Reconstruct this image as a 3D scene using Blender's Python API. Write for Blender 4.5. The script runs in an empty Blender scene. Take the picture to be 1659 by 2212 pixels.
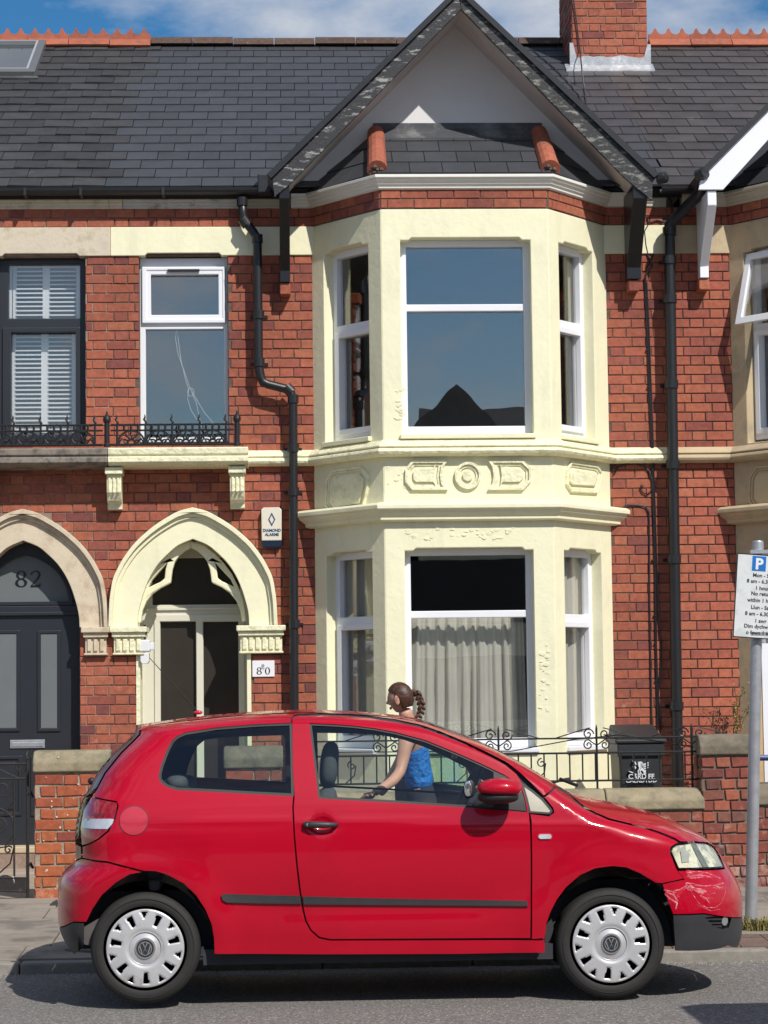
import bpy, bmesh, math, random
from mathutils import Vector, Matrix
from mathutils.geometry import tessellate_polygon, delaunay_2d_cdt
random.seed(7)
sc = bpy.context.scene
COL = sc.collection
PI = math.pi
# ------------------------------------------------------------------ camera
EYE = Vector((0.0, 0.0, 1.65)); FPX = 4920.0; IW, IH = 1659.0, 2212.0
YAW, PITCH, ROLL = math.radians(2.5), math.atan((1490-1106)/FPX), -0.0125
cam_d = bpy.data.cameras.new('camera'); cam = bpy.data.objects.new('camera', cam_d); COL.objects.link(cam)
cam_d.sensor_fit = 'HORIZONTAL'; cam_d.sensor_width = 36.0; cam_d.lens = 36.0*FPX/IW
cam_d.clip_start = 0.1; cam_d.clip_end = 2000
CR = (Matrix.Rotation(-YAW, 3, 'Z') @ Matrix.Rotation(PI/2+PITCH, 3, 'X') @ Matrix.Rotation(ROLL, 3, 'Z'))
cam.matrix_world = Matrix.Translation(EYE) @ CR.to_4x4()
sc.camera = cam
# ------------------------------------------------------------------ light
SUN = Vector((0.56, -1.0, 1.13)).normalized()
elev = math.asin(SUN.z)
world = bpy.data.worlds.new('World'); sc.world = world; world.use_nodes = True
wn, wl = world.node_tree.nodes, world.node_tree.links
wn.clear()
sky = wn.new('ShaderNodeTexSky'); sky.sky_type = 'NISHITA'; sky.sun_disc = False
sky.sun_elevation = elev; sky.sun_rotation = math.atan2(SUN.x, SUN.y)
sky.ozone_density = 2.2; sky.dust_density = 0.6; sky.air_density = 1.0
bg = wn.new('ShaderNodeBackground'); bg.inputs['Strength'].default_value = 0.075
wo = wn.new('ShaderNodeOutputWorld')
tc = wn.new('ShaderNodeTexCoord'); mp = wn.new('ShaderNodeMapping')
mp.inputs['Location'].default_value = (5.3, 4.1, 1.7); mp.inputs['Scale'].default_value = (1.0, 1.0, 2.2)
nz = wn.new('ShaderNodeTexNoise'); nz.inputs['Scale'].default_value = 4.6; nz.inputs['Detail'].default_value = 9; nz.inputs['Roughness'].default_value = 0.58
cr = wn.new('ShaderNodeValToRGB'); cr.color_ramp.elements[0].position = 0.45; cr.color_ramp.elements[1].position = 0.64
mx = wn.new('ShaderNodeMixRGB'); mx.inputs[2].default_value = (7.6, 7.9, 8.5, 1)
hs = wn.new('ShaderNodeHueSaturation'); hs.inputs['Saturation'].default_value = 1.42; hs.inputs['Value'].default_value = 1.12
wl.new(tc.outputs['Generated'], mp.inputs['Vector']); wl.new(mp.outputs[0], nz.inputs['Vector'])
wl.new(nz.outputs['Fac'], cr.inputs['Fac']); wl.new(cr.outputs['Color'], mx.inputs[0])
wl.new(sky.outputs[0], hs.inputs['Color']); wl.new(hs.outputs[0], mx.inputs[1])
wl.new(mx.outputs[0], bg.inputs['Color']); wl.new(bg.outputs[0], wo.inputs[0])
sd = bpy.data.lights.new('sun', 'SUN'); sun = bpy.data.objects.new('sun', sd); COL.objects.link(sun)
sd.energy = 4.1; sd.angle = math.radians(0.53); sd.color = (1.0, 0.955, 0.89)
sun.rotation_euler = SUN.to_track_quat('Z', 'Y').to_euler(); sun.location = (4, -6, 12)
sc.view_settings.view_transform = 'Standard'; sc.view_settings.look = 'None'
sc.view_settings.exposure = 0.14; sc.view_settings.gamma = 1.0; sc.view_settings.use_curve_mapping = False
sc.cycles.max_bounces = 8; sc.cycles.transparent_max_bounces = 16
sc.cycles.sample_clamp_indirect = 6.0

# ------------------------------------------------------------------ pixel -> place
def ray(px, py):
    d = Vector(((px-IW/2)/FPX, -(py-IH/2)/FPX, -1.0))
    return CR @ d
def P(px, py, Y):                      # a photo pixel on the vertical plane y = Y
    d = ray(px, py); return EYE + d*(Y/d.y)
def project(v):
    c = CR.transposed() @ (Vector(v)-EYE)
    return (IW/2 + FPX*c.x/-c.z, IH/2 - FPX*c.y/-c.z)
class Fr:                              # a vertical frame: u along, z up, d out of the surface
    def __init__(s, o, u, n): s.o = Vector(o); s.u = Vector(u).normalized(); s.n = Vector(n).normalized()
    def p(s, u, z, d=0.0): return Vector((s.o.x, s.o.y, 0)) + s.u*u + s.n*d + Vector((0, 0, z))
    def px(s, x, y, d=0.0):
        r = ray(x, y); o = s.o + s.n*d; o.z = 0
        t = (o-EYE).dot(s.n)/r.dot(s.n); q = EYE + r*t
        return ((q-s.o).dot(s.u), q.z)
    def u_(s, x, y, d=0.0): return s.px(x, y, d)[0]
    def z_(s, x, y, d=0.0): return s.px(x, y, d)[1]
    def rect(s, x0, y0, x1, y1, d=0.0):
        xm, ym = (x0+x1)/2, (y0+y1)/2
        return (s.u_(x0, ym, d), s.u_(x1, ym, d), s.z_(xm, y1, d), s.z_(xm, y0, d))   # u0,u1,z0,z1
F = 19.1; FB = 18.39
FA = Fr((0, F, 0), (1, 0, 0), (0, -1, 0))

# ------------------------------------------------------------------ objects
def root(name, loc, label=None, cat=None, group=None, kind=None):
    o = bpy.data.objects.new(name, None); COL.objects.link(o); o.location = loc
    o.empty_display_size = 0.2
    tag(o, label, cat, group, kind); return o
def tag(o, label=None, cat=None, group=None, kind=None):
    if label: o['label'] = label
    if cat: o['category'] = cat
    if group: o['group'] = group
    if kind: o['kind'] = kind
    return o
def attach(o, parent):
    if parent is None: return
    o.parent = parent
    if parent.parent is None: o.matrix_parent_inverse = Matrix.Translation(-Vector(parent.location))
def mesh_obj(name, me, mat, parent=None, smooth=False, bevel=0.0, seg=2, kind=None, label=None):
    if mat is not None and len(me.materials) == 0: me.materials.append(mat)
    o = bpy.data.objects.new(name, me); COL.objects.link(o)
    if smooth: me.polygons.foreach_set('use_smooth', [True]*len(me.polygons))
    if bevel:
        b = o.modifiers.new('b', 'BEVEL'); b.width = bevel; b.segments = seg; b.limit_method = 'ANGLE'; b.angle_limit = math.radians(35)
    attach(o, parent)
    if kind: o['kind'] = kind
    if label: o['label'] = label
    return o
class MB:
    def __init__(s): s.v = []; s.f = []
    def add(s, vs, fs):
        n = len(s.v); s.v += [tuple(v) for v in vs]; s.f += [tuple(i+n for i in f) for f in fs]; return s
    def box(s, a, b):
        x0, y0, z0 = a; x1, y1, z1 = b
        return s.add([(x0,y0,z0),(x1,y0,z0),(x1,y1,z0),(x0,y1,z0),(x0,y0,z1),(x1,y0,z1),(x1,y1,z1),(x0,y1,z1)],
                     [(0,3,2,1),(4,5,6,7),(0,1,5,4),(1,2,6,5),(2,3,7,6),(3,0,4,7)])
    def fbox(s, fr, u0, u1, z0, z1, d0, d1):       # box in a frame
        return s.add([fr.p(u,z,d) for d in (d1,d0) for (u,z) in ((u0,z0),(u1,z0),(u1,z1),(u0,z1))],
                     [(0,1,2,3),(7,6,5,4),(0,4,5,1),(1,5,6,2),(2,6,7,3),(3,7,4,0)])
    def prism(s, fr, outer, holes=(), d0=0.0, d1=0.1):
        loops = [list(outer)] + [list(h) for h in holes]
        tris = tessellate_polygon([[Vector((a,b,0)) for a,b in l] for l in loops])
        flat = [q for l in loops for q in l]; n = len(flat)
        vs = [fr.p(a,b,d1) for a,b in flat] + [fr.p(a,b,d0) for a,b in flat]
        fs = []
        for t in tris:
            (ax,ay),(bx,by),(cx,cy) = [flat[i] for i in t]
            cw = (bx-ax)*(cy-ay)-(by-ay)*(cx-ax) < 0
            t = tuple(reversed(t)) if cw else tuple(t)
            fs.append(t); fs.append(tuple(i+n for i in reversed(t)))
        k = 0
        for li, l in enumerate(loops):
            area = sum(l[i][0]*l[(i+1)%len(l)][1]-l[(i+1)%len(l)][0]*l[i][1] for i in range(len(l)))
            fwd = (area > 0) == (li == 0)
            for i in range(len(l)):
                a, b = k+i, k+(i+1)%len(l)
                fs.append((a+n, b+n, b, a) if fwd else (a, b, b+n, a+n))
            k += len(l)
        return s.add(vs, fs)
    def tube(s, pts, r, n=7, cap=True):
        pts = [Vector(p) for p in pts]; rr = r if isinstance(r, (list, tuple)) else [r]*len(pts)
        rings = []; up = Vector((0.123, 0.2, 0.97)); prev = None
        for i, p in enumerate(pts):
            a = pts[max(i-1,0)]; b = pts[min(i+1,len(pts)-1)]; t = (b-a)
            if t.length < 1e-9: t = Vector((0,0,1))
            t.normalize()
            if prev is None:
                e = up.cross(t)
                if e.length < .2: e = Vector((1,0,0)).cross(t)
            else: e = prev - t*prev.dot(t)
            e.normalize(); prev = e; g = t.cross(e)
            rings.append([p + (e*math.cos(2*PI*k/n) + g*math.sin(2*PI*k/n))*rr[i] for k in range(n)])
        vs = [v for q in rings for v in q]; fs = []
        for i in range(len(pts)-1):
            for k in range(n):
                a = i*n+k; b = i*n+(k+1)%n; fs.append((a, b, b+n, a+n))
        if cap: fs.append(tuple(range(n-1,-1,-1))); fs.append(tuple((len(pts)-1)*n+k for k in range(n)))
        return s.add(vs, fs)
    def sweep(s, path, prof, close_ends=True):     # path [(x,y)] in plan, prof [(out,z)]; out = right-hand (towards camera for +x runs)
        m = len(path); rings = []
        for i in range(m):
            p = Vector(path[i])
            ns = []
            for a, b in ((i-1,i),(i,i+1)):
                if a >= 0 and b < m:
                    t = (Vector(path[b])-Vector(path[a])).normalized(); ns.append(Vector((t.y,-t.x)))
            if len(ns) == 2:
                k = (ns[0]+ns[1]).normalized(); k = k/max(.3, k.dot(ns[0]))
            else: k = ns[0]
            rings.append([(p.x+k.x*o, p.y+k.y*o, z) for o, z in prof])
        n = len(prof); vs = [v for q in rings for v in q]; fs = []
        for i in range(m-1):
            for k in range(n):
                a = i*n+k; b = i*n+(k+1)%n; fs.append((a, a+n, b+n, b))
        if close_ends: fs.append(tuple(range(n))); fs.append(tuple((m-1)*n+k for k in range(n-1,-1,-1)))
        return s.add(vs, fs)
    def lathe(s, c, prof, n=16, axis='z'):
        vs = []; fs = []
        for r, h in prof:
            for k in range(n):
                a = 2*PI*k/n
                if axis == 'z': vs.append((c[0]+r*math.cos(a), c[1]+r*math.sin(a), c[2]+h))
                else: vs.append((c[0]+r*math.cos(a), c[1]-h, c[2]+r*math.sin(a)))
        m = len(prof)
        for i in range(m-1):
            for k in range(n):
                a = i*n+k; b = i*n+(k+1)%n; fs.append((a, b, b+n, a+n))
        fs.append(tuple(range(n-1,-1,-1))); fs.append(tuple((m-1)*n+k for k in range(n)))
        return s.add(vs, fs)
    def mesh(s, name='m', fix=True):
        me = bpy.data.meshes.new(name); me.from_pydata(s.v, [], s.f); me.update()
        if fix:
            bm = bmesh.new(); bm.from_mesh(me); bmesh.ops.recalc_face_normals(bm, faces=bm.faces); bm.to_mesh(me); bm.free()
        return me
    def obj(s, name, mat, parent=None, smooth=False, bevel=0.0, seg=2, kind=None, label=None, fix=True):
        return mesh_obj(name, s.mesh(name, fix), mat, parent, smooth, bevel, seg, kind, label)
def copy_tree(o, parent=None):
    c = o.copy(); COL.objects.link(c)
    if parent is not None: c.parent = parent
    for ch in list(o.children): copy_tree(ch, c)
    return c

# ------------------------------------------------------------------ materials
_M = {}
def N(nt, t, **kw):
    n = nt.nodes.new(t)
    for k, v in kw.items(): setattr(n, k, v)
    return n
def mat(name, col, rough=.6, var=.12, scale=6, bump=0., bscale=80, metal=0., coat=0., rnd=0., spec=.5, col2=None, c2s=3., c2t=(.5,.62), c2map=None, bdist=.004, trans=0.):
    if name in _M: return _M[name]
    m = bpy.data.materials.new(name); m.use_nodes = True; nt = m.node_tree; L = nt.links
    b = nt.nodes['Principled BSDF']
    b.inputs['Roughness'].default_value = rough; b.inputs['Metallic'].default_value = metal
    b.inputs['Coat Weight'].default_value = coat; b.inputs['Coat Roughness'].default_value = .055
    b.inputs['Specular IOR Level'].default_value = spec
    if trans: b.inputs['Transmission Weight'].default_value = trans
    g = N(nt, 'ShaderNodeNewGeometry')
    n1 = N(nt, 'ShaderNodeTexNoise'); n1.inputs['Scale'].default_value = scale; n1.inputs['Detail'].default_value = 6; n1.inputs['Roughness'].default_value = .65
    L.new(g.outputs['Position'], n1.inputs['Vector'])
    mr = N(nt, 'ShaderNodeMapRange'); mr.inputs[1].default_value = .28; mr.inputs[2].default_value = .72
    mr.inputs[3].default_value = 1-var; mr.inputs[4].default_value = 1+var
    L.new(n1.outputs['Fac'], mr.inputs[0])
    fac = mr.outputs[0]
    if rnd:
        oi = N(nt, 'ShaderNodeObjectInfo')
        ad = N(nt, 'ShaderNodeMath', operation='ADD'); L.new(oi.outputs['Random'], ad.inputs[0]); L.new(g.outputs['Random Per Island'], ad.inputs[1])
        fr = N(nt, 'ShaderNodeMath', operation='FRACT'); L.new(ad.outputs[0], fr.inputs[0])
        m2 = N(nt, 'ShaderNodeMapRange'); m2.inputs[3].default_value = 1-rnd; m2.inputs[4].default_value = 1+rnd
        L.new(fr.outputs[0], m2.inputs[0])
        mu = N(nt, 'ShaderNodeMath', operation='MULTIPLY'); L.new(fac, mu.inputs[0]); L.new(m2.outputs[0], mu.inputs[1]); fac = mu.outputs[0]
    base = N(nt, 'ShaderNodeRGB'); base.outputs[0].default_value = (*col, 1); cout = base.outputs[0]
    if col2:
        n2 = N(nt, 'ShaderNodeTexNoise'); n2.inputs['Scale'].default_value = c2s; n2.inputs['Detail'].default_value = 8; n2.inputs['Roughness'].default_value = .7
        if c2map:
            mpn = N(nt, 'ShaderNodeMapping'); mpn.inputs['Rotation'].default_value = c2map[0]; mpn.inputs['Scale'].default_value = c2map[1]
            L.new(g.outputs['Position'], mpn.inputs[0]); L.new(mpn.outputs[0], n2.inputs['Vector'])
        else: L.new(g.outputs['Position'], n2.inputs['Vector'])
        r2 = N(nt, 'ShaderNodeMapRange'); r2.inputs[1].default_value = c2t[0]; r2.inputs[2].default_value = c2t[1]
        L.new(n2.outputs['Fac'], r2.inputs[0])
        mc = N(nt, 'ShaderNodeMixRGB'); L.new(r2.outputs[0], mc.inputs[0]); L.new(cout, mc.inputs[1]); mc.inputs[2].default_value = (*col2, 1); cout = mc.outputs[0]
    vm = N(nt, 'ShaderNodeVectorMath', operation='SCALE'); L.new(cout, vm.inputs[0]); L.new(fac, vm.inputs['Scale'])
    L.new(vm.outputs[0], b.inputs['Base Color'])
    if bump:
        n3 = N(nt, 'ShaderNodeTexNoise'); n3.inputs['Scale'].default_value = bscale; n3.inputs['Detail'].default_value = 5
        L.new(g.outputs['Position'], n3.inputs['Vector'])
        bp = N(nt, 'ShaderNodeBump'); bp.inputs['Strength'].default_value = bump; bp.inputs['Distance'].default_value = bdist
        L.new(n3.outputs['Fac'], bp.inputs['Height']); L.new(bp.outputs[0], b.inputs['Normal'])
    _M[name] = m; return m
def brick_mat(name, stops, stain=.0, stain_z=1.6, soot=0.):
    m = bpy.data.materials.new(name); m.use_nodes = True; nt = m.node_tree; L = nt.links
    b = nt.nodes['Principled BSDF']; b.inputs['Roughness'].default_value = .8; b.inputs['Specular IOR Level'].default_value = .3
    g = N(nt, 'ShaderNodeNewGeometry'); oi = N(nt, 'ShaderNodeObjectInfo')
    ad = N(nt, 'ShaderNodeMath', operation='ADD'); L.new(oi.outputs['Random'], ad.inputs[0]); L.new(g.outputs['Random Per Island'], ad.inputs[1])
    fr = N(nt, 'ShaderNodeMath', operation='FRACT'); L.new(ad.outputs[0], fr.inputs[0])
    rp = N(nt, 'ShaderNodeValToRGB'); e = rp.color_ramp.elements
    for i, (p, c) in enumerate(stops):
        q = e[i] if i < 2 else e.new(p)
        q.position = p; q.color = (*c, 1)
    L.new(fr.outputs[0], rp.inputs[0])
    n1 = N(nt, 'ShaderNodeTexNoise'); n1.inputs['Scale'].default_value = 22; n1.inputs['Detail'].default_value = 8; n1.inputs['Roughness'].default_value = .7
    L.new(g.outputs['Position'], n1.inputs['Vector'])
    mr = N(nt, 'ShaderNodeMapRange'); mr.inputs[1].default_value = .3; mr.inputs[2].default_value = .7; mr.inputs[3].default_value = .72; mr.inputs[4].default_value = 1.25
    L.new(n1.outputs['Fac'], mr.inputs[0])
    n4 = N(nt, 'ShaderNodeTexNoise'); n4.inputs['Scale'].default_value = 1.7; n4.inputs['Detail'].default_value = 7; n4.inputs['Roughness'].default_value = .7; L.new(g.outputs['Position'], n4.inputs['Vector'])
    mr4 = N(nt, 'ShaderNodeMapRange'); mr4.inputs[1].default_value = .35; mr4.inputs[2].default_value = .62; mr4.inputs[3].default_value = .80; mr4.inputs[4].default_value = 1.08; L.new(n4.outputs['Fac'], mr4.inputs[0])
    mm4 = N(nt, 'ShaderNodeMath', operation='MULTIPLY'); L.new(mr.outputs[0], mm4.inputs[0]); L.new(mr4.outputs[0], mm4.inputs[1])
    vm = N(nt, 'ShaderNodeVectorMath', operation='SCALE'); L.new(rp.outputs[0], vm.inputs[0]); L.new(mm4.outputs[0], vm.inputs['Scale'])
    # pale salts: scattered patches, more of them near the ground
    sx = N(nt, 'ShaderNodeSeparateXYZ'); L.new(g.outputs['Position'], sx.inputs[0])
    hz = N(nt, 'ShaderNodeMapRange'); hz.inputs[1].default_value = stain_z; hz.inputs[2].default_value = .2; hz.inputs[3].default_value = .0; hz.inputs[4].default_value = .17
    L.new(sx.outputs['Z'], hz.inputs[0])
    n2 = N(nt, 'ShaderNodeTexNoise'); n2.inputs['Scale'].default_value = 5.5; n2.inputs['Detail'].default_value = 9; n2.inputs['Roughness'].default_value = .75
    L.new(g.outputs['Position'], n2.inputs['Vector'])
    a2 = N(nt, 'ShaderNodeMath', operation='ADD'); L.new(n2.outputs['Fac'], a2.inputs[0]); L.new(hz.outputs[0], a2.inputs[1])
    r2 = N(nt, 'ShaderNodeMapRange'); r2.inputs[1].default_value = .64; r2.inputs[2].default_value = .78; r2.inputs[4].default_value = stain
    L.new(a2.outputs[0], r2.inputs[0])
    mc = N(nt, 'ShaderNodeMixRGB'); L.new(r2.outputs[0], mc.inputs[0]); L.new(vm.outputs[0], mc.inputs[1]); mc.inputs[2].default_value = (.52, .38, .32, 1)
    L.new(mc.outputs[0], b.inputs['Base Color'])
    n3 = N(nt, 'ShaderNodeTexNoise'); n3.inputs['Scale'].default_value = 90; n3.inputs['Detail'].default_value = 6; L.new(g.outputs['Position'], n3.inputs['Vector'])
    bp = N(nt, 'ShaderNodeBump'); bp.inputs['Strength'].default_value = .5; bp.inputs['Distance'].default_value = .004
    L.new(n3.outputs['Fac'], bp.inputs['Height']); L.new(bp.outputs[0], b.inputs['Normal'])
    return m
def glass_mat(name, tint=(.85,.9,.88), refl=.12, rough=.0, wob=0.0):
    m = bpy.data.materials.new(name); m.use_nodes = True; nt = m.node_tree; L = nt.links; nt.nodes.clear()
    o = N(nt, 'ShaderNodeOutputMaterial'); t = N(nt, 'ShaderNodeBsdfTransparent'); t.inputs[0].default_value = (*tint, 1)
    gl = N(nt, 'ShaderNodeBsdfGlossy'); gl.inputs['Roughness'].default_value = rough
    lw = N(nt, 'ShaderNodeLayerWeight'); lw.inputs['Blend'].default_value = .5
    pw = N(nt, 'ShaderNodeMath', operation='POWER'); pw.inputs[1].default_value = 4.5; L.new(lw.outputs['Facing'], pw.inputs[0])
    mr = N(nt, 'ShaderNodeMapRange'); mr.inputs[3].default_value = refl; mr.inputs[4].default_value = .95
    L.new(pw.outputs[0], mr.inputs[0])
    mix = N(nt, 'ShaderNodeMixShader'); L.new(mr.outputs[0], mix.inputs[0]); L.new(t.outputs[0], mix.inputs[1]); L.new(gl.outputs[0], mix.inputs[2]); L.new(mix.outputs[0], o.inputs[0])
    if wob:
        g = N(nt, 'ShaderNodeNewGeometry'); n = N(nt, 'ShaderNodeTexNoise'); n.inputs['Scale'].default_value = 1.6; L.new(g.outputs['Position'], n.inputs['Vector'])
        bp = N(nt, 'ShaderNodeBump'); bp.inputs['Strength'].default_value = wob; bp.inputs['Distance'].default_value = .02
        L.new(n.outputs['Fac'], bp.inputs['Height']); L.new(bp.outputs[0], gl.inputs['Normal'])
    return m
RED = [(0,(.36,.103,.062)),(1,(.30,.084,.058)),(.2,(.385,.120,.068)),(.45,(.335,.098,.060)),(.6,(.40,.135,.075)),(.74,(.26,.075,.056)),(.85,(.35,.104,.062)),(.94,(.19,.060,.054))]
ORG = [(0,(.42,.12,.052)),(1,(.30,.075,.045)),(.3,(.46,.135,.055)),(.55,(.36,.095,.05)),(.75,(.42,.11,.05)),(.9,(.28,.07,.045))]
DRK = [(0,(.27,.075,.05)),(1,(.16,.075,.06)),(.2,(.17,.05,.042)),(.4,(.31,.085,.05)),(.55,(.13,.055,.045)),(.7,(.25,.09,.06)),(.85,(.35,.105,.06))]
M_brick = brick_mat('red_brick', RED, .55, 1.9); M_brick78 = brick_mat('smooth_red_brick', [(p,(c[0]*1.06,c[1]*1.05,c[2]*1.05)) for p,c in RED if p not in (.94,)], .4, 1.3)
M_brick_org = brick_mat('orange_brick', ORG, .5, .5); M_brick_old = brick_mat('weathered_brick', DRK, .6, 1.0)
M_mort = mat('grey_mortar', (.125,.080,.060), .9, .3, 30, .6, 120)
M_mort78 = mat('dark_mortar', (.055,.045,.042), .9, .2, 30, .4, 120)
M_mort_pale = mat('pale_mortar', (.27,.19,.145), .95, .4, 9, .8, 120)
M_cream = mat('cream_masonry_paint', (.83,.80,.555), .55, .045, 2.5, .42, 19, col2=(.69,.66,.46), c2s=5., c2t=(.52,.80), c2map=((0,0,0),(1,1,.22)), bdist=.007)
M_cream_peel = mat('flaking_cream_paint', (.82,.79,.545), .55, .05, 9, .95, 22, col2=(.70,.67,.45), c2s=14, c2t=(.52,.6), bdist=.014)
M_stone78 = mat('bare_bath_stone', (.50,.40,.255), .85, .12, 3, .5, 50, col2=(.36,.30,.21), c2s=2.4, c2t=(.5,.68))
M_stone82 = mat('mottled_stone', (.62,.54,.42), .85, .15, 5, .6, 40, col2=(.38,.34,.22), c2s=5., c2t=(.52,.66))
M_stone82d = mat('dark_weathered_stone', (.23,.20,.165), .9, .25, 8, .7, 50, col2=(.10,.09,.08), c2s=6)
M_arch82 = mat('tan_arch_stone', (.62,.53,.39), .85, .10, 6, .4, 60, col2=(.50,.39,.27), c2s=5.)
M_coping = mat('sandstone_coping', (.30,.25,.16), .92, .2, 8, .7, 60, col2=(.17,.155,.10), c2s=5., c2t=(.45,.62))
M_coping2 = mat('grey_green_coping', (.19,.16,.115), .92, .2, 8, .7, 60, col2=(.115,.10,.075), c2s=5., c2t=(.45,.62))
M_corn_g = mat('grey_cornice_paint', (.50,.48,.45), .7, .12, 8, .3, 60, col2=(.30,.28,.25), c2s=9., c2t=(.55,.63))
M_corn_w = mat('white_cornice_paint', (.78,.77,.70), .5, .05, 6, .2, 50)
M_corn_b = mat('buff_cornice_paint', (.52,.49,.38), .6, .08, 6, .2, 50)
M_slate = mat('grey_slate', (.052,.054,.060), .48, .14, 5, .25, 60, rnd=.10, spec=.4)
M_slate_old = mat('old_slate', (.043,.042,.043), .62, .22, 7, .5, 60, rnd=.26, col2=(.125,.10,.09), c2s=2.6, c2t=(.64,.72), spec=.4)
M_slate78 = mat('brown_grey_slate', (.062,.055,.054), .5, .2, 6, .4, 60, rnd=.18, col2=(.15,.14,.12), c2s=3., c2t=(.66,.75), spec=.4)
M_terra = mat('terracotta', (.36,.105,.058), .8, .18, 12, .4, 70, col2=(.22,.085,.055), c2s=9, c2t=(.52,.66), rnd=.12)
M_terra_old = mat('mossy_terracotta', (.085,.052,.040), .9, .35, 20, .6, 80, col2=(.22,.17,.13), c2s=22, c2t=(.58,.70), rnd=.12)
M_lead = mat('lead_flashing', (.42,.43,.45), .38, .2, 14, .4, 40, metal=.35, col2=(.62,.62,.62), c2s=10)
M_lead_d = mat('dark_lead', (.055,.058,.065), .6, .2, 9, .3, 40, col2=(.20,.20,.20), c2s=2.8, c2t=(.5,.7))
M_iron = mat('black_iron', (.013,.013,.015), .42, .2, 30, .3, 90)
M_rust = mat('rusty_black_iron', (.02,.017,.016), .6, .3, 30, .4, 90, col2=(.09,.04,.025), c2s=14, c2t=(.6,.7))
M_pipe = mat('black_pipe', (.014,.014,.016), .38, .1, 10, .15, 60)
M_gutter = mat('dark_gutter', (.018,.019,.022), .4, .15, 10, .1, 60)
M_bargeL = mat('flaking_black_paint', (.022,.023,.027), .6, .2, 20, .8, 60, col2=(.30,.30,.29), c2s=16, c2t=(.545,.60), c2map=((0,math.radians(-46),0),(.40,1,1.5)))
M_bargeR = mat('worn_black_paint', (.022,.023,.025), .6, .2, 20, .8, 60, col2=(.26,.25,.22), c2s=18, c2t=(.52,.62), c2map=((0,math.radians(44),0),(.45,1,1.3)))
M_black = mat('black_gloss_paint', (.012,.012,.014), .3, .1, 8)
M_upvc = mat('white_upvc', (.80,.81,.84), .28, .02, 3)
M_upvc_w = mat('bright_white_board', (.84,.85,.90), .35, .02, 3)
M_soffit = mat('pale_soffit_paint', (.62,.57,.53), .7, .07, 2.5, .15, 30, col2=(.50,.45,.42), c2s=1.5)
M_render = mat('white_gable_render', (.70,.70,.70), .7, .05, 1.6, .2, 20)
M_dkframe = mat('anthracite_frame', (.024,.027,.034), .35, .05, 4)
M_door82 = mat('anthracite_door', (.021,.024,.031), .38, .06, 4, .06, 60)
M_frost = mat('frosted_glass', (.15,.165,.17), .22, .05, 4)
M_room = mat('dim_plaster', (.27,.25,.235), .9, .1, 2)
M_hallglass = mat('porch_glass_dim_hall', (.040,.034,.028), .12, .15, 3, coat=.3)  # opaque brown panes, the dim hall behind put into their colour
M_glass = glass_mat('window_glass', (.90,.92,.92), .24, wob=.03)
M_glass_lo = glass_mat('lower_window_glass', (.975,.98,.97), .15, wob=.03)
M_curt = mat('grey_curtain', (.60,.58,.53), .9, .06, 4)
M_net = mat('pale_curtain', (.42,.40,.36), .9, .06, 4)
M_shut = mat('white_shutter', (.80,.81,.84), .5, .02, 4)
M_asph = mat('asphalt', (.165,.152,.140), .92, .30, 22, 1.0, 90, col2=(.40,.375,.34), c2s=62, c2t=(.535,.60), bdist=.012)
M_pave = mat('paving_stone', (.27,.235,.19), .9, .14, 12, .5, 140, rnd=.09, col2=(.15,.13,.11), c2s=3.)
M_kerb = mat('kerb_stone', (.25,.23,.20), .9, .2, 20, .6, 140, rnd=.08)
M_joint = mat('sandy_joint', (.13,.112,.09), .95, .3, 30)
M_soil = mat('garden_concrete', (.33,.27,.21), .95, .18, 12, .6, 90)
M_alu = mat('galvanised_steel', (.42,.43,.45), .42, .16, 16, .2, 60, metal=.55)
# ------------------------------------------------------------------ pieces laid in courses
def clip_iv(ivs, a, b):
    out = []
    for x0, x1 in ivs:
        if b <= x0 or a >= x1: out.append((x0, x1)); continue
        if a > x0: out.append((x0, a))
        if b < x1: out.append((b, x1))
    return out
def rect_hole(u0, u1, z0, z1):
    return lambda a, b: (u0, u1) if (b > z0+.012 and a < z1-.012) else None
def brick_rects(u0, u1, z0, z1, pitch, holes, S=.2245, H=.1085, j=.0085, bond='flemish', off=0.0, jit=0.0, origin=None):
    out = []; rows = int(round((z1-z0)/pitch)); pitch = (z1-z0)/rows
    for r in range(rows):
        a = z0+r*pitch; b = a+pitch; ivs = [(u0, u1)]
        for h in holes:
            q = h(a, b)
            if q: ivs = clip_iv(ivs, *q)
        rng = random.Random(int(off*977)+r*31+5)
        if bond == 'flemish': period = [(S),(H)]; start = (u0 if origin is None else origin)-.6+off+(0 if r % 2 else (S+H)/2+j+.0)
        elif bond == 'mixed': period = [S,S,H] if r % 3 else [H]*3; start = u0-.6+off+rng.random()*.3
        else: period = [S]; start = u0-.6+off+(0 if r % 2 else (S+j)/2)
        x = start; k = 0
        cells = []
        while x < u1:
            w = period[k % len(period)]*(1+rng.uniform(-jit, jit)); cells.append((x, x+w)); x += w+j; k += 1
        for i0, i1 in ivs:
            row = []
            for c0, c1 in cells:
                a0 = max(c0, i0+.002); a1 = min(c1, i1-.002)
                if a1-a0 > .028: row.append((a0, a1, a+j*.5, b-j*.5))
            out += row
    return out
def backing(mb, fr, u0, u1, z0, z1, pitch, holes, depth=.20):
    rows = int(round((z1-z0)/pitch)); pitch = (z1-z0)/rows; cur = None
    def flush(c):
        for a, b in c[0]: mb.fbox(fr, a, b, c[1], c[2], -depth, 0)
    for r in range(rows):
        a = z0+r*pitch; b = a+pitch; ivs = [(u0, u1)]
        for h in holes:
            q = h(a, b)
            if q: ivs = clip_iv(ivs, *q)
        ivs = tuple(ivs)
        if cur and cur[0] == ivs: cur = (ivs, cur[1], b)
        else:
            if cur: flush(cur)
            cur = (ivs, a, b)
    if cur: flush(cur)
_bm = {}
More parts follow.
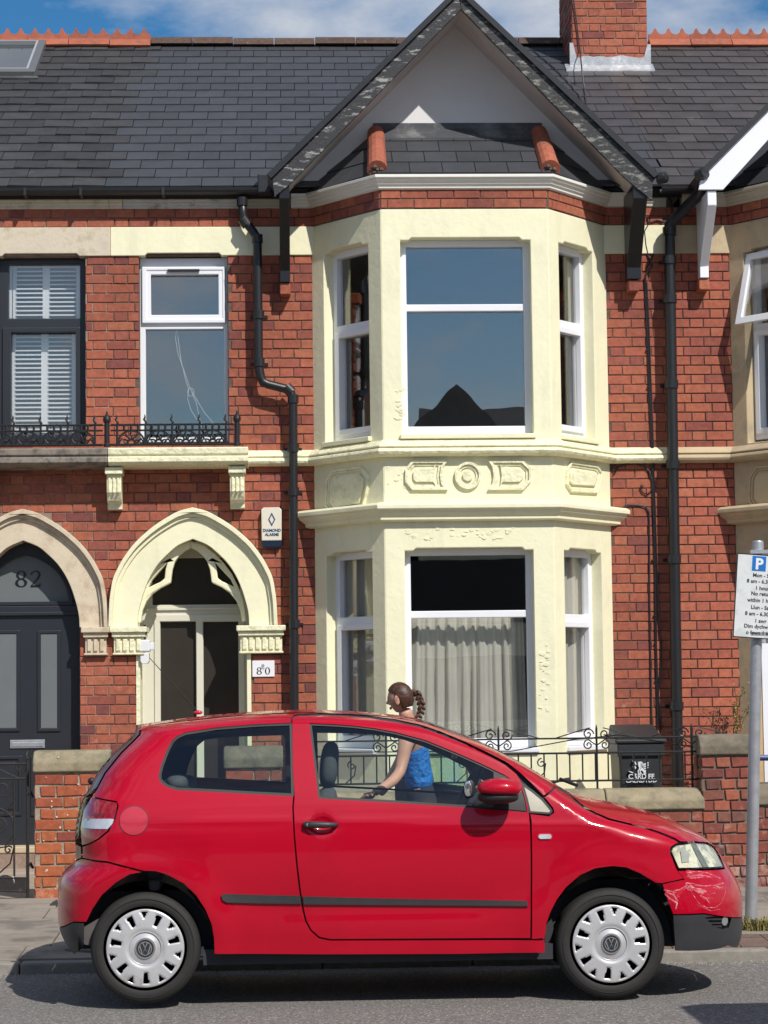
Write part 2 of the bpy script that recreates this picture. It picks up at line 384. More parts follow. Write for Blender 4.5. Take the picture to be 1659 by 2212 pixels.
def brick_mesh(w, h, proud, material, var):
    w = round(w/.004)*.004; h = round(h, 4); key = (w, h, proud, material.name, var)
    if key in _bm: return _bm[key]
    me = piece_mb(w, h, proud, random.Random(hash((w, h, var)) & 0xffff), [(-w/2, -h/2)], None).mesh('brick', False)
    me.materials.append(material); _bm[key] = me; return me
def piece_mb(w, h, proud, rng, _o, mb=None, fr=None, c=None, ch=.0035, rag=.0016):
    mb = mb or MB()
    def pt(x, z, d):
        if fr is None: return (x, -d, z)
        return fr.p(c[0]+x, c[1]+z, d)
    vs = []
    jt = [(rng.uniform(-rag, rag), rng.uniform(-rag, rag)) for _ in range(4)]
    for d, s in ((-.01, 0), (proud-ch, 0), (proud, ch)):
        for i, (sx, sz) in enumerate(((-1,-1),(1,-1),(1,1),(-1,1))):
            vs.append(pt(sx*(w/2-s)+jt[i][0], sz*(h/2-s)+jt[i][1], d))
    fs = [(8,9,10,11)]
    for k in (0, 4):
        for i in range(4): fs.append((k+i, k+(i+1)%4, k+(i+1)%4+4, k+i+4))
    return mb.add(vs, fs)
def in_view(p):
    x, y = project(p); return -10 < x < IW+10 and -10 < y < IH+10
def lay_bricks(rects, fr, parent, material, proud=.008, limit=300, name='brick', rag=.0016, hidden=None, rest_name='bricks'):
    """the pieces that show largest become objects, the others one joined part"""
    rng = random.Random(len(rects)); cand = []
    for r in rects:
        c = fr.p((r[0]+r[1])/2, (r[2]+r[3])/2, proud); vis = in_view(c) and not (hidden and hidden(*project(c)))
        cand.append((-(r[1]-r[0])*(1 if vis else .01), rng.random(), r))
    cand.sort(); ang = math.atan2(fr.u.y, fr.u.x); mb = MB(); cnt = getattr(lay_bricks, 'cnt', {})
    used = cnt.get(parent.name, 0)
    for i, (_, _, r) in enumerate(cand):
        w, h = r[1]-r[0], r[3]-r[2]; c = ((r[0]+r[1])/2, (r[2]+r[3])/2); pr = proud + rng.choice((-.002, 0, 0, .0015))
        if used < limit and _ < -.03:
            o = bpy.data.objects.new(name, brick_mesh(w, h, pr, material, rng.randrange(4))); COL.objects.link(o)
            o.location = fr.p(c[0], c[1], 0); o.rotation_euler = (0, rng.uniform(-.004, .004), ang); attach(o, parent); used += 1
        else: piece_mb(w, h, pr, rng, None, mb, fr, c, rag=rag)
    cnt[parent.name] = used; lay_bricks.cnt = cnt
    if mb.f: mb.obj(rest_name, material, parent, kind='stuff', fix=False)
def clip_poly(poly, clip):              # convex clip, both counter-clockwise
    out = list(poly)
    for i in range(len(clip)):
        ax, ay = clip[i]; bx, by = clip[(i+1) % len(clip)]; inp = out; out = []
        if not inp: return []
        def side(p): return (bx-ax)*(p[1]-ay)-(by-ay)*(p[0]-ax)
        for k in range(len(inp)):
            p, q = inp[k-1], inp[k]; sp, sq = side(p), side(q)
            if (sp >= 0) != (sq >= 0):
                t = sp/(sp-sq); out.append((p[0]+(q[0]-p[0])*t, p[1]+(q[1]-p[1])*t))
            if sq >= 0: out.append(q)
    return out
def lay_slates(o, U, V, poly, gauge, w, parent, material, limit=300, seed=1, shift=0.0, hidden=None, rough=0.0, origin=None, keep=None):
    U = Vector(U).normalized(); V = Vector(V).normalized(); W = U.cross(V); o = Vector(o)
    rng = random.Random(seed); u0 = min(p[0] for p in poly); u1 = max(p[0] for p in poly)
    v0 = min(p[1] for p in poly); v1 = max(p[1] for p in poly); M4 = Matrix.Identity(4)
    for i in range(3): M4[i][0] = U[i]; M4[i][1] = V[i]; M4[i][2] = W[i]
    items = []; r = 0; v = v0
    while v < v1-.02:
        x = (u0 if origin is None else origin)-w*(1+(r % 2)*.5)+shift*r
        while x < u1:
            a0, a1 = x+.003, x+w-.003
            q = [(a0, v), (a1, v), (a1, min(v+gauge+.004, v1)), (a0, min(v+gauge+.004, v1))]
            full = all(u0 <= p[0] <= u1 for p in q) and len(poly) == 4 and poly[0][0] == poly[3][0] and poly[1][0] == poly[2][0]
            if keep and not keep((a0+a1)/2, v): x += w; continue
            if not full: q = clip_poly(q, poly)
            if len(q) >= 3:
                cx = sum(p[0] for p in q)/len(q); cy = sum(p[1] for p in q)/len(q)
                area = abs(sum(q[i-1][0]*q[i][1]-q[i][0]*q[i-1][1] for i in range(len(q))))/2
                if area > .004: items.append((q, cx, cy, v, area))
            x += w
        v += gauge; r += 1
    def vis(it):
        p = o+U*it[1]+V*it[2]; x, y = project(p); return in_view(p) and not (hidden and hidden(x, y))
    items.sort(key=lambda t: (not vis(t), -t[4])); mb = MB(); cache = {}
    for i, (q, cx, cy, v, area) in enumerate(items):
        th = .010+rng.uniform(0, rough*.010); tl = rng.uniform(-rough, rough)*.012
        def verts(off):
            top = [(p[0]-cx, p[1]-cy, (th if p[1] < v+.03 else .003)+tl*(p[0]-cx)/w) for p in q]
            return top+[(a, b, -.006) for a, b, c in top]
        n = len(q); fs = [tuple(range(n))]+[(k+n, (k+1) % n+n, (k+1) % n, k) for k in range(n)]
        used = getattr(lay_slates, 'cnt', {}).get(parent.name, 0)
        if used < limit and vis(items[i]):
            me = bpy.data.meshes.new('slate')
            key = (round(q[0][0]-cx, 3), round(q[-1][1]-cy, 3), n, rng.randrange(3)) if n == 4 and area > w*gauge*.95 else None
            if key in cache and key: me = cache[key]
            else:
                me.from_pydata(verts(0), [], fs); me.materials.append(material)
                if key: cache[key] = me
            s = bpy.data.objects.new('slate', me); COL.objects.link(s)
            s.matrix_basis = Matrix.Translation(o+U*cx+V*cy) @ M4 @ Matrix.Rotation(rng.uniform(-1, 1)*rough*.012, 4, 'Z'); attach(s, parent)
            d = getattr(lay_slates, 'cnt', {}); d[parent.name] = used+1; lay_slates.cnt = d
        else: mb.add([o+U*(a+cx)+V*(b+cy)+W*c for a, b, c in verts(0)], fs)
    if mb.f: mb.obj('slates', material, parent, kind='stuff', fix=False)

# ------------------------------------------------------------------ key heights and widths, read from the photo onto the wall plane
X82 = FA.u_(238, 1200); X78 = FA.u_(1445, 700)
XL = FA.u_(675, 800); XR = FA.u_(1315, 800)
XLF = P(826, 800, FB).x; XRF = P(1190, 800, FB).x
XMIN, XMAX = FA.u_(0, 1100)-1.0, FA.u_(1659, 1100)+1.3
FF = Fr((XLF, FB, 0), (1, 0, 0), (0, -1, 0))
a = Vector((XLF-XL, FB-F, 0)).normalized(); FLf = Fr((XL, F, 0), a, (a.y, -a.x, 0))
a = Vector((XR-XRF, F-FB, 0)).normalized(); FRt = Fr((XRF, FB, 0), a, (a.y, -a.x, 0))
WL = (Vector((XLF-XL, FB-F))).length; WF = XRF-XLF; WR = WL
zB = lambda y: FF.z_(1000, y)            # heights read on the bay front
Z_band1, Z_band0 = zB(409), zB(450)      # the two brick courses under the cornice
Z_lin0 = FA.z_(400, 553)
Z_sc1, Z_sc0 = FA.z_(600, 970), FA.z_(600, 998)
PITCH_B = .0805
ZG = .12                                  # ground at the foot of the houses
h82 = root('terraced_house', (X82-2.4, F, ZG), 'left hand red brick house with dark pointed arch door and stone arch, number 82', 'house', 'houses of the brick terrace')
h80 = root('terraced_house', (1.4, F, ZG), 'middle red brick house with cream painted two storey bay window and arched porch', 'house', 'houses of the brick terrace')
h78 = root('terraced_house', (X78+2.0, F, ZG), 'right hand red brick house with bare stone bay window and white gable board', 'house', 'houses of the brick terrace')
# arches: half width against height above the springing
OUT_A = [(0,181),(48,179),(75,176),(102,171),(125,161),(148,148),(175,128),(195,108),(215,84),(232,58),(247,30),(255,0)]
INN_A = [(0,120),(28,118),(58,111),(88,101),(115,88),(138,72),(158,52),(175,31),(188,0)]
PXM = FPX/F
Z_SPR = FA.z_(418, 1353); ARX80 = FA.u_(418, 1353); ARX82 = ARX80-2*181/PXM-.005
def densify(t, n=5):
    out = []
    for (h0, w0), (h1, w1) in zip(t, t[1:]):
        for k in range(n): out.append((h0+(h1-h0)*k/n, w0+(w1-w0)*k/n))
    return out+[t[-1]]
def smooth_arch(t):
    m = len(t); out = []
    for i in range(m-1):
        p0 = t[max(i-1,0)]; p1 = t[i]; p2 = t[i+1]; p3 = t[min(i+2,m-1)]
        for k in range(4):
            s = k/4; q = []
            for c in (0,1):
                q.append(.5*((2*p1[c])+(-p0[c]+p2[c])*s+(2*p0[c]-5*p1[c]+4*p2[c]-p3[c])*s*s+(-p0[c]+3*p1[c]-3*p2[c]+p3[c])*s**3))
            out.append(tuple(q))
    return out+[t[-1]]
OUT_S = smooth_arch(OUT_A); INN_S = smooth_arch(INN_A)
def arch_line(t, cx, k=1.0, g=0.0, z=None):      # closed half-lines: right spring -> apex -> left spring
    z = Z_SPR if z is None else z
    r = [(cx+(w/PXM)*k+g*(1 if w > 0 else 0), z+h/PXM*k+(g if w == 0 else g*.6*h/255)) for h, w in t]
    l = [(2*cx-x, y) for x, y in reversed(r[:-1])]
    return r+l
def half_w(t, h):
    for (h0, w0), (h1, w1) in zip(t, t[1:]):
        if h0 <= h <= h1: return w0+(w1-w0)*(h-h0)/(h1-h0)
    return 0 if h > t[-1][0] else t[0][1]
def arch_hole(cx, t, shrink=0.0, low=None):
    def f(a, b):
        if b < Z_SPR+.001: 
            return (cx-low, cx+low) if low else None
        h = (a-Z_SPR)*PXM
        if h > t[-1][0]-shrink*PXM: return None
        w = half_w(t, max(h, 0))/PXM-shrink
        return (cx-w, cx+w) if w > .03 else None
    return f
IMP = .118/1.0
# openings
w82 = FA.rect(-8, 556, 185, 962); w80 = FA.rect(301, 556, 493, 950)
# ---- walls of the three houses: mortar core, then every brick
def strip(z0, z1, m=0.0): return rect_hole(-99, 99, z0-m, z1+m)
imp_z = (FA.z_(565, 1411), Z_SPR)
LOW_IN = 120/PXM
def imposts(a, b):                        # stone blocks the arches stand on
    return None
hid80 = lambda x, y: y > 1560 and 130 < x < 1300
bayhole = rect_hole(XL+.02, XR-.02, -1, 9)
def wall_for(house, u0, u1, core_holes, brick_holes, mortar, bmat, off, bond='flemish', jit=.02, hidden=None, z0=ZG, limit=300, rag=.002):
    n = int(round((Z_band1-z0)/PITCH_B)); z0 = Z_band1-n*PITCH_B
    mb = MB(); backing(mb, FA, u0, u1, z0, Z_band1, PITCH_B, core_holes)
    wl_ = mb.obj('wall', mortar, house)
    e0 = .25 if u0 == X82 else 0; e1 = .25 if u1 == X82 else 0
    rc = brick_rects(u0-e0, u1+e1, z0, Z_band1, PITCH_B, core_holes+brick_holes, off=off, bond=bond, jit=jit, origin=XMIN)
    if e0: rc = [r for r in rc if (r[0]+r[1])/2 >= X82]
    if e1: rc = [r for r in rc if (r[0]+r[1])/2 < X82]
    lay_bricks(rc, FA, wl_, bmat, hidden=hidden, limit=limit, rag=rag)
    return wl_
band_l = strip(Z_lin0, Z_band0, -.035); sc_l = strip(Z_sc0, Z_sc1, -.035)
c80 = [rect_hole(*w80[:2], w80[2], w80[3]), arch_hole(ARX80, INN_S, 0.0, LOW_IN), bayhole]
b80 = [band_l, sc_l, arch_hole(ARX80, OUT_S, .05), arch_hole(ARX82, OUT_S, .05)]
wall80 = wall_for(h80, X82, XL+.02, c80, b80, M_mort, M_brick, .05, 'flemish', .02, hid80, limit=180)
wall80b = wall_for(h80, XR-.02, X78, c80, b80, M_mort, M_brick, .05, 'flemish', .02, hid80, limit=115)
c82 = [rect_hole(*w82[:2], w82[2], w82[3]), arch_hole(ARX82, INN_S, 0.0, LOW_IN)]
b82 = [band_l, sc_l, arch_hole(ARX82, OUT_S, .05), arch_hole(ARX80, OUT_S, .05)]
wall82 = wall_for(h82, XMIN, X82, c82, b82, M_mort_pale, M_brick, .05, 'flemish', .02)
XL78 = FA.u_(1582, 900)
c78 = [rect_hole(XL78+.02, 99, -1, 9)]; b78 = [band_l, sc_l]
wall78 = wall_for(h78, X78, XMAX, c78, b78, M_mort78, M_brick78, .21, 'flemish', .0, rag=.0006)
# ---- rooms behind the windows
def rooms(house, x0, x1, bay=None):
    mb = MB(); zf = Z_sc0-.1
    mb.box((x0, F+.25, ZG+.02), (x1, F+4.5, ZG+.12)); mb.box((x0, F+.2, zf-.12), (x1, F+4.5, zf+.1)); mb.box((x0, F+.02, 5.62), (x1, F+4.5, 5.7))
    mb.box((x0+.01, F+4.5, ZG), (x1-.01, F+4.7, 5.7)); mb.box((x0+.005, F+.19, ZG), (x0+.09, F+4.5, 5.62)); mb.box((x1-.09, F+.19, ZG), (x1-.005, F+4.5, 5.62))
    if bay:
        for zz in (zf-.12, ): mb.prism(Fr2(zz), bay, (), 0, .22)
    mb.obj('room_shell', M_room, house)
class Fr2:                                  # horizontal frame: polygon in plan, thickness upwards
    def __init__(s, z): s.z = z
    def p(s, u, v, d=0): return Vector((u, v, s.z+d))
bayplan = [(XL+.1, F+.02), (XLF+.05, FB+.12), (XRF-.05, FB+.12), (XR-.1, F+.02)]
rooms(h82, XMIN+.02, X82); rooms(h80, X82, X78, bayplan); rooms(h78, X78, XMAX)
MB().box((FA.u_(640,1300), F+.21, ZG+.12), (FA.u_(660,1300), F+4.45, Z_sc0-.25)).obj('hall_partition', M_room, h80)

# ------------------------------------------------------------------ windows
def window(house, fr, rect, lights, mat_f, d=-.14, sashes=(), glass=None, name='window', th=.07, label=None):
    u0, u1, z0, z1 = rect; gl = glass or M_glass
    fo = MB().prism(fr, [(u0,z0),(u1,z0),(u1,z1),(u0,z1)], [[(a,c),(b,c),(b,e),(a,e)] for a,b,c,e in lights], d-th, d).obj(name, mat_f, house, bevel=.006, label=label)
    for i, (a, b, c, e) in enumerate(lights):
        if i in sashes:
            s = .045
            MB().prism(fr, [(a-s,c-s),(b+s,c-s),(b+s,e+s),(a-s,e+s)], [[(a+.004,c+.004),(b-.004,c+.004),(b-.004,e-.004),(a+.004,e-.004)]], d-.03, d+.022).obj('sash', mat_f, fo, bevel=.006)
        MB().fbox(fr, a-.01, b+.01, c-.01, e+.01, d-.05, d-.044).obj('pane', gl, fo)
    return fo
def wavy(fr, u0, u1, z0, z1, d, amp, n, m, seed=0, name='curtain', parent=None, material=None, top=None, spread=0.0):
    rng = random.Random(seed); mb = MB(); vs = []; fs = []; K = n*8; R = 10
    ph = [rng.uniform(-1.7, 1.7) for _ in range(n+2)]; am = [rng.uniform(.3, 1.3) for _ in range(n+2)]
    for r in range(R+1):
        t = r/R; z = z1+(z0-z1)*t
        for k in range(K+1):
            s = k/K; i = int(s*n); f = s*n-i; ff = f*f*(3-2*f)
            pa = ph[i]*(1-ff)+ph[i+1]*ff; aa = am[i]*(1-ff)+am[i+1]*ff
            w = math.sin(s*n*2*PI+pa*(.5+t))*amp*aa*(.55+.45*t)+.3*amp*math.sin(s*n*4.3*PI+2+t)
            uu = u0+(u1-u0)*(s+spread*(s-.5)*(t-.5))+.004*math.sin(9*t+ph[i]*5)*t
            zz = z if not (top and r == 0) else z+.006*math.sin(k*1.3)
            vs.append(fr.p(uu, zz, d+w))
    for r in range(R):
        for k in range(K):
            a = r*(K+1)+k; fs.append((a, a+1, a+K+2, a+K+1))
    mb.add(vs, fs); o = mb.obj(name, material, parent, smooth=True, fix=False)
    so = o.modifiers.new('s', 'SOLIDIFY'); so.thickness = .003
    return o
def shoulder(u0, u1, z0, z1, a=.07, s=.022):
    return [(u0,z0),(u1,z0),(u1,z1-s),(u1-a,z1-s),(u1-a-s,z1),(u0+a+s,z1),(u0+a,z1-s),(u0,z1-s)]
# --- upper window, number 82: dark frame, shutters behind
d = -.10
def R(fr, x0, y0, x1, y1, dd): return fr.rect(x0, y0, x1, y1, dd)
L1 = R(FA, 3, 570, 173, 688, d); L2 = R(FA, 14, 718, 165, 925, d)
g1 = (w82[0]+.09, L1[1], L1[2], L1[3]); g2 = (w82[0]+.11, L2[1], FA.z_(90, 940, d), L2[3])
o = window(h82, FA, (w82[0]-.02, w82[1]+.01, w82[2]-.03, w82[3]+.02), [g1, g2], M_dkframe, d, glass=M_glass_lo, sashes=(), name='window', label='dark framed upper window with white shutters behind the glass')
MB().prism(FA, [(w82[0]+.04, L2[2]-.3), (FA.u_(174,800,d), L2[2]-.3), (FA.u_(174,800,d), FA.z_(100,708,d)), (w82[0]+.04, FA.z_(100,708,d))],
           [[(g2[0]+.003,g2[2]+.003),(g2[1]-.003,g2[2]+.003),(g2[1]-.003,g2[3]-.003),(g2[0]+.003,g2[3]-.003)]], d-.02, d+.02).obj('sash', M_dkframe, o, bevel=.006)
sh = MB(); sl = MB()
for (x0, x1, yt, yb) in ((-30, 26, 575, 688), (28, 100, 575, 688), (100, 172, 575, 688), (-30, 24, 722, 935), (26, 97, 722, 935), (97, 163, 722, 935)):
    a0, b0, c0, e0 = FA.rect(x0, yt, x1, yb, d-.12)
    for k in (a0, b0-.03): sh.fbox(FA, k, k+.03, c0, e0, d-.145, d-.115)
    z = c0+.02
    while z < e0-.01:
        p = [FA.p(u_, zz, dd) for u_ in (a0+.03, b0-.03) for (zz, dd) in ((z, d-.100), (z+.012, d-.150), (z+.022, d-.150), (z+.0125, d-.100))]
        sl.add(p, [(0,1,2,3),(7,6,5,4),(0,4,5,1),(1,5,6,2),(2,6,7,3),(3,7,4,0)]); z += .0375
sh.obj('shutter_frame', M_shut, o)
sl.obj('shutter_slats', M_shut, o, kind='stuff')
# --- upper window, number 80
d = -.08
A = R(FA, 325, 592, 473, 681, d+.02); B = R(FA, 315, 711, 485, 945, d)
o = window(h80, FA, (w80[0]+.0, w80[1]-.002, w80[2]-.01, w80[3]+.01), [A, B], M_upvc, d, sashes=(0,), label='small upper window with a top hung sash above the balcony')
MB().prism(FA, [(FA.u_(307,640,d),FA.z_(400,699,d)),(FA.u_(487,640,d),FA.z_(400,699,d)),(FA.u_(487,640,d),FA.z_(400,577,d)),(FA.u_(307,640,d),FA.z_(400,577,d))],
           [[(A[0]-.03,A[2]-.03),(A[1]+.03,A[2]-.03),(A[1]+.03,A[3]+.03),(A[0]-.03,A[3]+.03)]], d, d+.03).obj('sash', M_upvc, o, bevel=.008)
a = FA.rect(362, 582, 431, 587, d+.03); MB().fbox(FA, *a, d+.03, d+.045).obj('vent', M_pipe, o)
cord = []
for x, y in ((381,712),(379,730),(384,762),(395,795),(401,822),(408,842)): cord.append(P(x, y, F-d+.055))
ring = [P(412+7*math.cos(t), 847+9*math.sin(t), F-d+.055) for t in [k*PI/6 for k in range(13)]]
c3 = [P(x, y, F-d+.055) for x, y in ((408,842),(405,860),(412,885),(424,905),(438,916))]
c4 = [P(x, y, F-d+.055) for x, y in ((382,712),(392,785),(410,838),(424,862),(442,892),(462,916))]
c5 = [P(x, y, F-d+.055) for x, y in ((414,848),(424,870),(430,900),(438,930))]
mb = MB()
for q in (cord, ring, c3, c4, c5): mb.tube(q, .0035, 5)
mb.obj('cord', mat('white_cord', (.75,.75,.72), .5), o)

# ------------------------------------------------------------------ stone bands on the flat walls
def dbl(x, y): return FA.px(x, y)
def stone_slab(house, u0, u1, z0, z1, m, notch=None, name='lintel_band', dd=.025, bev=.006):
    poly = [(u0,z0),(u1,z0),(u1,z1),(u0,z1)]
    if notch:
        a, b = notch; s = .022
        poly = [(u0,z0)]+([(a+.05,z0),(a+.05+s,z0+s),(b-.05-s,z0+s),(b-.05,z0)] if a+.05 > u0 else [(b-.05-s,z0+s),(b-.05,z0)] if False else [(a+.05,z0),(a+.05+s,z0+s),(b-.05-s,z0+s),(b-.05,z0)])+[(u1,z0),(u1,z1),(u0,z1)]
    return MB().prism(FA, poly, (), -.12, dd).obj(name, m, house, bevel=bev)
stone_slab(h82, XMIN, X82+.01, Z_lin0, Z_band0-.004, M_stone82, (w82[0], w82[1]))
stone_slab(h80, X82+.012, XL+.03, Z_lin0, Z_band0-.004, M_cream, (w80[0], w80[1]))
stone_slab(h80, XR-.03, X78-.004, Z_lin0+.0, Z_band0-.004, M_cream)
stone_slab(h78, X78, XL78+.03, Z_lin0, Z_band0-.004, M_stone78)
# ------------------------------------------------------------------ bay of number 80
bay = root('bay_window', (0,0,0)) if False else None
zb0 = ZG-.02
def bay_walls(house, frames, specs, m, z1):
    res = []
    for (fr, w, ops) in zip(frames, (s[0] for s in specs), (s[1] for s in specs)):
        o = MB().prism(fr, [(0,zb0),(w,zb0),(w,z1),(0,z1)], [shoulder(*q) for q in ops], -.20, 0).obj('bay_wall', m, house, bevel=.008)
        res.append(o)
    return res
def op(fr, xl, xr, yt, yb, ylx=None):
    xm = (xl+xr)/2; return (fr.u_(xl, (yt+yb)/2), fr.u_(xr, (yt+yb)/2), fr.z_(xm, yb), fr.z_(xm, yt))
upF = op(FF, 867, 1149, 513, 945); loF = op(FF, 877, 1156, 1183, 1624)
zu0, zu1, zl0, zl1 = upF[2], upF[3], loF[2], loF[3]
def facet_op(fr, xl, xr, y, z0, z1): return (fr.u_(xl, y), fr.u_(xr, y), z0, z1)
upL = facet_op(FLf, 701, 797, 750, zu0, zu1); loL = facet_op(FLf, 706, 806, 1350, zl0, zl1)
upR = facet_op(FRt, 1211, 1284, 750, zu0, zu1); loR = facet_op(FRt, 1222, 1302, 1350, zl0, zl1)
bw = bay_walls(h80, (FLf, FF, FRt), ((WL, (upL, loL)), (WF, (upF, loF)), (WR, (upR, loR))), M_cream, Z_band0-.004)
wF, wL_, wR_ = bw[1], bw[0], bw[2]
dW = -.11
def bay_win(fr, o, tz, gd, side=None, glass=None, label=None):
    u0, u1, z0, z1 = o; z0 = z0+.03
    f = .052 if side is None else .05
    if side is None:
        lights = [(u0+f,u1-f,z0+.075,tz-.028),(u0+f,u1-f,tz+.03,z1-.055)]; sa = ()
    else:
        lights = [(u0+f+.035,u1-f-.035,z0+.10,tz-.075),(u0+f,u1-f,tz+.03,z1-.06)]; sa = (0,)
    w = window(h80, fr, (u0-.004,u1+.004,z0,z1+.0), lights, M_upvc, gd, sashes=sa, glass=glass, label=label)
    return w, lights
tzU = FF.z_(1000, 665, dW); tzL = FF.z_(1010, 1327, dW)
winUF, lUF = bay_win(FF, upF, tzU, dW, label='large upper front bay window reflecting the sky'); winLF, lLF = bay_win(FF, loF, tzL, dW, glass=M_glass_lo, label='large lower front bay window with grey curtain')
winUL, _ = bay_win(FLf, upL, tzU-.1, -.10, 1, M_glass_lo); winLL, _ = bay_win(FLf, loL, tzL-.03, -.10, 1, M_glass_lo)
winUR, _ = bay_win(FRt, upR, tzU-.1, -.10, 1, M_glass_lo); winLR, _ = bay_win(FRt, loR, tzL-.03, -.10, 1, M_glass_lo)
# sills
for fr, q in ((FF, upF), (FLf, upL), (FRt, upR), (FF, loF), (FLf, loL), (FRt, loR)):
    MB().fbox(fr, q[0]-.02, q[1]+.02, q[2]-.01, q[2]+.028, -.12, .035).obj('window_sill', M_upvc if q in (loF, loR, loL) else M_cream, h80, bevel=.006)
# curtains
wavy(FF, loF[0]-.02, loF[1]-.05, zl0-.05, tzL+.01, -.30, .030, 11, 0, 3, 'curtain', winLF, M_curt, spread=.05)
wavy(FRt, loR[0]+.04, loR[1]+.16, zl0-.05, zl1, -.22, .018, 5, 0, 5, 'curtain', winLR, M_curt)
wavy(FLf, loL[0]-.16, loL[1]-.06, tzL-.02, zl1, -.21, .018, 5, 0, 6, 'curtain', winLL, M_net)
wavy(FLf, loL[0]-.16, loL[1]-.06, zl0-.05, tzL-.05, -.22, .018, 5, 0, 8, 'curtain', winLL, M_net)
wavy(FRt, upR[1]-.06, upR[1]+.16, zu0-.05, zu1, -.22, .02, 3, 0, 9, 'curtain', winUR, M_net)
wavy(FLf, upL[0]-.16, upL[0]-.03, zu0-.05, zu1, -.21, .02, 2, 0, 10, 'curtain', winUL, M_net)
# brick courses under the cornice, round the bay
for fr, w in ((FLf, WL), (FF, WF), (FRt, WR)):
    core = MB().fbox(fr, 0, w, Z_band0-.004, Z_band1, -.20, 0).obj('brick_band', M_mort, h80)
    lay_bricks(brick_rects(.004, w-.004, Z_band0, Z_band1, PITCH_B, [], off=.11, bond='stretcher', S=.21), fr, core, M_brick)
# plaster frieze between the storeys
def shrink(poly, g):
    n = len(poly); A = sum(poly[i-1][0]*poly[i][1]-poly[i][0]*poly[i-1][1] for i in range(n)); s = 1 if A > 0 else -1; out = []
    for i in range(n):
        a, b, c = poly[i-1], poly[i], poly[(i+1) % n]
        t1 = Vector((b[0]-a[0], b[1]-a[1])); t2 = Vector((c[0]-b[0], c[1]-b[1]))
        if t1.length < 1e-7 or t2.length < 1e-7: out.append(b); continue
        t1.normalize(); t2.normalize(); n1 = Vector((-t1.y, t1.x))*s; n2 = Vector((-t2.y, t2.x))*s; k = n1+n2
        if k.length < .2: out.append(b); continue
        k.normalize(); k *= g/max(.4, k.dot(n1)); out.append((b[0]+k.x, b[1]+k.y))
    return out
zf1, zf0 = FF.z_(1000, 990), FF.z_(1000, 1083)
def ring_pl(fr, outer, inset, d0, d1, parent, name='frieze_panel'):
    cx = sum(p[0] for p in outer)/len(outer); cz = sum(p[1] for p in outer)/len(outer)
    w = max(p[0] for p in outer)-min(p[0] for p in outer); h = max(p[1] for p in outer)-min(p[1] for p in outer)
    inn = shrink(outer, inset); in2 = shrink(outer, 2*inset); in3 = shrink(outer, 3*inset)
    m = MB().prism(fr, outer, [inn], -.01, d1).prism(fr, inn, [in2], -.01, d0).prism(fr, in3, (), -.01, d1*.8)
    return m.obj(name, M_cream_peel, parent, bevel=.007, seg=3)
def octo(fr, pts): return [fr.px(x, y) for x, y in pts]
f2 = lambda x, y: (852.5+x*.2986, 967.7+y*.2986)      # close-up of the frieze
o1 = [f2(*p) for p in ((125,305),(75,245),(75,155),(125,90),(385,90),(352,140),(345,200),(352,255),(385,305))]
o2 = [f2(*p) for p in ((672,305),(705,255),(714,200),(705,140),(672,90),(925,90),(988,150),(988,240),(930,305))]
ring_pl(FF, octo(FF, o1), .022, .012, .028, wF); ring_pl(FF, octo(FF, o2), .022, .012, .028, wF)
ring_pl(FF, octo(FF, [(f2(530,200)[0]+29*math.cos(t), f2(530,200)[1]+30*math.sin(t)*.98) for t in [k*PI/14 for k in range(28)]][::1]), .022, .014, .03, wF, 'frieze_roundel')
ring_pl(FRt, octo(FRt, [f2(*p) for p in ((1265,320),(1230,265),(1235,150),(1265,100),(1455,130),(1490,180),(1480,265),(1455,330))]), .020, .012, .026, wR_)
bL = lambda x, y: (553+x/3, 518.4+y/3)
ring_pl(FLf, octo(FLf, [bL(*p) for p in ((500,1785),(455,1720),(460,1560),(500,1490),(690,1465),(735,1520),(735,1600),(700,1750))]), .020, .012, .026, wL_)
# flaking paint lumps where the photo shows them
rg = random.Random(4); mb = MB()
for (x0, x1, y0, y1, n) in ((835, 905, 985, 1080, 26), (1090, 1150, 992, 1035, 24), (880, 1130, 1140, 1168, 30), (855, 870, 820, 915, 16), (1165, 1185, 1380, 1560, 22), (1130, 1190, 985, 1000, 8)):
    for k in range(n):
        x = rg.uniform(x0, x1); y = rg.uniform(y0, y1); u, z = FF.px(x, y); r = rg.uniform(.008, .028)
        pts = [(u+r*math.cos(t)*rg.uniform(.5, 1.3), z+r*.6*math.sin(t)*rg.uniform(.5, 1.3)) for t in [i*PI/3 for i in range(6)]]
        pts = [p for p in pts if .01 < p[0] < WF-.01]
        if len(pts) > 3: mb.prism(FF, pts, (), -.004, rg.uniform(.002, .006))
mb.obj('flaking_paint', M_cream, wF, kind='stuff')
# mouldings that wrap the bay
PATH = [(FA.u_(535,980), F), (XL, F), (XLF, FB), (XRF, FB), (XR, F), (X78-.003, F)]
zs1, zs0 = zB(950), zB(986); h_ = zs1-zs0
prof_string = [(-.05,zs1+.006),(.012,zs1),(.030,zs1-.012),(.075,zs1-h_*.34),(.078,zs1-h_*.42),(.055,zs1-h_*.48),(.088,zs1-h_*.56),(.096,zs1-h_*.72),(.085,zs1-h_*.86),(.05,zs1-h_),(-.05,zs1-h_)]
MB().sweep(PATH, prof_string).obj('string_course', M_cream_peel, h80, smooth=False, bevel=.004)
zc1, zc0 = zB(1086), zB(1126); h_ = zc1-zc0
prof_low = [(-.03,zc1+.012),(.03,zc1+.008),(.10,zc1-.002),(.125,zc1-.02),(.125,zc1-h_*.34),(.105,zc1-h_*.42),(.095,zc1-h_*.55),(.07,zc1-h_*.72),(.062,zc1-h_*.76),(.062,zc1-h_*.92),(.03,zc1-h_),(-.03,zc1-h_)]
ex = Vector((XL-XLF, F-FB)).normalized()*.10; ex2 = Vector((XR-XRF, F-FB)).normalized()*.10
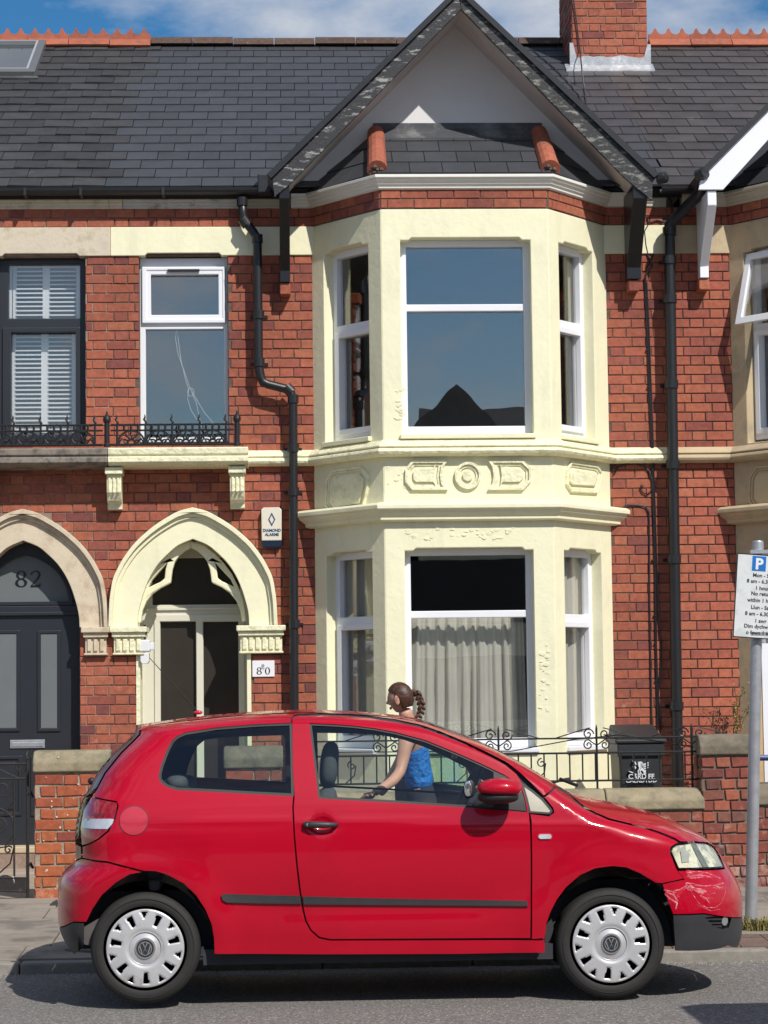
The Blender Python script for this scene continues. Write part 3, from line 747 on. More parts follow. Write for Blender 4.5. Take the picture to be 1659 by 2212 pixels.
MB().sweep([(XL-.10, F-.0), (XL-.02, F-.003)] and [(XL+ex.x, F+ex.y), (XLF, FB), (XRF, FB), (XR+ex2.x, F+ex2.y)], prof_low).obj('lower_cornice', M_cream, h80, bevel=.004)
ze1, ze0 = zB(381), zB(410); h_ = ze1-ze0
def prof_eave(z1, h, k=1.0): return [(-.05,z1),(.085*k,z1),(.085*k,z1-h*.22),(.068*k,z1-h*.27),(.068*k,z1-h*.40),(.05*k,z1-h*.50),(.045*k,z1-h*.66),(.030*k,z1-h*.72),(.028*k,z1-h*.92),(.01,z1-h),(-.05,z1-h)]
MB().sweep([(FA.u_(628,430),F)]+PATH[1:5]+[(FA.u_(1362,430), F)], prof_eave(ze1, h_, 1.05)).obj('bay_cornice', M_corn_w, h80, bevel=.003)
MB().sweep([(FA.u_(266,430),F-.001),(FA.u_(516,430),F-.001)], prof_eave(ze1, h_, .6)).obj('eaves_board', M_corn_g, h80, bevel=.003)
MB().sweep([(FA.u_(516,430)+.01,F-.001),(FA.u_(626,430),F-.001)], prof_eave(ze1, h_, .6)).obj('eaves_board', M_corn_b, h80, bevel=.003)
MB().sweep([(FA.u_(1364,430),F-.001),(X78-.003,F-.001)], prof_eave(ze1, h_, .6)).obj('eaves_board', M_corn_b, h80, bevel=.003)
MB().sweep([(XMIN,F-.001),(X82,F-.001)], prof_eave(ze1, h_, .6)).obj('eaves_board', M_stone82, h82, bevel=.003)
MB().sweep([(X82+.003,F-.001),(FA.u_(265,430),F-.001)], prof_eave(ze1, h_, .6)).obj('eaves_board', M_stone82, h80, bevel=.003)
# balcony slabs and corbels
zt = FA.z_(400, 966, .30); zbm = FA.z_(400, 1000, .1)
def slab(house, x0, x1, m, nm):
    pr = [(-.03,zt),(.30,zt),(.305,zt-.008),(.30,zt-.055),(.282,zt-.062),(.282,zt-.070),(.300,zt-.078),(.300,zt-.118),(.27,zt-.135),(.20,zt-.150),(-.03,zt-.155)]
    return MB().sweep([(x0,F),(x1,F)], pr).obj(nm, m, house, bevel=.005)
slab(h80, FA.u_(235, 975, .2), FA.u_(536, 975, .3)-.0, M_cream_peel, 'balcony_slab')
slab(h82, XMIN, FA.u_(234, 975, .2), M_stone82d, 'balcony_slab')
def corbel(house, xm, m):
    zt2 = zt-.156; mb = MB(); w = .06
    mb.box((xm-w-.012, F-.24, zt2-.055), (xm+w+.012, F+.01, zt2))
    sidep = [(.0,zt2-.055),(.19,zt2-.055),(.20,zt2-.08),(.20,zt2-.20),(.16,zt2-.27),(.10,zt2-.30),(.10,zt2-.34),(.0,zt2-.34)]
    n = len(sidep)
    mb.add([(x, F-a, z) for x in (xm-w, xm+w) for a, z in sidep], [tuple(range(n)), tuple(range(2*n-1, n-1, -1))]+[(k, k+n, (k+1) % n+n, (k+1) % n) for k in range(n)])
    for k in (-1, 0, 1):
        x = xm+k*.036; mb.box((x-.011, F-.214, zt2-.21), (x+.011, F-.19, zt2-.085))
    return mb.obj('corbel', m, house, bevel=.006)
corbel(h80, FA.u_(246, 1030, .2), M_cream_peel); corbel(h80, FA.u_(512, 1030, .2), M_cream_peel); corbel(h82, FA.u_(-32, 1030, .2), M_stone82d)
# ------------------------------------------------------------------ pointed arches, imposts, porch
def arch_stone(house, cx, m, name='arch_surround'):
    o = arch_line(OUT_S, cx); i = arch_line(INN_S, cx)
    return MB().prism(FA, o+list(reversed(i)), (), -.30, .035).obj(name, m, house, bevel=.006)
def hood(house, cx, m):
    k1, k2 = 1.0, .945; mb = MB()
    def line(k): return arch_line(OUT_S, cx, k, 0)
    a = line(1.0); b = line(.955); c = line(.915); d_ = line(.875)
    mb.prism(FA, a+list(reversed(b)), (), .0, .095); mb.prism(FA, b+list(reversed(c)), (), .0, .06)
    return mb.obj('hood_mould', m, house, bevel=.008)
arch_stone(h80, ARX80, M_cream); hood(h80, ARX80, M_cream); arch_stone(h82, ARX82, M_arch82); hood(h82, ARX82, M_arch82)
def impost(house, x0, x1, m, ends=True):
    zi = Z_SPR; mb = MB(); d0 = -.28
    mb.fbox(FA, x0-.0, x1+.0, zi-.045, zi, d0, .10); mb.fbox(FA, x0+.015, x1-.015, zi-.085, zi-.045, d0, .075); mb.fbox(FA, x0+.03, x1-.03, zi-.215, zi-.085, d0, .045)
    mb.fbox(FA, x0+.02, x1-.02, zi-.232, zi-.215, d0, .062)
    n = max(3, int((x1-x0)/.062)); w = (x1-x0-.08)/n
    for k in range(n): mb.fbox(FA, x0+.04+k*w+.009, x0+.04+(k+1)*w-.009, zi-.20, zi-.10, .04, .062)
    return mb.obj('impost', m, house, bevel=.006)
XI0 = FA.u_(177, 1353); XI1 = FA.u_(318, 1353); XJ0 = FA.u_(511, 1353); XJ1 = FA.u_(617, 1353)
XM = X82+.0
impost(h82, XI0, XM-.001, M_arch82); impost(h80, XM+.001, XI1, M_cream_peel); impost(h80, XJ0, XJ1, M_cream_peel)
# cusped tracery inside the arch of 80 (half traced, other half mirrored)
cA = lambda x, y: FA.px(x/3, 1036.9+y/3, -.10)
xc = FA.u_(1240/3, 1250, -.10)
half_in = [(914,925),(925,850),(950,790),(990,738),(1040,702),(1108,668),(1112,630),(1118,585),(1136,530),(1165,490),(1200,460),(1240,440)]
half_out = [(1240,395),(1150,430),(1090,478),(1030,540),(975,615),(935,700),(905,790),(893,860),(888,925)]
hole = [(962,700),(985,650),(1030,600),(1086,538),(1074,580),(1068,640),(1040,662),(1000,680)]
def mir(pts): return [(2*xc-x, z) for x, z in pts]
hi = [cA(*p) for p in half_in]; ho = [cA(*p) for p in half_out]; hh = [cA(*p) for p in hole]
hi[-1] = (xc, hi[-1][1]); ho[0] = (xc, ho[0][1])
poly = hi+ho; 
mb = MB().prism(FA, poly, [hh], -.16, -.06).prism(FA, mir(poly), [mir(hh)], -.16, -.06)
mb.obj('arch_tracery', M_cream, h80, bevel=.010, seg=2)
# cream edging of the porch opening and deep jambs
x0i, x1i = ARX80-LOW_IN, ARX80+LOW_IN
zi = Z_SPR-.232
MB().fbox(FA, x0i-.012, x0i+.022, ZG, zi, -.30, .012).obj('porch_jamb', M_cream_peel, h80); MB().fbox(FA, x1i-.022, x1i+.012, ZG, zi, -.30, .012).obj('porch_jamb', M_cream, h80)
# porch screen, set back, with two tall panes and a fanlight
DP = -.42
pr = lambda x0, y0, x1, y1: FA.rect(x0, y0, x1, y1, DP)
sc0 = (x0i-.1, x1i+.1, ZG, Z_SPR+188/PXM+.1)
gtop = pr(329, 1205, 518, 1306); gl_ = pr(347, 1343, 424, 1700); gr_ = pr(440, 1343, 516, 1700)
gl_ = (gl_[0], gl_[1], .75, gl_[3]); gr_ = (gr_[0], gr_[1], .75, gr_[3])
fl = MB().prism(FA, [(sc0[0],sc0[2]),(sc0[1],sc0[2]),(sc0[1],sc0[3]),(sc0[0],sc0[3])], [[(a,c),(b,c),(b,e),(a,e)] for a,b,c,e in (gtop, gl_, gr_)], DP-.07, DP).obj('porch_screen', mat('cream_joinery', (.66,.64,.54), .45, .03, 3), h80, bevel=.006)
for g in (gtop, gl_, gr_): MB().fbox(FA, g[0]-.01, g[1]+.01, g[2]-.01, g[3]+.01, DP-.045, DP-.038).obj('pane', M_hallglass, fl)
zz = FA.z_(420, 1316, DP); MB().fbox(FA, gtop[0]-.06, gtop[1]+.06, zz-.006, zz+.012, DP, DP+.02).obj('transom_bead', mat('cream_joinery', (0,0,0)), fl)
a_ = pr(333, 1330, 345, 1700)
MB().prism(FA, [(gl_[0]-.05,.65),(gr_[1]+.05,.65),(gr_[1]+.05,gl_[3]+.06),(gl_[0]-.05,gl_[3]+.06)], [[(gl_[0]-.004,.75-.004),(gl_[1]+.004,.75-.004),(gl_[1]+.004,gl_[3]+.004),(gl_[0]-.004,gl_[3]+.004)],[(gr_[0]-.004,.75-.004),(gr_[1]+.004,.75-.004),(gr_[1]+.004,gr_[3]+.004),(gr_[0]-.004,gr_[3]+.004)]], DP-.01, DP+.015).obj('door_leaf', mat('cream_joinery', (0,0,0)), fl, bevel=.004)
MB().box((x0i-.1, F+.30, ZG), (x0i-.005, F+.5, Z_SPR+.6)).obj('porch_side_wall', M_cream, h80)
MB().box((x1i+.005, F+.30, ZG), (x1i+.1, F+.5, Z_SPR+.6)).obj('porch_side_wall', M_cream, h80)
MB().box((x0i-.05, F-.25, ZG-.05), (x1i+.05, F+.5, ZG+.09)).obj('door_step', M_coping, h80, bevel=.01)
# ---- serif figures cut with strokes
def stroke(pts, ws):
    L = []; Rr = []
    for i, p in enumerate(pts):
        a = pts[max(i-1,0)]; b = pts[min(i+1,len(pts)-1)]; t = (Vector(b)-Vector(a)).normalized(); n = Vector((-t.y, t.x)); w = ws[i]/2 if isinstance(ws, (list, tuple)) else ws/2
        L.append((p[0]+n.x*w, p[1]+n.y*w)); Rr.append((p[0]-n.x*w, p[1]-n.y*w))
    return L+list(reversed(Rr))
def serif_digit(ch, cx, cz, h):
    """closed polygons with holes, in units of h"""
    res = []
    E = lambda x, y, a, b, n=20: [(cx+h*(x+a*math.cos(2*PI*k/n)), cz+h*(y+b*math.sin(2*PI*k/n))) for k in range(n)]
    if ch == '0': res.append((E(0,.5,.36,.5), [E(0,.5,.19,.455)]))
    if ch == '8':
        res.append((E(0,.262,.37,.262), [E(0,.262,.20,.215)])); res.append((E(0,.745,.31,.255), [E(0,.745,.16,.21)]))
    if ch == '2':
        pts = [(-.26,.74),(-.24,.86),(-.10,.965),(.06,.965),(.20,.88),(.24,.74),(.18,.58),(.02,.38),(-.16,.19),(-.29,.05)]
        ws = [.10,.07,.06,.07,.12,.14,.12,.08,.05,.04]
        res.append((stroke([(cx+h*x, cz+h*y) for x, y in pts], [w*h for w in ws]), []))
        res.append(([(cx+h*x, cz+h*y) for x, y in ((-.30,0),(.26,0),(.32,.22),(.27,.22),(.22,.11),(-.30,.09))], []))
    return res
# ---- door of number 82
DD = -.16
inn82 = arch_line(INN_S, ARX82, 1.0, 0)
fr_out = [(ARX82+LOW_IN+.02, ZG), ]+[(x+(.02 if x > ARX82 else -.02), z+.015) for x, z in inn82]+[(ARX82-LOW_IN-.02, ZG)]
k = .80
inn_l = [(ARX82+(x-ARX82)*k, FA.z_(60,1300,DD)+(z-Z_SPR)*.74) for x, z in inn82]
zt0 = FA.z_(60, 1300, DD); fan = [(ARX82+(x-ARX82)*.77, z) for x, z in [(p[0], zt0+.0+(p[1]-Z_SPR)*.54) for p in inn82]]
lowz = zt0-.001; ringp = [(ARX82+LOW_IN+.02, lowz)]+[q for q in fr_out[1:-1] if q[1] > lowz]+[(ARX82-LOW_IN-.02, lowz)]+list(reversed(fan))
door82 = MB().prism(FA, ringp, (), DD-.10, DD).prism(FA, [(ARX82-LOW_IN-.02, ZG),(ARX82+LOW_IN+.02, ZG),(ARX82+LOW_IN+.02, lowz-.001),(ARX82-LOW_IN-.02, lowz-.001)], (), DD-.10, DD).obj('door', M_door82, h82, bevel=.004, label='dark door under a glazed pointed fanlight')
fan_o = [(ARX82+(x-ARX82)*1.10, zt0-.03+(z-zt0)*1.10) for x, z in fan]
MB().prism(FA, fan_o, [fan], DD, DD+.018).obj('fanlight_frame', M_door82, door82, bevel=.004)
MB().prism(FA, [(ARX82+(x-ARX82)*1.02, z) for x, z in fan], (), DD-.05, DD-.03).obj('fanlight_pane', M_frost, door82)
u8, z8 = FA.px(46, 1268, DD-.03); u2, _z = FA.px(77, 1268, DD-.03); hh_ = 35/257.
mb = MB()
for ch, uu in (('8', u8), ('2', u2)):
    for o_, hs_ in serif_digit(ch, uu, z8, hh_): mb.prism(FA, o_, hs_, DD-.035, DD-.024)
mb.obj('house_number', M_black, door82)
def pan(x0, y0, x1, y1): return FA.rect(x0, y0, x1, y1, DD)
zt1 = FA.z_(60, 1306, DD); mb = MB()
mb.fbox(FA, ARX82-LOW_IN, ARX82+LOW_IN, FA.z_(60,1324,DD), FA.z_(60,1309,DD), DD, DD+.02)
fr0 = (FA.u_(-60,1500,DD), FA.u_(172,1500,DD), ZG+.1, FA.z_(60,1330,DD)); s = .03
mb.prism(FA, [(fr0[0]-s,fr0[2]),(fr0[1]+s,fr0[2]),(fr0[1]+s,fr0[3]+s),(fr0[0]-s,fr0[3]+s)], [[(fr0[0],fr0[2]+.01),(fr0[1],fr0[2]+.01),(fr0[1],fr0[3]),(fr0[0],fr0[3])]], DD, DD+.03)
mb.obj('door_frame', M_door82, door82, bevel=.006)
def panel(x0, y0, x1, y1, glass):
    a, b, c, e = pan(x0, y0, x1, y1); s = .028; mb = MB()
    mb.prism(FA, [(a-s,c-s),(b+s,c-s),(b+s,e+s),(a-s,e+s)], [[(a,c),(b,c),(b,e),(a,e)]], DD, DD+.014)
    if not glass: mb.fbox(FA, a+.025, b-.025, c+.025, e-.025, DD, DD+.010)
    p = mb.obj('door_panel', M_door82, door82, bevel=.005)
    if glass:
        MB().fbox(FA, a+.002, b-.002, c+.002, e-.002, DD, DD+.006).obj('panel_glass', M_frost, door82)
for g in ((88,1369,124,1573,True),(-26,1369,36,1573,True),(-100,1369,-48,1573,True),(74,1640,126,1755,False),(-26,1640,40,1755,False)): panel(*g)
a, b, c, e = pan(22, 1598, 97, 1616); MB().fbox(FA, a, b, c, e, DD, DD+.012).fbox(FA, a+.015, b-.015, c+.012, e-.02, DD+.012, DD+.018).obj('letter_plate', M_alu, door82, bevel=.004)
MB().box((ARX82-LOW_IN-.05, F-.06, FA.z_(60,1842)), (ARX82+LOW_IN-.01, F+.2, FA.z_(60,1828))).obj('door_sill', M_stone78, h82, bevel=.01)
MB().box((XMIN, F-.05, ZG-.3), (ARX82+LOW_IN+.05, F+.18, FA.z_(60,1843))).obj('door_step', M_mort_pale, h82)
st = MB().box((ARX82-LOW_IN-.1, F-.5, ZG-.3), (ARX82+LOW_IN+.05, F-.05, ZG+.10)).obj('door_step', M_soil, h82, bevel=.01)

# ------------------------------------------------------------------ main roofs
ZE = FA.z_(300, 404, .13); YE = F-.13; RUN = 3.95
YR = F+RUN; ZR = P(600, 97, YR).z; SL = math.hypot(YR-YE, ZR-ZE); PV = Vector((0, (YR-YE)/SL, (ZR-ZE)/SL)); PN = Vector((0, -PV.z, PV.y))
roof_z = lambda y: ZE+(y-YE)*(ZR-ZE)/(YR-YE)
GAUGE = SL/19.0; SW = .270
XR82 = X82+.02
def on_roof(px, py, lift=0):
    r = ray(px, py); o = Vector((0, YE, ZE))+PN*lift; t = (o-EYE).dot(PN)/r.dot(PN); return EYE+r*t
XS = on_roof(282, 250).x; XT = on_roof(1378, 270).x
def roof_deck(house, x0, x1, mort):
    o = Vector((0, YE+.03, ZE)); pts = []
    for x in (x0, x1):
        for v, w in ((0,-.012),(SL,-.012),(SL,-.10),(0,-.10)): q = o+PV*v+PN*w; pts.append((x, q.y, q.z))
    back = [(x, YR+RUN, ZE-.1) for x in (x0, x1)]
    r = MB().add(pts, [(0,1,2,3),(7,6,5,4),(0,4,5,1),(1,5,6,2),(2,6,7,3),(3,7,4,0)]).add([(x0,YR,ZR-.02),(x1,YR,ZR-.02),(x1,YR+RUN,ZE),(x0,YR+RUN,ZE),(x0,YR+.02,ZR-.2),(x1,YR+.02,ZR-.2),(x1,YR+RUN-.1,ZE-.12),(x0,YR+RUN-.1,ZE-.12)],
            [(0,1,2,3),(7,6,5,4),(0,4,5,1),(1,5,6,2),(2,6,7,3),(3,7,4,0)]).obj('roof', mort, house)
    MB().box((x0+.002, YR+RUN-.4, ZG), (x1-.002, YR+RUN-.2, ZE)).obj('back_wall', M_mort, house)
    return r
M_deck = mat('roof_felt', (.02,.02,.022), .95)
deck82 = roof_deck(h82, XMIN, XS, M_deck); deck80 = roof_deck(h80, XS, XT, M_deck); deck78 = roof_deck(h78, XT, XMAX, M_deck)
RO = Vector((0, YE, ZE))
hidG = lambda x, y: abs(x-991) < (y+20)*1.0 and y < 420
hid_sk = lambda x, y: x < 85 and 108 < y < 165
xb0, xb1 = on_roof(228, 395).x, on_roof(334, 102).x; XBv = lambda v: xb0+(xb1-xb0)*v/SL
lay_slates(RO, (1,0,0), PV, [(XMIN,0),(XS+.8,0),(XS+.8,SL),(XMIN,SL)], GAUGE, SW, deck82, M_slate_old, 300, 3, 0, rough=1.0, hidden=hid_sk, origin=XMIN, keep=lambda x, v: x < XBv(v))
lay_slates(RO, (1,0,0), PV, [(XMIN,0),(XT,0),(XT,SL),(XMIN,SL)], GAUGE, SW, deck80, M_slate, 300, 5, .0, hidden=hidG, rough=.25, origin=XMIN, keep=lambda x, v: x >= XBv(v))
lay_slates(RO, (1,0,0), PV, [(XT,0),(XMAX,0),(XMAX,SL),(XT,SL)], GAUGE, SW*1.04, deck78, M_slate78, 300, 9, .008, rough=.6)
# ragged joint between the two neighbours' roofs, broken line of mortar
mb = MB(); rg = random.Random(8)
for k in range(19):
    v = k*GAUGE; q = RO+PV*(v+.1)+PN*.012; mb.box((XT-.006+rg.uniform(-.004,.004), q.y-.09, q.z-.05), (XT+.012, q.y+.09, q.z+.004+.03))
# ridge tiles
def ridge(house, x0, x1, crest, m, L=.42, seed=0):
    mb = None; x = x0; rg = random.Random(seed)
    while x < x1-.05:
        xe = min(x+L, x1); mb = MB(); w = .13
        prof = [(-.14,-.085),(-.05,.0),(.05,.0),(.14,-.085),(.12,-.10),(-.12,-.10)] if crest else [(-.12,-.07),(-.085,-.01),(-.03,.02),(.03,.02),(.085,-.01),(.12,-.07)]
        dz = rg.uniform(-.006,.006); n = len(prof); g = .004
        mb.add([(xx, YR+a, ZR+.05+b+dz) for xx in (x+g, xe-g) for a, b in prof], [tuple(range(n)), tuple(range(2*n-1,n-1,-1))]+[(k, k+n, (k+1)%n+n, (k+1)%n) for k in range(n)])
        o = mb.obj('ridge_tile', m, house)
        if crest:
            pts = [(x+g, ZR+.04)]; nn = 3; ww = (xe-x-2*g)/nn
            for c in range(nn):
                xc_ = x+g+ww*(c+.5)
                for j in range(-10, 11):
                    s = j/10
                    hgt = .150-.062*math.sqrt(max(0, 1-((1-abs(s))/.82)**2)) if abs(s) > .18 else .150
                    pts.append((xc_+s*ww/2*.999, ZR+.02+hgt))
            pts.append((xe-g, ZR+.04))
            frr = Fr((0, YR, 0), (1,0,0), (0,-1,0)); q = MB().prism(frr, pts[::-1], (), -.014, .014).obj('ridge_crest', m, o)
        x = xe
X_r1 = P(327, 95, YR).x; X_r2 = P(1385, 100, YR).x
ridge(h82, P(327,95,YR).x-.42*9, X_r1, True, M_terra, seed=1)
ridge(h80, X_r1, P(1209,95,YR).x+.3, False, M_terra_old, seed=2); ridge(h78, P(1400,95,YR).x, P(1400,95,YR).x+.43*6, True, M_terra, .43, seed=3)
# skylight in the left roof
def rp(px, py, l=0): q = on_roof(px, py, 0); return q
sk = [on_roof(-60,170), on_roof(76,170), on_roof(98,101), on_roof(-40,101)]
u0s = sk[1].x-.95; u1s = sk[1].x; v0s = (sk[1]-RO).dot(PV); v1s = (sk[2]-RO).dot(PV)
class Fs:
    def p(s, u, v, d=0): return RO+Vector((u,0,0))+PV*v+PN*d
fs_ = Fs()
w = .07
skm = MB().prism(fs_, [(u0s,v0s),(u1s,v0s),(u1s,v1s),(u0s,v1s)], [[(u0s+w,v0s+w),(u1s-w,v0s+w),(u1s-w,v1s-w),(u0s+w,v1s-w)]], .0, .075).obj('skylight', mat('grey_skylight_frame', (.16,.165,.17), .45, .05, 4, metal=.3), h82, bevel=.006)
MB().prism(fs_, [(u0s+w,v0s+w),(u1s-w,v0s+w),(u1s-w,v1s-w),(u0s+w,v1s-w)], [[(u0s+w+.02,v0s+w+.02),(u1s-w-.02,v0s+w+.02),(u1s-w-.02,v1s-w-.02),(u0s+w+.02,v1s-w-.02)]], .02, .085).obj('skylight_trim', mat('pale_aluminium_trim', (.5,.51,.52), .4, .04, 4, metal=.4), skm)
MB().prism(fs_, [(u0s+w,v0s+w),(u1s-w,v0s+w),(u1s-w,v1s-w),(u0s+w,v1s-w)], (), .03, .045).obj('skylight_pane', mat('dark_skylight_glass', (.03,.04,.045), .08, .15, 6, coat=.5), skm)
MB().prism(fs_, [(u0s-.04,v0s-.07),(u1s+.03,v0s-.07),(u1s+.03,v0s),(u0s-.04,v0s)], (), .0, .028).obj('skylight_flashing', M_lead_d, skm)
# ------------------------------------------------------------------ chimney
cp = on_roof(1317, 146); YC = cp.y
FC = Fr((0, YC, 0), (1,0,0), (0,-1,0)); cx0, cx1 = FC.u_(1236, 80), FC.u_(1398, 80)
CD = .95
ch_z0 = FC.z_(1317, 128); ch_z1 = ch_z0+.075*22
chim = MB().box((cx0, YC, roof_z(YC)-.3), (cx1, YC+CD, ch_z1)).obj('chimney', M_mort_pale, h80, label='brick chimney stack with lead flashing at its foot')
lay_bricks(brick_rects(cx0, cx1, ch_z0-.02, ch_z1, .0767, [], off=.03, bond='flemish', jit=.03, S=.218, H=.104), FC, chim, M_brick, limit=300, rag=.003)
FCL = Fr((cx0, YC+CD, 0), (0,-1,0), (-1,0,0))
lay_bricks(brick_rects(0, CD, ch_z0-.02, ch_z1, .0767, [], off=.03, S=.218, H=.104), FCL, chim, M_brick_old, rag=.003, limit=0)  # left side laid in a darker brick mix than the front
mb = MB(); rg = random.Random(2)
zf = FC.z_(1317, 123.5); zb_ = FC.z_(1317, 147)
n = 24; top = [(cx0-.03+(cx1-cx0+.06)*k/n, zf+rg.uniform(-.012,.012)+(.13 if k < 2 or k > n-2 else 0)) for k in range(n+1)]
mb.prism(FC, [(cx0-.03, zb_-.05), (cx1+.03, zb_-.05)]+top[::-1], (), .0, .022)
o = mb.obj('lead_flashing', M_lead, chim)
y0_, y1_ = YC-.13, YC+.01
mb = MB().add([(cx0-.08,y0_,roof_z(y0_)+.018),(cx1+.05,y0_,roof_z(y0_)+.018),(cx1+.05,y1_,roof_z(y1_)+.035),(cx0-.08,y1_,roof_z(y1_)+.035),(cx0-.08,y0_,roof_z(y0_)),(cx1+.05,y0_,roof_z(y0_)),(cx1+.05,y1_,roof_z(y1_)),(cx0-.08,y1_,roof_z(y1_))],
        [(0,1,2,3),(7,6,5,4),(0,4,5,1),(1,5,6,2),(2,6,7,3),(3,7,4,0)]).obj('lead_apron', M_lead, chim)
# ------------------------------------------------------------------ gable with its barge boards
YG = F-.60; FG = Fr((0, YG, 0), (1,0,0), (0,-1,0))
g = lambda *pts: [FG.px(x, y) for x, y in pts]
gab = h80
MB().prism(FG, g((991,-13),(588,384),(593,425),(626,398),(996,20)), (), -.035, .0).obj('barge_board', M_bargeL, gab, bevel=.003)
MB().prism(FG, g((991.5,-13),(996.5,20),(1350,385),(1409,433),(1410,383)), (), -.035, .0).obj('barge_board', M_bargeR, gab, bevel=.003)
MB().prism(FG, g((991,-28),(577,377),(586,386),(991,-12.5)), (), -.08, .030).prism(FG, g((991.2,-28),(991.2,-12.5),(1412,385),(1422,377)), (), -.08, .030).obj('verge_strip', M_gutter, gab)
# roof slabs of the gable, running back into the main roof; pale soffit below
YB = F+3.1
def slabYZ(poly, y0, y1):
    n = len(poly); return MB().add([(x, y0, z) for x, z in poly]+[(x, y1, z) for x, z in poly], [tuple(range(n)), tuple(range(2*n-1,n-1,-1))]+[(k, (k+1)%n, (k+1)%n+n, k+n) for k in range(n)])
tpL, tpR = g((991,-27),(578,378),(590,392),(991,2)), g((991,-27),(991,2),(1409,392),(1421,378))
slabYZ(tpL, YG+.03, YB).obj('gable_roof', M_slate, gab); slabYZ(tpR, YG+.03, YB).obj('gable_roof', M_slate, gab)
sfL, sfR = g((995,12),(991,3),(606,384),(618,392)), g((995,12),(1376,392),(1390,384),(991.5,3))
slabYZ(sfL, YG+.036, F+.02).obj('soffit', M_soffit, gab); slabYZ(sfR, YG+.036, F+.02).obj('soffit', M_soffit, gab)
ap = FG.px(994, 5); lf = FG.px(610, 384); rt = FG.px(1385, 384)
FW = Fr((0, F-.012, 0), (1,0,0), (0,-1,0))
MB().prism(FW, [(lf[0]-.02, ze1-.06), (rt[0]+.02, ze1-.06), rt, ap, lf], (), -.1, 0).obj('gable_wall', M_render, gab)
# timber brackets under the feet of the gable
def bracket(house, px, ytop, ybot, m, brk, w=.075, yg=YG, name='gable_bracket'):
    x = P(px, (ytop+ybot)/2, yg+.2).x; zt_ = P(px, ytop, yg+.02).z; zb_ = P(px, ybot, F-.16).z; n = 4
    side = [(yg+.02, zt_), (yg+.02, zt_-.12), (F-.17, zb_+.10), (F-.17, zb_), (F-.06, zb_), (F-.06, zt_)]
    k = len(side); o = MB().add([(x-w/2, y, z) for y, z in side]+[(x+w/2, y, z) for y, z in side], [tuple(range(k)), tuple(range(2*k-1,k-1,-1))]+[(i, (i+1)%k, (i+1)%k+k, i+k) for i in range(k)]).obj(name, m, house, bevel=.005)
    MB().box((x-.045, F-.15, zb_-.10), (x+.045, F+.02, zb_-.002)).obj('brick_corbel', M_brick, house, bevel=.01)
bracket(h80, 615, 398, 610, M_black, 1, .085); bracket(h80, 1377, 398, 603, M_black, 1, .12)
# ------------------------------------------------------------------ small hipped roof over the bay
ov = .05; k1 = Vector((XLF-XL, FB-F)).normalized(); zbe = FF.z_(1000, 372, .12); ztp = FA.z_(1000, 286, .0)
nL = FLf.n; nR = FRt.n
def off_plan(o):
    pts = [Vector((XL,F)), Vector((XLF,FB)), Vector((XRF,FB)), Vector((XR,F))]; ns = [Vector((nL.x,nL.y)), Vector((0,-1)), Vector((nR.x,nR.y))]
    a = pts[0]+ns[0]*o; t = (pts[1]-pts[0]); a = a+t*((F-a.y)/t.y)
    b = pts[3]+ns[2]*o; t = (pts[3]-pts[2]); b = b+t*((F-b.y)/t.y)
    def mid(p, n1, n2): k = (n1+n2).normalized(); return p+k*(o/k.dot(n1))
    return [a, mid(pts[1], ns[0], ns[1]), mid(pts[2], ns[1], ns[2]), b]
e = off_plan(ov); TL = Vector((P(812,300,F).x, F, ztp)); TR = Vector((P(1163,300,F).x, F, ztp))
E3 = [Vector((p.x, p.y, zbe)) for p in e]
broof = MB().add([E3[0], E3[1], E3[2], E3[3], TL, TR, *[Vector((p.x, p.y, zbe-.05)) for p in E3]], [(1,2,5,4),(0,1,4),(2,3,5),(0,6,7,1),(1,7,8,2),(2,8,9,3),(6,9,8,7)]).obj('bay_roof', M_deck, h80)
def slope(pts3, parent, seed):
    o = pts3[0]; U = (pts3[1]-pts3[0]).normalized(); nrm = (pts3[1]-pts3[0]).cross(pts3[2]-pts3[0]).normalized(); V = nrm.cross(U)
    poly = [((p-o).dot(U), (p-o).dot(V)) for p in pts3]
    lay_slates(o+nrm*.006, U, V, poly, .235, .27, parent, M_slate, 300, seed, .0, rough=.1)
slope([E3[1], E3[2], TR, TL], broof, 21); slope([E3[0], E3[1], TL], broof, 22); slope([E3[2], E3[3], TR], broof, 23)
for A_, B_ in ((TL, E3[1]), (TR, E3[2])):
    for k in range(3):
        a = A_.lerp(B_, k*.30+.05); b = A_.lerp(B_, min(.95, k*.30+.36)); r = .072+k*.003
        MB().tube([a+Vector((0,0,.01+k*.004)), b+Vector((0,0,.012+k*.004))], [r, r+.006], 14).obj('hip_tile', M_terra, h80, smooth=False)
    mb = MB(); rg = random.Random(3); q = A_.lerp(B_, .955)
    for k in range(9): c = q+Vector((rg.uniform(-.05,.05), rg.uniform(-.03,.02), rg.uniform(-.03,.05))); mb.lathe(c, [(.004,-.02),(.022,-.006),(.02,.01),(.004,.02)], 6)
    mb.obj('hip_mortar', M_mort, h80)
za, zb2 = FA.z_(1000, 266, .02), FA.z_(1000, 292, .02)
MB().fbox(FA, P(806,280,F).x, P(1170,280,F).x, zb2, za, .0, .03).obj('roof_flashing', M_lead_d, h80, bevel=.003)
yq = F-.14; tt = (F-yq)/(F-E3[1].y); zq = ztp+(zbe-ztp)*tt
MB().add([(TL.x-.02,yq,zq+.02),(TR.x+.02,yq,zq+.02),(TR.x+.02,F-.02,ztp+.035),(TL.x-.02,F-.02,ztp+.035),(TL.x-.02,yq,zq),(TR.x+.02,yq,zq),(TR.x+.02,F-.02,ztp),(TL.x-.02,F-.02,ztp)], [(0,1,2,3),(7,6,5,4),(0,4,5,1),(1,5,6,2),(2,6,7,3),(3,7,4,0)]).obj('lead_apron', M_lead_d, h80)
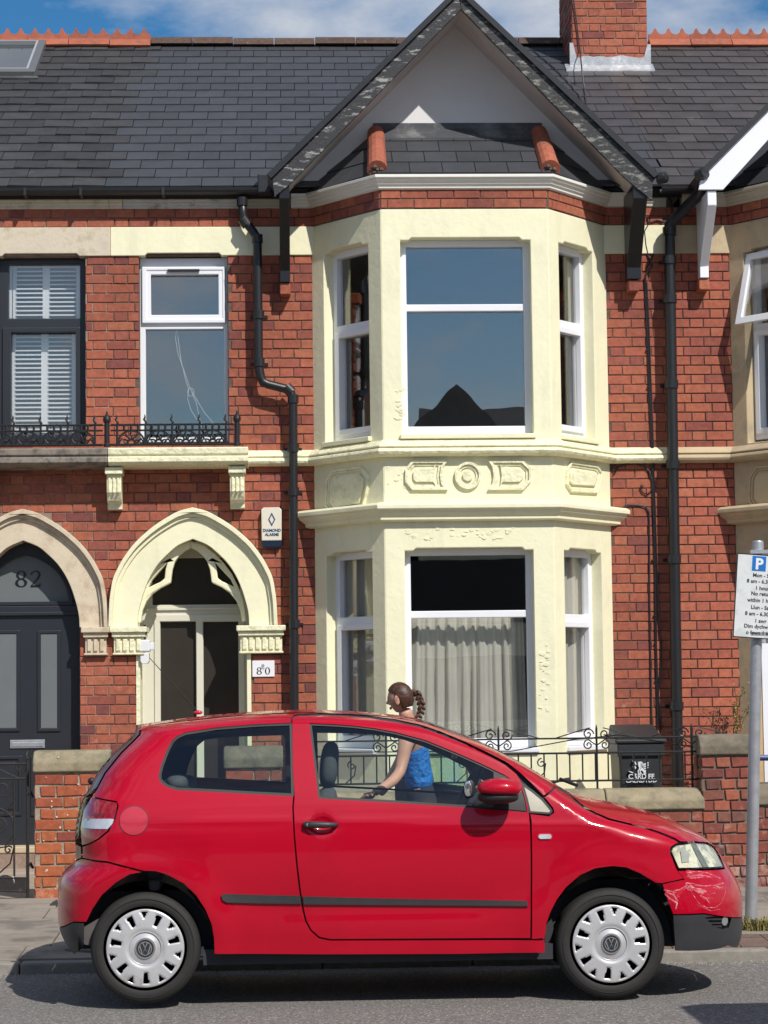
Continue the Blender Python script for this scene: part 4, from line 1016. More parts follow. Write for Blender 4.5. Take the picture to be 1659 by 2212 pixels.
# gutters
def gutter_prof(z, r=.055, c=.075): return [(r*math.cos(t)+c, z+r*math.sin(t)) for t in [PI+k*PI/8 for k in range(9)]]+[(r*math.cos(t)*.86+c, z+r*math.sin(t)*.86) for t in [2*PI-k*PI/8 for k in range(9)]]
MB().sweep([(p.x, p.y) for p in [e[0]+Vector((.09,0)), *off_plan(.0)[1:3], e[3]-Vector((.09,0))]], gutter_prof(zbe+.012, .034, .035)).obj('bay_gutter', M_gutter, h80)
zg = FA.z_(300, 408, .15)
for house, x0, x1 in ((h82, XMIN, X82+.1), (h80, X82+.1, FA.u_(583,410)), (h80, FA.u_(1421,410), X78), (h78, X78, X78+.25)):
    o = MB().sweep([(x0, F-.075), (x1, F-.075)], gutter_prof(zg)).obj('gutter', M_gutter, house)
for x in (540, 1063, -350): pass
MB().box((FA.u_(557,385),F-.22,zg-.05),(FA.u_(587,385),F-.07,zg+.11)).obj('gutter_end', M_gutter, h80, bevel=.01)
MB().tube([P(1420,386,YG+.05), P(1437,383,YG+.02), P(1440,383,YG-.02)], [.05,.05,.02], 10).obj('gutter_end', M_gutter, h80)
for px in (179, 355, 60): 
    x = FA.u_(px, 412); MB().box((x-.012, F-.215, zg-.062), (x+.012, F-.07, zg+.0)).obj('gutter_bracket', M_gutter, h82 if px < 238 else h80)
# ------------------------------------------------------------------ bay and gable of number 78, the same pattern further along
DX = XL78-XL
S2 = lambda p: (p[0]+DX, p[1])
FL78 = Fr((XL78, F, 0), FLf.u, FLf.n); FF78 = Fr((XLF+DX, FB, 0), (1,0,0), (0,-1,0))
MB().prism(FL78, [(0,zb0),(WL,zb0),(WL,Z_band0-.004),(0,Z_band0-.004)], [shoulder(*upL), shoulder(*loL)], -.20, 0).obj('bay_wall', M_stone78, h78, bevel=.008)
w78 = 1.0
MB().prism(FF78, [(0,zb0),(w78,zb0),(w78,Z_band0-.004),(0,Z_band0-.004)], [shoulder(.16,.9,*upF[2:]), shoulder(.16,.9,*loF[2:])], -.20, 0).obj('bay_wall', M_stone78, h78, bevel=.008)
def win78(fr, o, tz, side):
    u0, u1, z0, z1 = o; z0 += .03; f = .05
    L = [(u0+f+.02,u1-f-.02,z0+.09,tz-.07),(u0+f,u1-f,tz+.03,z1-.06)]
    w = window(h78, fr, (u0-.004,u1+.004,z0,z1), L, M_upvc, -.10, sashes=(0,), glass=M_glass_lo); return w, L
wU78, LU = win78(FL78, upL, tzU-.1, 1); win78(FL78, loL, tzL-.03, 1); win78(FF78, (.16,.9,upF[2],upF[3]), tzU, 0); win78(FF78, (.16,.9,loF[2],loF[3]), tzL, 0)
# top light pushed open
a, b, c, e = LU[1]; a -= .05; b += .03; c -= .02; e += .03; tilt = .17
def tl(u, z, d): k = (e-z)/(e-c); return FL78.p(u, z, -.06+k*tilt+d)
class Ft:
    def p(s, u, z, d=0): return tl(u, z, d)
so = MB().prism(Ft(), [(a,c),(b,c),(b,e),(a,e)], [[(a+.06,c+.06),(b-.06,c+.06),(b-.06,e-.06),(a+.06,e-.06)]], -.025, .025).obj('open_sash', M_upvc, wU78, bevel=.005)
MB().fbox(Ft(), a+.055, b-.055, c+.055, e-.055, -.004, .004).obj('open_pane', M_glass_lo, wU78)
for fr, w in ((FL78, WL), (FF78, w78)):
    core = MB().fbox(fr, 0, w, Z_band0-.004, Z_band1, -.20, 0).obj('brick_band', M_mort78, h78)
    lay_bricks(brick_rects(.004, w-.004, Z_band0, Z_band1, PITCH_B, [], off=.11, bond='stretcher', S=.21), fr, core, M_brick78, limit=400)
P78 = [(X78+.003, F), (XL78, F), (XLF+DX, FB), (XLF+DX+w78, FB)]
MB().sweep(P78, prof_string).obj('string_course', M_stone78, h78, bevel=.004)
MB().sweep([(XL78+ex.x, F+ex.y), (XLF+DX, FB), (XLF+DX+w78, FB)], prof_low).obj('lower_cornice', M_stone78, h78, bevel=.004)
MB().sweep([(FA.u_(1470,430), F)]+P78[1:], prof_eave(ze1, h_, 1.05)).obj('bay_cornice', M_corn_b, h78, bevel=.003)
o78 = octo(FLf, [bL(*p) for p in ((500,1785),(455,1720),(460,1560),(500,1490),(690,1465),(735,1520),(735,1600),(700,1750))])
mm = M_cream_peel; M_cream_peel = M_stone78; ring_pl(FL78, o78, .020, .012, .026, h78); M_cream_peel = mm
bp = [(XL78+.1,F+.02),(XLF+DX+.05,FB+.12),(XLF+DX+w78,FB+.12),(XLF+DX+w78,F+.02)]
MB().prism(Fr2(Z_sc0-.22), bp, (), 0, .22).obj('bay_floor', M_room, h78)
gs = lambda pts: [S2(p) for p in pts]
MB().prism(FG, gs(g((991,-13),(586,384),(580,412),(634,412),(996,20))), (), -.035, .0).obj('barge_board', M_upvc_w, h78, bevel=.003)
MB().prism(FG, gs(g((991,-28),(577,377),(586,386),(991,-12.5))), (), -.08, .030).obj('verge_strip', M_gutter, h78)
slabYZ(gs(tpL), YG+.03, YB).obj('gable_roof', M_slate78, h78); slabYZ(gs(tpR), YG+.03, YB).obj('gable_roof', M_slate78, h78); slabYZ(gs(sfR), YG+.036, F+.02).obj('soffit', M_black, h78); MB().prism(FG, gs(g((991.5,-13),(996.5,20),(1350,385),(1409,433),(1410,383))), (), -.035, .0).obj('barge_board', M_upvc_w, h78); slabYZ(gs(sfL), YG+.036, F+.02).obj('soffit', M_black, h78)
MB().prism(FW, gs([(lf[0]-.02, ze1-.06), (rt[0], ze1-.06), rt, ap, lf]), (), -.1, 0).obj('gable_wall', M_render, h78)
E78 = [p+Vector((DX,0,0)) for p in E3]; T78 = TL+Vector((DX,0,0))
b78 = MB().add([E78[0], E78[1], E78[1]+Vector((w78,0,0)), T78+Vector((w78,0,0)), T78]+[p+Vector((0,0,-.05)) for p in (E78[0],E78[1],E78[1]+Vector((w78,0,0)))], [(1,2,3,4),(0,1,4),(0,5,6,1),(1,6,7,2)]).obj('bay_roof', M_slate78, h78)
slope([E78[0], E78[1], T78], b78, 31)
MB().sweep([(p.x+DX, p.y) for p in [e_ for e_ in [off_plan(.0)[0], off_plan(.0)[1]]]]+[(XLF+DX+w78, off_plan(.0)[1].y)], gutter_prof(zbe+.012, .034, .035)).obj('bay_gutter', M_gutter, h78)
bracket(h78, 1531, 412, 600, M_upvc_w, 1, .075)
MB().tube([P(1509,380,YG+.03), P(1524,372,YG-.03)], [.055,.05], 10).obj('gutter_end', M_gutter, h78)

# ------------------------------------------------------------------ rainwater pipes
def pipe(pts, r, joints, name, label, house_z, grp=None, m=None):
    b = pts[-1]; t = root(name, (b.x, b.y, house_z), label, 'drainpipe', grp)
    dense = []
    for i, p in enumerate(pts):
        if 0 < i < len(pts)-1:
            a, c = pts[i-1], pts[i+1]; k = min(.05, (p-a).length*.4, (c-p).length*.4)
            q0 = p+(a-p).normalized()*k; q1 = p+(c-p).normalized()*k
            dense += [q0, q0.lerp(p,.6).lerp(p.lerp(q1,.4),.5), q1]
        else: dense.append(p)
    MB().tube(dense, r, 14).obj('pipe', m or M_pipe, t, smooth=True)
    for j in joints:
        d = (j[1]-j[0]).normalized(); c = j[0]
        MB().tube([c-d*.035, c+d*.035], r*1.25, 14).obj('pipe_collar', M_pipe, t)
        if j[2]: MB().box((c.x-.075, F-.02, c.z-.012), (c.x+.075, F+.0, c.z+.012)).box((c.x-r*.9, F-.02-(F-.02-c.y), c.z-.012), (c.x+r*.9, F-.01, c.z+.012)).obj('pipe_clip', M_pipe, t)
    return t
yp = F-.13
L = [P(522,428,yp), P(526,474,yp), P(556,512,yp), P(559,790,yp), P(566,827,yp), P(626,842,yp), P(633,862,yp), P(636,1700,yp)]
zgr = L[-1].copy(); zgr.z = ZG; L[-1] = P(636,1560,yp); L.append(Vector((L[-1].x+.004, yp, ZG)))
V3 = Vector
def J(x, y, clip=1, dx=0): p = P(x, y, yp); return (p, p+V3((dx,0,-1)), clip)
pipe(L, .037, [J(523,436,0), J(529,480,0,.7), J(556,516,0), J(559,680), J(560,783), J(624,842,0,1), J(633,862,0), J(633,968), J(634,1062), J(636,1348)], 'drainpipe', 'black rainwater pipe with a double bend left of the cream bay', ZG, 'drainpipes on the terrace')
L = [P(1522,392,F-.45), P(1510,420,F-.3), P(1445,485,yp), P(1446,520,yp), P(1463,1590,yp)]
xb = L[-1].x; L.append(Vector((xb+.005, yp, ZG)))
pipe(L, .047, [(P(1446,500,yp), P(1446.5,540,yp), 0), *[(P(1447+(y-646)*.0165, y, yp), P(1447+(y-646)*.0165, y+10, yp), 1) for y in (562, 646, 830, 1004, 1208, 1525)]], 'drainpipe', 'straight black downpipe right of the bay with a slanted swan neck', ZG, 'drainpipes on the terrace')
# cables down the wall between bay and pipe
def cable(pts, r, Y=F-.02): return MB().tube([P(x, y, Y) for x, y in pts], r, 5, True)
cb = root('wall_cables', (P(1410,1500,F).x, F-.02, ZG), 'bundle of thin black cables looping down the brick wall beside the bay', 'cables')
for pts, r in (
    ([(1425,403),(1440,415),(1452,440),(1453,470),(1445,484),(1420,476),(1402,482),(1392,500),(1395,530),(1400,552),(1410,575),(1396,590),(1393,610),(1396,660),(1400,760),(1405,860),(1409,960)], .008),
    ([(1398,470),(1406,500),(1415,540),(1405,565),(1393,585)], .005), ([(1428,478),(1429,520),(1427,545)], .005),
    ([(1393,600),(1399,700),(1403,850),(1408,960),(1410,1003),(1412,1100),(1416,1250),(1417,1400),(1420,1500),(1421,1576)], .010),
    ([(1397,610),(1402,720),(1407,850),(1411,960),(1412,1010),(1415,1100),(1420,1250),(1424,1350),(1429,1400),(1427,1450),(1422,1500),(1427,1560),(1428,1576)], .006),
    ([(1324,1018),(1335,1008),(1350,1003),(1370,1001),(1388,1004),(1401,1016),(1408,1034),(1410,1060),(1411,1110)], .009),
    ([(1350,1090),(1380,1091),(1394,1094),(1402,1106),(1403,1150),(1403,1260),(1404,1350),(1406,1450),(1408,1576)], .008),
    ([(1325,1018),(1322,1008),(1328,1004),(1333,1010),(1330,1020),(1324,1026)], .006),
    ([(1384,1052),(1390,1050),(1386,1047),(1383,1055),(1388,1064),(1398,1068),(1406,1062),(1410,1050)], .006)):
    cable(pts, r).obj('cable', M_pipe, cb)
mb = MB()
for y in (640, 755, 836, 1005, 1210, 1330, 1390, 1470): p = P(1396+(y-640)*.027, y, F-.02); mb.box((p.x-.012,p.y-.012,p.z-.006),(p.x+.012,p.y+.02,p.z+.006))
mb.obj('cable_clips', M_pipe, cb, kind='stuff')
# television lead hanging from the chimney over the roof
q = [on_roof(x, y, .03) for x, y in ((1265,225),(1256,170),(1250,130))]
ch = root('roof_cable', q[0], 'thin dark cable running from the chimney down the slates behind the gable', 'cable')
MB().tube([on_roof(1267,232,.02), on_roof(1262,190,.02), on_roof(1257,152,.16), FC.p(*FC.px(1252,110), .03), FC.p(*FC.px(1246,60), .03), FC.p(*FC.px(1238,0), .03), FC.p(*FC.px(1236,-25), .03)], .007, 5).obj('cable', M_pipe, ch)
MB().tube([on_roof(x, y, .02) for x, y in ((1266,232),(1250,205),(1225,175),(1195,145),(1165,120),(1150,106))], .006, 5).obj('cable', M_pipe, ch)
# ------------------------------------------------------------------ text
def text(body, size, fr, u, z, d, m, parent, name='lettering', align='CENTER', sx=1.0, rot=0.0, ext=.0015, w=0.0):
    c = bpy.data.curves.new('t', 'FONT'); c.body = body; c.size = size; c.align_x = align; c.extrude = ext; c.offset = w; c.resolution_u = 3
    o = bpy.data.objects.new('t', c); COL.objects.link(o)
    me = bpy.data.meshes.new_from_object(o.evaluated_get(bpy.context.evaluated_depsgraph_get())); bpy.data.objects.remove(o)
    ca, sa = math.cos(rot), math.sin(rot)
    for v in me.vertices:
        x, y, zz = v.co.x*sx, v.co.y, v.co.z; v.co = fr.p(u+x*ca-y*sa, z+x*sa+y*ca, d+zz)
    me.materials.clear(); return mesh_obj(name, me, m, parent)
M_ink = mat('black_ink', (.012,.012,.014), .5)
# alarm box
ab = root('alarm_box', (P(586,1180,F).x, F, P(586,1180,F).z), 'cream burglar alarm box with a navy base and diamond logo above the porch', 'alarm box')
a, b, c, e = FA.rect(564, 1096, 609, 1168, .07)
MB().prism(FA, [(a+.004,c),(b-.004,c),(b-.001,e-.02),(b-.02,e),(a+.02,e),(a+.001,e-.02)], (), 0, .07).obj('case', mat('aged_cream_plastic', (.72,.68,.55), .35, .03, 3), ab, bevel=.008, seg=3)
c2 = FA.z_(586, 1182, .07); MB().prism(FA, [(a+.006,c2+.012),(a+.02,c2),(b-.02,c2),(b-.006,c2+.012),(b-.002,c+.012),(a+.002,c+.012)], (), 0, .06).obj('base', mat('navy_plastic', (.01,.02,.05), .3), ab, bevel=.006)
u, z = FA.px(587, 1122, .07); nav = mat('navy_ink', (.03,.06,.15), .4)
MB().prism(FA, [(u,z-.058),(u+.030,z),(u,z+.058),(u-.030,z)], [[(u,z-.038),(u+.019,z),(u,z+.038),(u-.019,z)]], .069, .073).obj('logo', nav, ab)
text('DIAMOND', .034, FA, u, FA.z_(587,1147,.07)-.006, .071, nav, ab, sx=.93, w=.0012); text('ALARMS', .034, FA, u, FA.z_(587,1156,.07)-.006, .071, nav, ab, sx=.93, w=.0012)
# house number plate
npl = root('number_plate', (P(568,1462,F).x, F, P(568,1462,F).z), 'white number 80 plate on the brick pier right of the porch', 'house number')
a, b, c, e = FA.rect(545, 1427, 593, 1462, .02)
MB().fbox(FA, a, b, c, e, .006, .022).obj('plate', M_upvc, npl, bevel=.003)
for chh, px in (('8', 560), ('0', 578)):
    mb = MB()
    u, z = FA.u_(px, 1456, .02), FA.z_(568, 1457, .02)
    for o_, hs_ in serif_digit(chh, u, z, .060): mb.prism(FA, o_, hs_, .021, .0245)
    mb.obj('numeral', M_ink, npl)
gr = mat('grey_print', (.28,.30,.29), .5); u, z = FA.px(568, 1438, .02); mb = MB()
for k in range(6): t = k*PI/3; mb.prism(FA, [(u+.008*math.cos(t)+.007*math.cos(s), z+.008*math.sin(t)+.007*math.sin(s)) for s in [i*PI/3 for i in range(6)]], (), .021, .0235+k*.0002)
mb.tube([FA.p(u,z-.005,.023), FA.p(u+.002,z-.04,.023)], .0018, 4).tube([FA.p(u,z-.025,.023), FA.p(u-.018,z-.015,.023)], .002, 4).tube([FA.p(u,z-.028,.023), FA.p(u+.016,z-.018,.023)], .002, 4)
mb.obj('rose_print', gr, npl)
# porch lamp box
lp = root('wall_light', (P(314,1436,F-.1).x, F-.1, P(314,1436,F).z), 'white bulkhead light with a sensor on the left jamb of the porch', 'wall light')
wp = mat('white_plastic', (.74,.75,.76), .35, .04, 4)
a, b, c, e = FA.rect(301, 1382, 324, 1408, .03); MB().fbox(FA, a, b, c, e, -.10, .06).obj('housing', wp, lp, bevel=.012, seg=3)
a, b, c, e = FA.rect(303, 1410, 322, 1434, .03); MB().prism(FA, [(a+.012,c),(b-.012,c),(b,c+.02),(b,e),(a,e),(a,c+.02)], (), -.08, .05).obj('diffuser', wp, lp, bevel=.008, seg=3)
a, b, c, e = FA.rect(324, 1388, 333, 1404, .02); MB().fbox(FA, a, b, c, e, -.03, .04).obj('sensor', wp, lp, bevel=.006)
p0 = FA.p(*FA.px(312,1352,.05), .03); MB().tube([FA.p(*FA.px(x, y, .0), .0) for x, y in ((313,1350),(309,1358),(316,1366),(311,1374),(314,1382))], .010, 6).obj('bracket', M_iron, lp)
# ------------------------------------------------------------------ ground
def sheet(name, pts, mat_, kind='structure', rows=None):
    o = MB().add(pts, [tuple(range(len(pts)))]).obj(name, mat_); o['kind'] = kind; return o
YK = 13.78; ZK = .062
road_z = lambda y: -.004-.004*max(0, min(1, (y-12.1)/1.7)) if y > 12.1 else (.05-.05*(y-6)/6.1 if y > 6 else .05)
ys = [-60, -6.2, -6.0, 6.0, 9.0, 12.1, YK+.02]; zs = [.05, .05, .05, .05, .026, 0.0, -.008]
mb = MB(); vs = []; 
for y, z in zip(ys, zs): vs += [(-160, y, z), (160, y, z)]
mb.add(vs, [(2*i, 2*i+1, 2*i+3, 2*i+2) for i in range(len(ys)-1)]); road = mb.obj('road', M_asph); road['kind'] = 'structure'
base = MB().add([(-200,YK+.05,-.10),(200,YK+.05,-.10),(200,300,-.10),(-200,300,-.10)], [(0,1,2,3)]).obj('ground', M_soil); base['kind'] = 'structure'
YW = 16.75                                   # front of the garden walls
pz = lambda y: ZK+(y-YK)/(YW-YK)*.115
pav = MB().add([(-14,YK+.11,pz(YK+.11)-.02),(14,YK+.11,pz(YK+.11)-.02),(14,YW+.02,pz(YW)-.012),(-14,YW+.02,pz(YW)-.012)], [(0,1,2,3)]).obj('pavement', M_joint); pav['kind'] = 'structure'
garden = MB().add([(-14,YW+.021,pz(YW)-.01),(14,YW+.021,pz(YW)-.01),(14,F+.1,ZG-.005),(-14,F+.1,ZG-.005)], [(0,1,2,3)]).obj('garden_ground', M_soil); garden['kind'] = 'structure'
kb = root('kerb', (0, YK, 0), kind='structure'); rg = random.Random(12)
x = -5.2
while x < 6.5:
    L_ = .9; z = ZK; MB().box((x+.004, YK, -.09), (x+L_-.004, YK+.125, z+rg.uniform(-.004,.002))).obj('kerb_stone', M_kerb, kb, bevel=.012); x += L_
edges = [YK+.13, 14.42, 15.02, 15.66, 16.22, YW+.01]
for r in range(5):
    y0, y1 = edges[r], edges[r+1]; x = -5.0+rg.random()*.5
    while x < 6.3:
        w = rg.choice((.62,.75,.9)) if r else rg.choice((.6,.75))
        if x > 1.9 and r == 0:
            w = .21
            for k in range(3):
                yy0 = y0+k*(y1-y0)/3; yy1 = y0+(k+1)*(y1-y0)/3; zz = rg.uniform(-.002,.002)
                MB().add([(x+.004,yy0+.004,pz(yy0)+zz),(x+w-.004,yy0+.004,pz(yy0)+zz),(x+w-.004,yy1-.004,pz(yy1)+zz),(x+.004,yy1-.004,pz(yy1)+zz),(x+.004,yy0+.004,pz(yy0)-.04),(x+w-.004,yy0+.004,pz(yy0)-.04),(x+w-.004,yy1-.004,pz(yy1)-.04),(x+.004,yy1-.004,pz(yy1)-.04)],
                    [(0,1,2,3),(0,4,5,1),(1,5,6,2),(2,6,7,3),(3,7,4,0)]).obj('paving_block', mat('reddish_block', (.17,.11,.085), .95, .2, 12, .5, 140, rnd=.15), pav, fix=False)
            x += w; continue
        zz = rg.uniform(-.003,.003)
        MB().add([(x+.005,y0+.005,pz(y0)+zz),(x+w-.005,y0+.005,pz(y0)+zz*.3),(x+w-.005,y1-.005,pz(y1)+zz),(x+.005,y1-.005,pz(y1)-zz),(x+.005,y0+.005,pz(y0)-.05),(x+w-.005,y0+.005,pz(y0)-.05),(x+w-.005,y1-.005,pz(y1)-.05),(x+.005,y1-.005,pz(y1)-.05)],
            [(0,1,2,3),(0,4,5,1),(1,5,6,2),(2,6,7,3),(3,7,4,0)]).obj('paving_slab', M_pave, pav, bevel=.004, fix=False)
        x += w
mb = MB(); dx0 = P(118,1944,YW-.25).x
for k in range(8): mb.box((dx0+k*.022, YW-.42, pz(YW-.3)), (dx0+k*.022+.010, YW-.14, pz(YW-.3)+.012))
dg = mb.box((dx0-.015,YW-.43,pz(YW-.3)-.01),(dx0+.19,YW-.13,pz(YW-.3)+.006)).obj('drain_grate', mat('grate_iron', (.05,.045,.04), .8, .3, 30)); tag(dg, 'small dark drain grate in the pavement behind the car bumper', 'drain grate')
# litter of grit along the gutter
rg = random.Random(77); mb = MB()
for k in range(700):
    y = YK-abs(rg.gauss(0,.10))-.01; x = rg.uniform(-3.5,4.5); s = rg.uniform(.003,.011); z = road_z(y)
    mb.add([(x-s,y,z),(x,y-s,z),(x+s,y+s*.4,z),(x+s*.2,y,z+s*.9)], [(0,1,3),(1,2,3),(2,0,3)])
for k in range(900):
    y = rg.uniform(11.0,13.7); x = rg.uniform(-3.5,4.5); s = rg.uniform(.002,.006); z = road_z(y)
    mb.add([(x-s,y,z),(x,y-s,z),(x+s,y+s*.4,z),(x+s*.2,y,z+s*.9)], [(0,1,3),(1,2,3),(2,0,3)])
o = mb.obj('grit', mat('pale_grit', (.30,.27,.23), .95, .4, 60), fix=False); tag(o, 'loose pale grit along the gutter and on the asphalt', 'grit', kind='stuff')

# ------------------------------------------------------------------ garden walls, piers, copings
FWL = Fr((0, YW, 0), (1,0,0), (0,-1,0))
def coping_block(x0, x1, z0, z1, m, parent, y0=None, dep=.34, roundl=False):
    y0 = YW-.03 if y0 is None else y0; h = z1-z0
    prof = [(y0, z0), (y0, z0+h*.48), (y0+.07, z1-.008), (y0+.10, z1), (y0+dep-.10, z1), (y0+dep-.07, z1-.01), (y0+dep, z0+h*.48), (y0+dep, z0)]
    n = len(prof); return MB().add([(x, y, z) for x in (x0, x1) for y, z in prof], [tuple(range(n)), tuple(range(2*n-1,n-1,-1))]+[(k, k+n, (k+1)%n+n, (k+1)%n) for k in range(n)]).obj('coping', m, parent, bevel=.014, seg=3)
def garden_wall(x0, x1, ytop, ycb, bmat, mmat, cop, label, grp, off, xm=None, cuts=(), zbase=None, bond='flemish', jit=.03, proud=.010, dep=.33, cx=(.0,.0)):
    xm = xm or (x0+x1)/2; u0, u1 = FWL.u_(x0, 1800), FWL.u_(x1, 1800); zt_ = P(xm, ytop, YW+.05).z; zcb = P(xm, ycb, YW-.03).z; zb_ = pz(YW)-.01
    t = root('garden_wall', ((u0+u1)/2, YW+.15, zb_), label, 'garden wall', grp)
    n = max(1, round((zcb-.012-zb_)/.0815)); p = (zcb-.012-zb_)/n
    core = MB().box((u0, YW, zb_-.05), (u1, YW+dep-.05, zcb+.005)).obj('core', mmat, t)
    lay_bricks(brick_rects(u0+.001, u1-.001, zb_, zcb-.012, p, [], off=off, S=.215, H=.103, j=.013, bond=bond, jit=jit), FWL, core, bmat, proud=proud, rag=.005)
    FE = Fr((u0, YW+dep-.05, 0), (0,-1,0), (-1,0,0)); lay_bricks(brick_rects(0, dep-.05, zb_, zcb-.012, p, [], off=.05, S=.215, H=.103, j=.013, bond='stretcher'), FE, core, bmat, proud=proud*.6, limit=0)
    FE = Fr((u1, YW, 0), (0,1,0), (1,0,0)); lay_bricks(brick_rects(0, dep-.05, zb_, zcb-.012, p, [], off=.05, S=.215, H=.103, j=.013, bond='stretcher'), FE, core, bmat, proud=proud*.6, limit=0)
    xs = [u0-.02+cx[0]]+[FWL.u_(c, 1700) for c in cuts]+[u1+.02+cx[1]]
    for a, b in zip(xs, xs[1:]): coping_block(a+.003, b-.003, zcb, zt_, cop, t, dep=dep+.04)
    return t
M_mortw = mat('crumbling_mortar', (.33,.28,.21), .95, .3, 20, .9, 90, col2=(.16,.15,.10), c2s=9)
M_mortd = mat('old_dark_mortar', (.16,.135,.105), .95, .35, 20, .9, 90)
garden_wall(76, 232, 1621, 1668, M_brick_org, M_mortw, M_coping, 'orange brick garden pier with a stone cap between the gate and the car boot', 'garden walls along the pavement', .07)
garden_wall(489, 608, 1612, 1660, M_brick_old, M_mortw, M_coping2, 'dull brick gate pier seen through the rear side window of the car', 'garden walls along the pavement', .07)
garden_wall(609, 1518, 1703, 1750, M_brick_old, M_mortd, M_coping, 'low brick garden wall with long coping stones under the iron railings', 'garden walls along the pavement', .11, xm=1400, cuts=(800, 1050, 1308), dep=.30)
garden_wall(1519, 1622, 1586, 1631, M_brick_old, M_mortd, M_coping2, 'crumbling dark brick pier with a square cap behind the parking sign post', 'garden walls along the pavement', .02, jit=.1, proud=.014, bond='mixed')
garden_wall(1623, 1900, 1690, 1738, M_brick_old, M_mortd, M_coping2, 'dark garden wall with coping right of the sign post', 'garden walls along the pavement', .02, jit=.1, proud=.012, bond='mixed')
# mortar crumbs and lichen spots on the orange pier
rg = random.Random(5); mb = MB()
for k in range(55):
    x, y = rg.uniform(76, 228), rg.uniform(1632, 1928); u, z = FWL.px(x, y, .012); r = rg.uniform(.003, .010)
    mb.prism(FWL, [(u+r*math.cos(t)*rg.uniform(.6,1.2), z+r*math.sin(t)*rg.uniform(.6,1.2)) for t in [i*PI/3 for i in range(6)]], (), .004, .0135)
o = mb.obj('lichen', mat('pale_lichen', (.62,.54,.42), .95)); tag(o, 'pale lichen and mortar specks on the orange brick pier', 'lichen', kind='stuff')

# ------------------------------------------------------------------ wrought iron
def spiral(cx, cz, r0, turns, a0, sgn=1, n=22, r1=.006):
    return [(cx+(r0+(r1-r0)*t)*math.cos(a0+sgn*2*PI*turns*t), cz+(r0+(r1-r0)*t)*math.sin(a0+sgn*2*PI*turns*t)) for t in [k/n for k in range(n+1)]]
YFN = YW+.12; FN = Fr((0, YFN, 0), (1,0,0), (0,-1,0))
zt_, zm_, zb_ = FN.z_(1300,1594), FN.z_(1300,1626), FN.z_(1300,1686)
xf0, xf1 = FN.u_(612,1650), FN.u_(1512,1650)
fen = root('garden_railing', ((xf0+xf1)/2, YFN, P(1300,1704,YW).z), 'low black wrought iron railing with scrolls on the cream house garden wall', 'railing')
for z, r in ((zt_,.007),(zm_,.008),(zb_,.008)): MB().tube([FN.p(xf0,z), FN.p(xf1,z)], r, 6).obj('rail', M_iron, fen)
x = xf0+.02; 
while x < xf1: MB().tube([FN.p(x,zb_-.0), FN.p(x,zm_)], .0065, 6).obj('bar', M_iron, fen); x += 27.8/(FPX/YFN)
for px in (834, 1077, 1289, 1494):
    x = FN.u_(px, 1620); MB().tube([FN.p(x,zb_-.08), FN.p(x,zt_+.07), FN.p(x,zt_+.10)], [.009,.009,.002], 6).obj('post', M_iron, fen)
    for sg in (-1, 1):
        MB().tube([FN.p(a,b) for a,b in spiral(x+sg*.062, zt_+.030, .042, 1.4, PI/2*(1+sg)+(PI/2 if sg>0 else -PI/2)+PI/2, -sg)], .0055, 5).obj('scroll', M_iron, fen)
        MB().tube([FN.p(a,b) for a,b in [(x+sg*.006, zt_-.05)]+spiral(x+sg*.062, zt_-.050, .038, 1.4, PI/2, -sg)], .0055, 5).obj('scroll', M_iron, fen)
        MB().tube([FN.p(x+sg*.05,zt_+.075), FN.p(x+sg*.16,zt_+.045), FN.p(x+sg*.30,zt_+.004)], .0045, 5).obj('scroll', M_iron, fen)
for px in (760, 1000, 1170):
    x = FN.u_(px, 1650); MB().tube([FN.p(a,b) for a,b in spiral(x, zm_-.07, .035, 1.2, PI/2, 1)+[]], .005, 5).obj('scroll', M_iron, fen)
    MB().tube([FN.p(x+.03,zm_-.07), FN.p(x+.02,zm_-.14), FN.p(x-.05,zb_)], .005, 5).obj('scroll', M_iron, fen)
MB().tube([FN.p(xf0+.3,zm_+.03,-.03), FN.p(FN.u_(1106,1600),zm_+.02,-.03), FN.p(FN.u_(1240,1600),zt_-.01,-.03), FN.p(FN.u_(1340,1600),zt_+.02,-.03), FN.p(FN.u_(1500,1620),zm_+.03,-.03)], .004, 4).obj('loose_wire', M_iron, fen)
# gate of number 82
FGt = Fr((0, YW+.08, 0), (1,0,0), (0,-1,0)); G = lambda x, y: FGt.p(*FGt.px(x, y))
gate = root('iron_gate', (FGt.u_(10,1930), YW+.08, pz(YW)), 'rusty black iron garden gate with scrollwork left of the orange pier', 'gate')
MB().tube([G(59,1636), G(60,1940)], .013, 6).obj('gate_post', M_rust, gate); MB().tube([G(60,1640), G(58,1630), G(60,1622)], [.02,.016,.003], 6).obj('finial', M_rust, gate)
MB().tube([G(30,1683), G(31,1893)], .008, 6).obj('bar', M_rust, gate); MB().tube([G(-26,1683), G(-25,1893)], .008, 6).obj('bar', M_rust, gate)
for a, b in (((-60,1652),(57,1650)),((-60,1684),(57,1682)),((-60,1895),(58,1897)),((-60,1922),(58,1926))): MB().tube([G(*a), G(*b)], .009, 6).obj('rail', M_rust, gate)
MB().box((FGt.u_(-60,1910), YW+.075, FGt.z_(0,1926)), (FGt.u_(56,1910), YW+.083, FGt.z_(0,1896))).obj('kick_plate', M_rust, gate)
def sc_(px, py, rpx, turns, a0, sg): 
    u, z = FGt.px(px, py); return [FGt.p(a, b) for a, b in spiral(u, z, rpx/(FPX/YW), turns, a0, sg)]
for args in ((44,1658,12,1.5,-1.2,1),(8,1704,20,1.6,.2,-1),(-1,1784,18,1.6,1.5,-1),(14,1912,22,1.0,2.2,-1),(18,1836,9,1.2,.5,1)): MB().tube(sc_(*args), .0065, 5).obj('scroll', M_rust, gate)
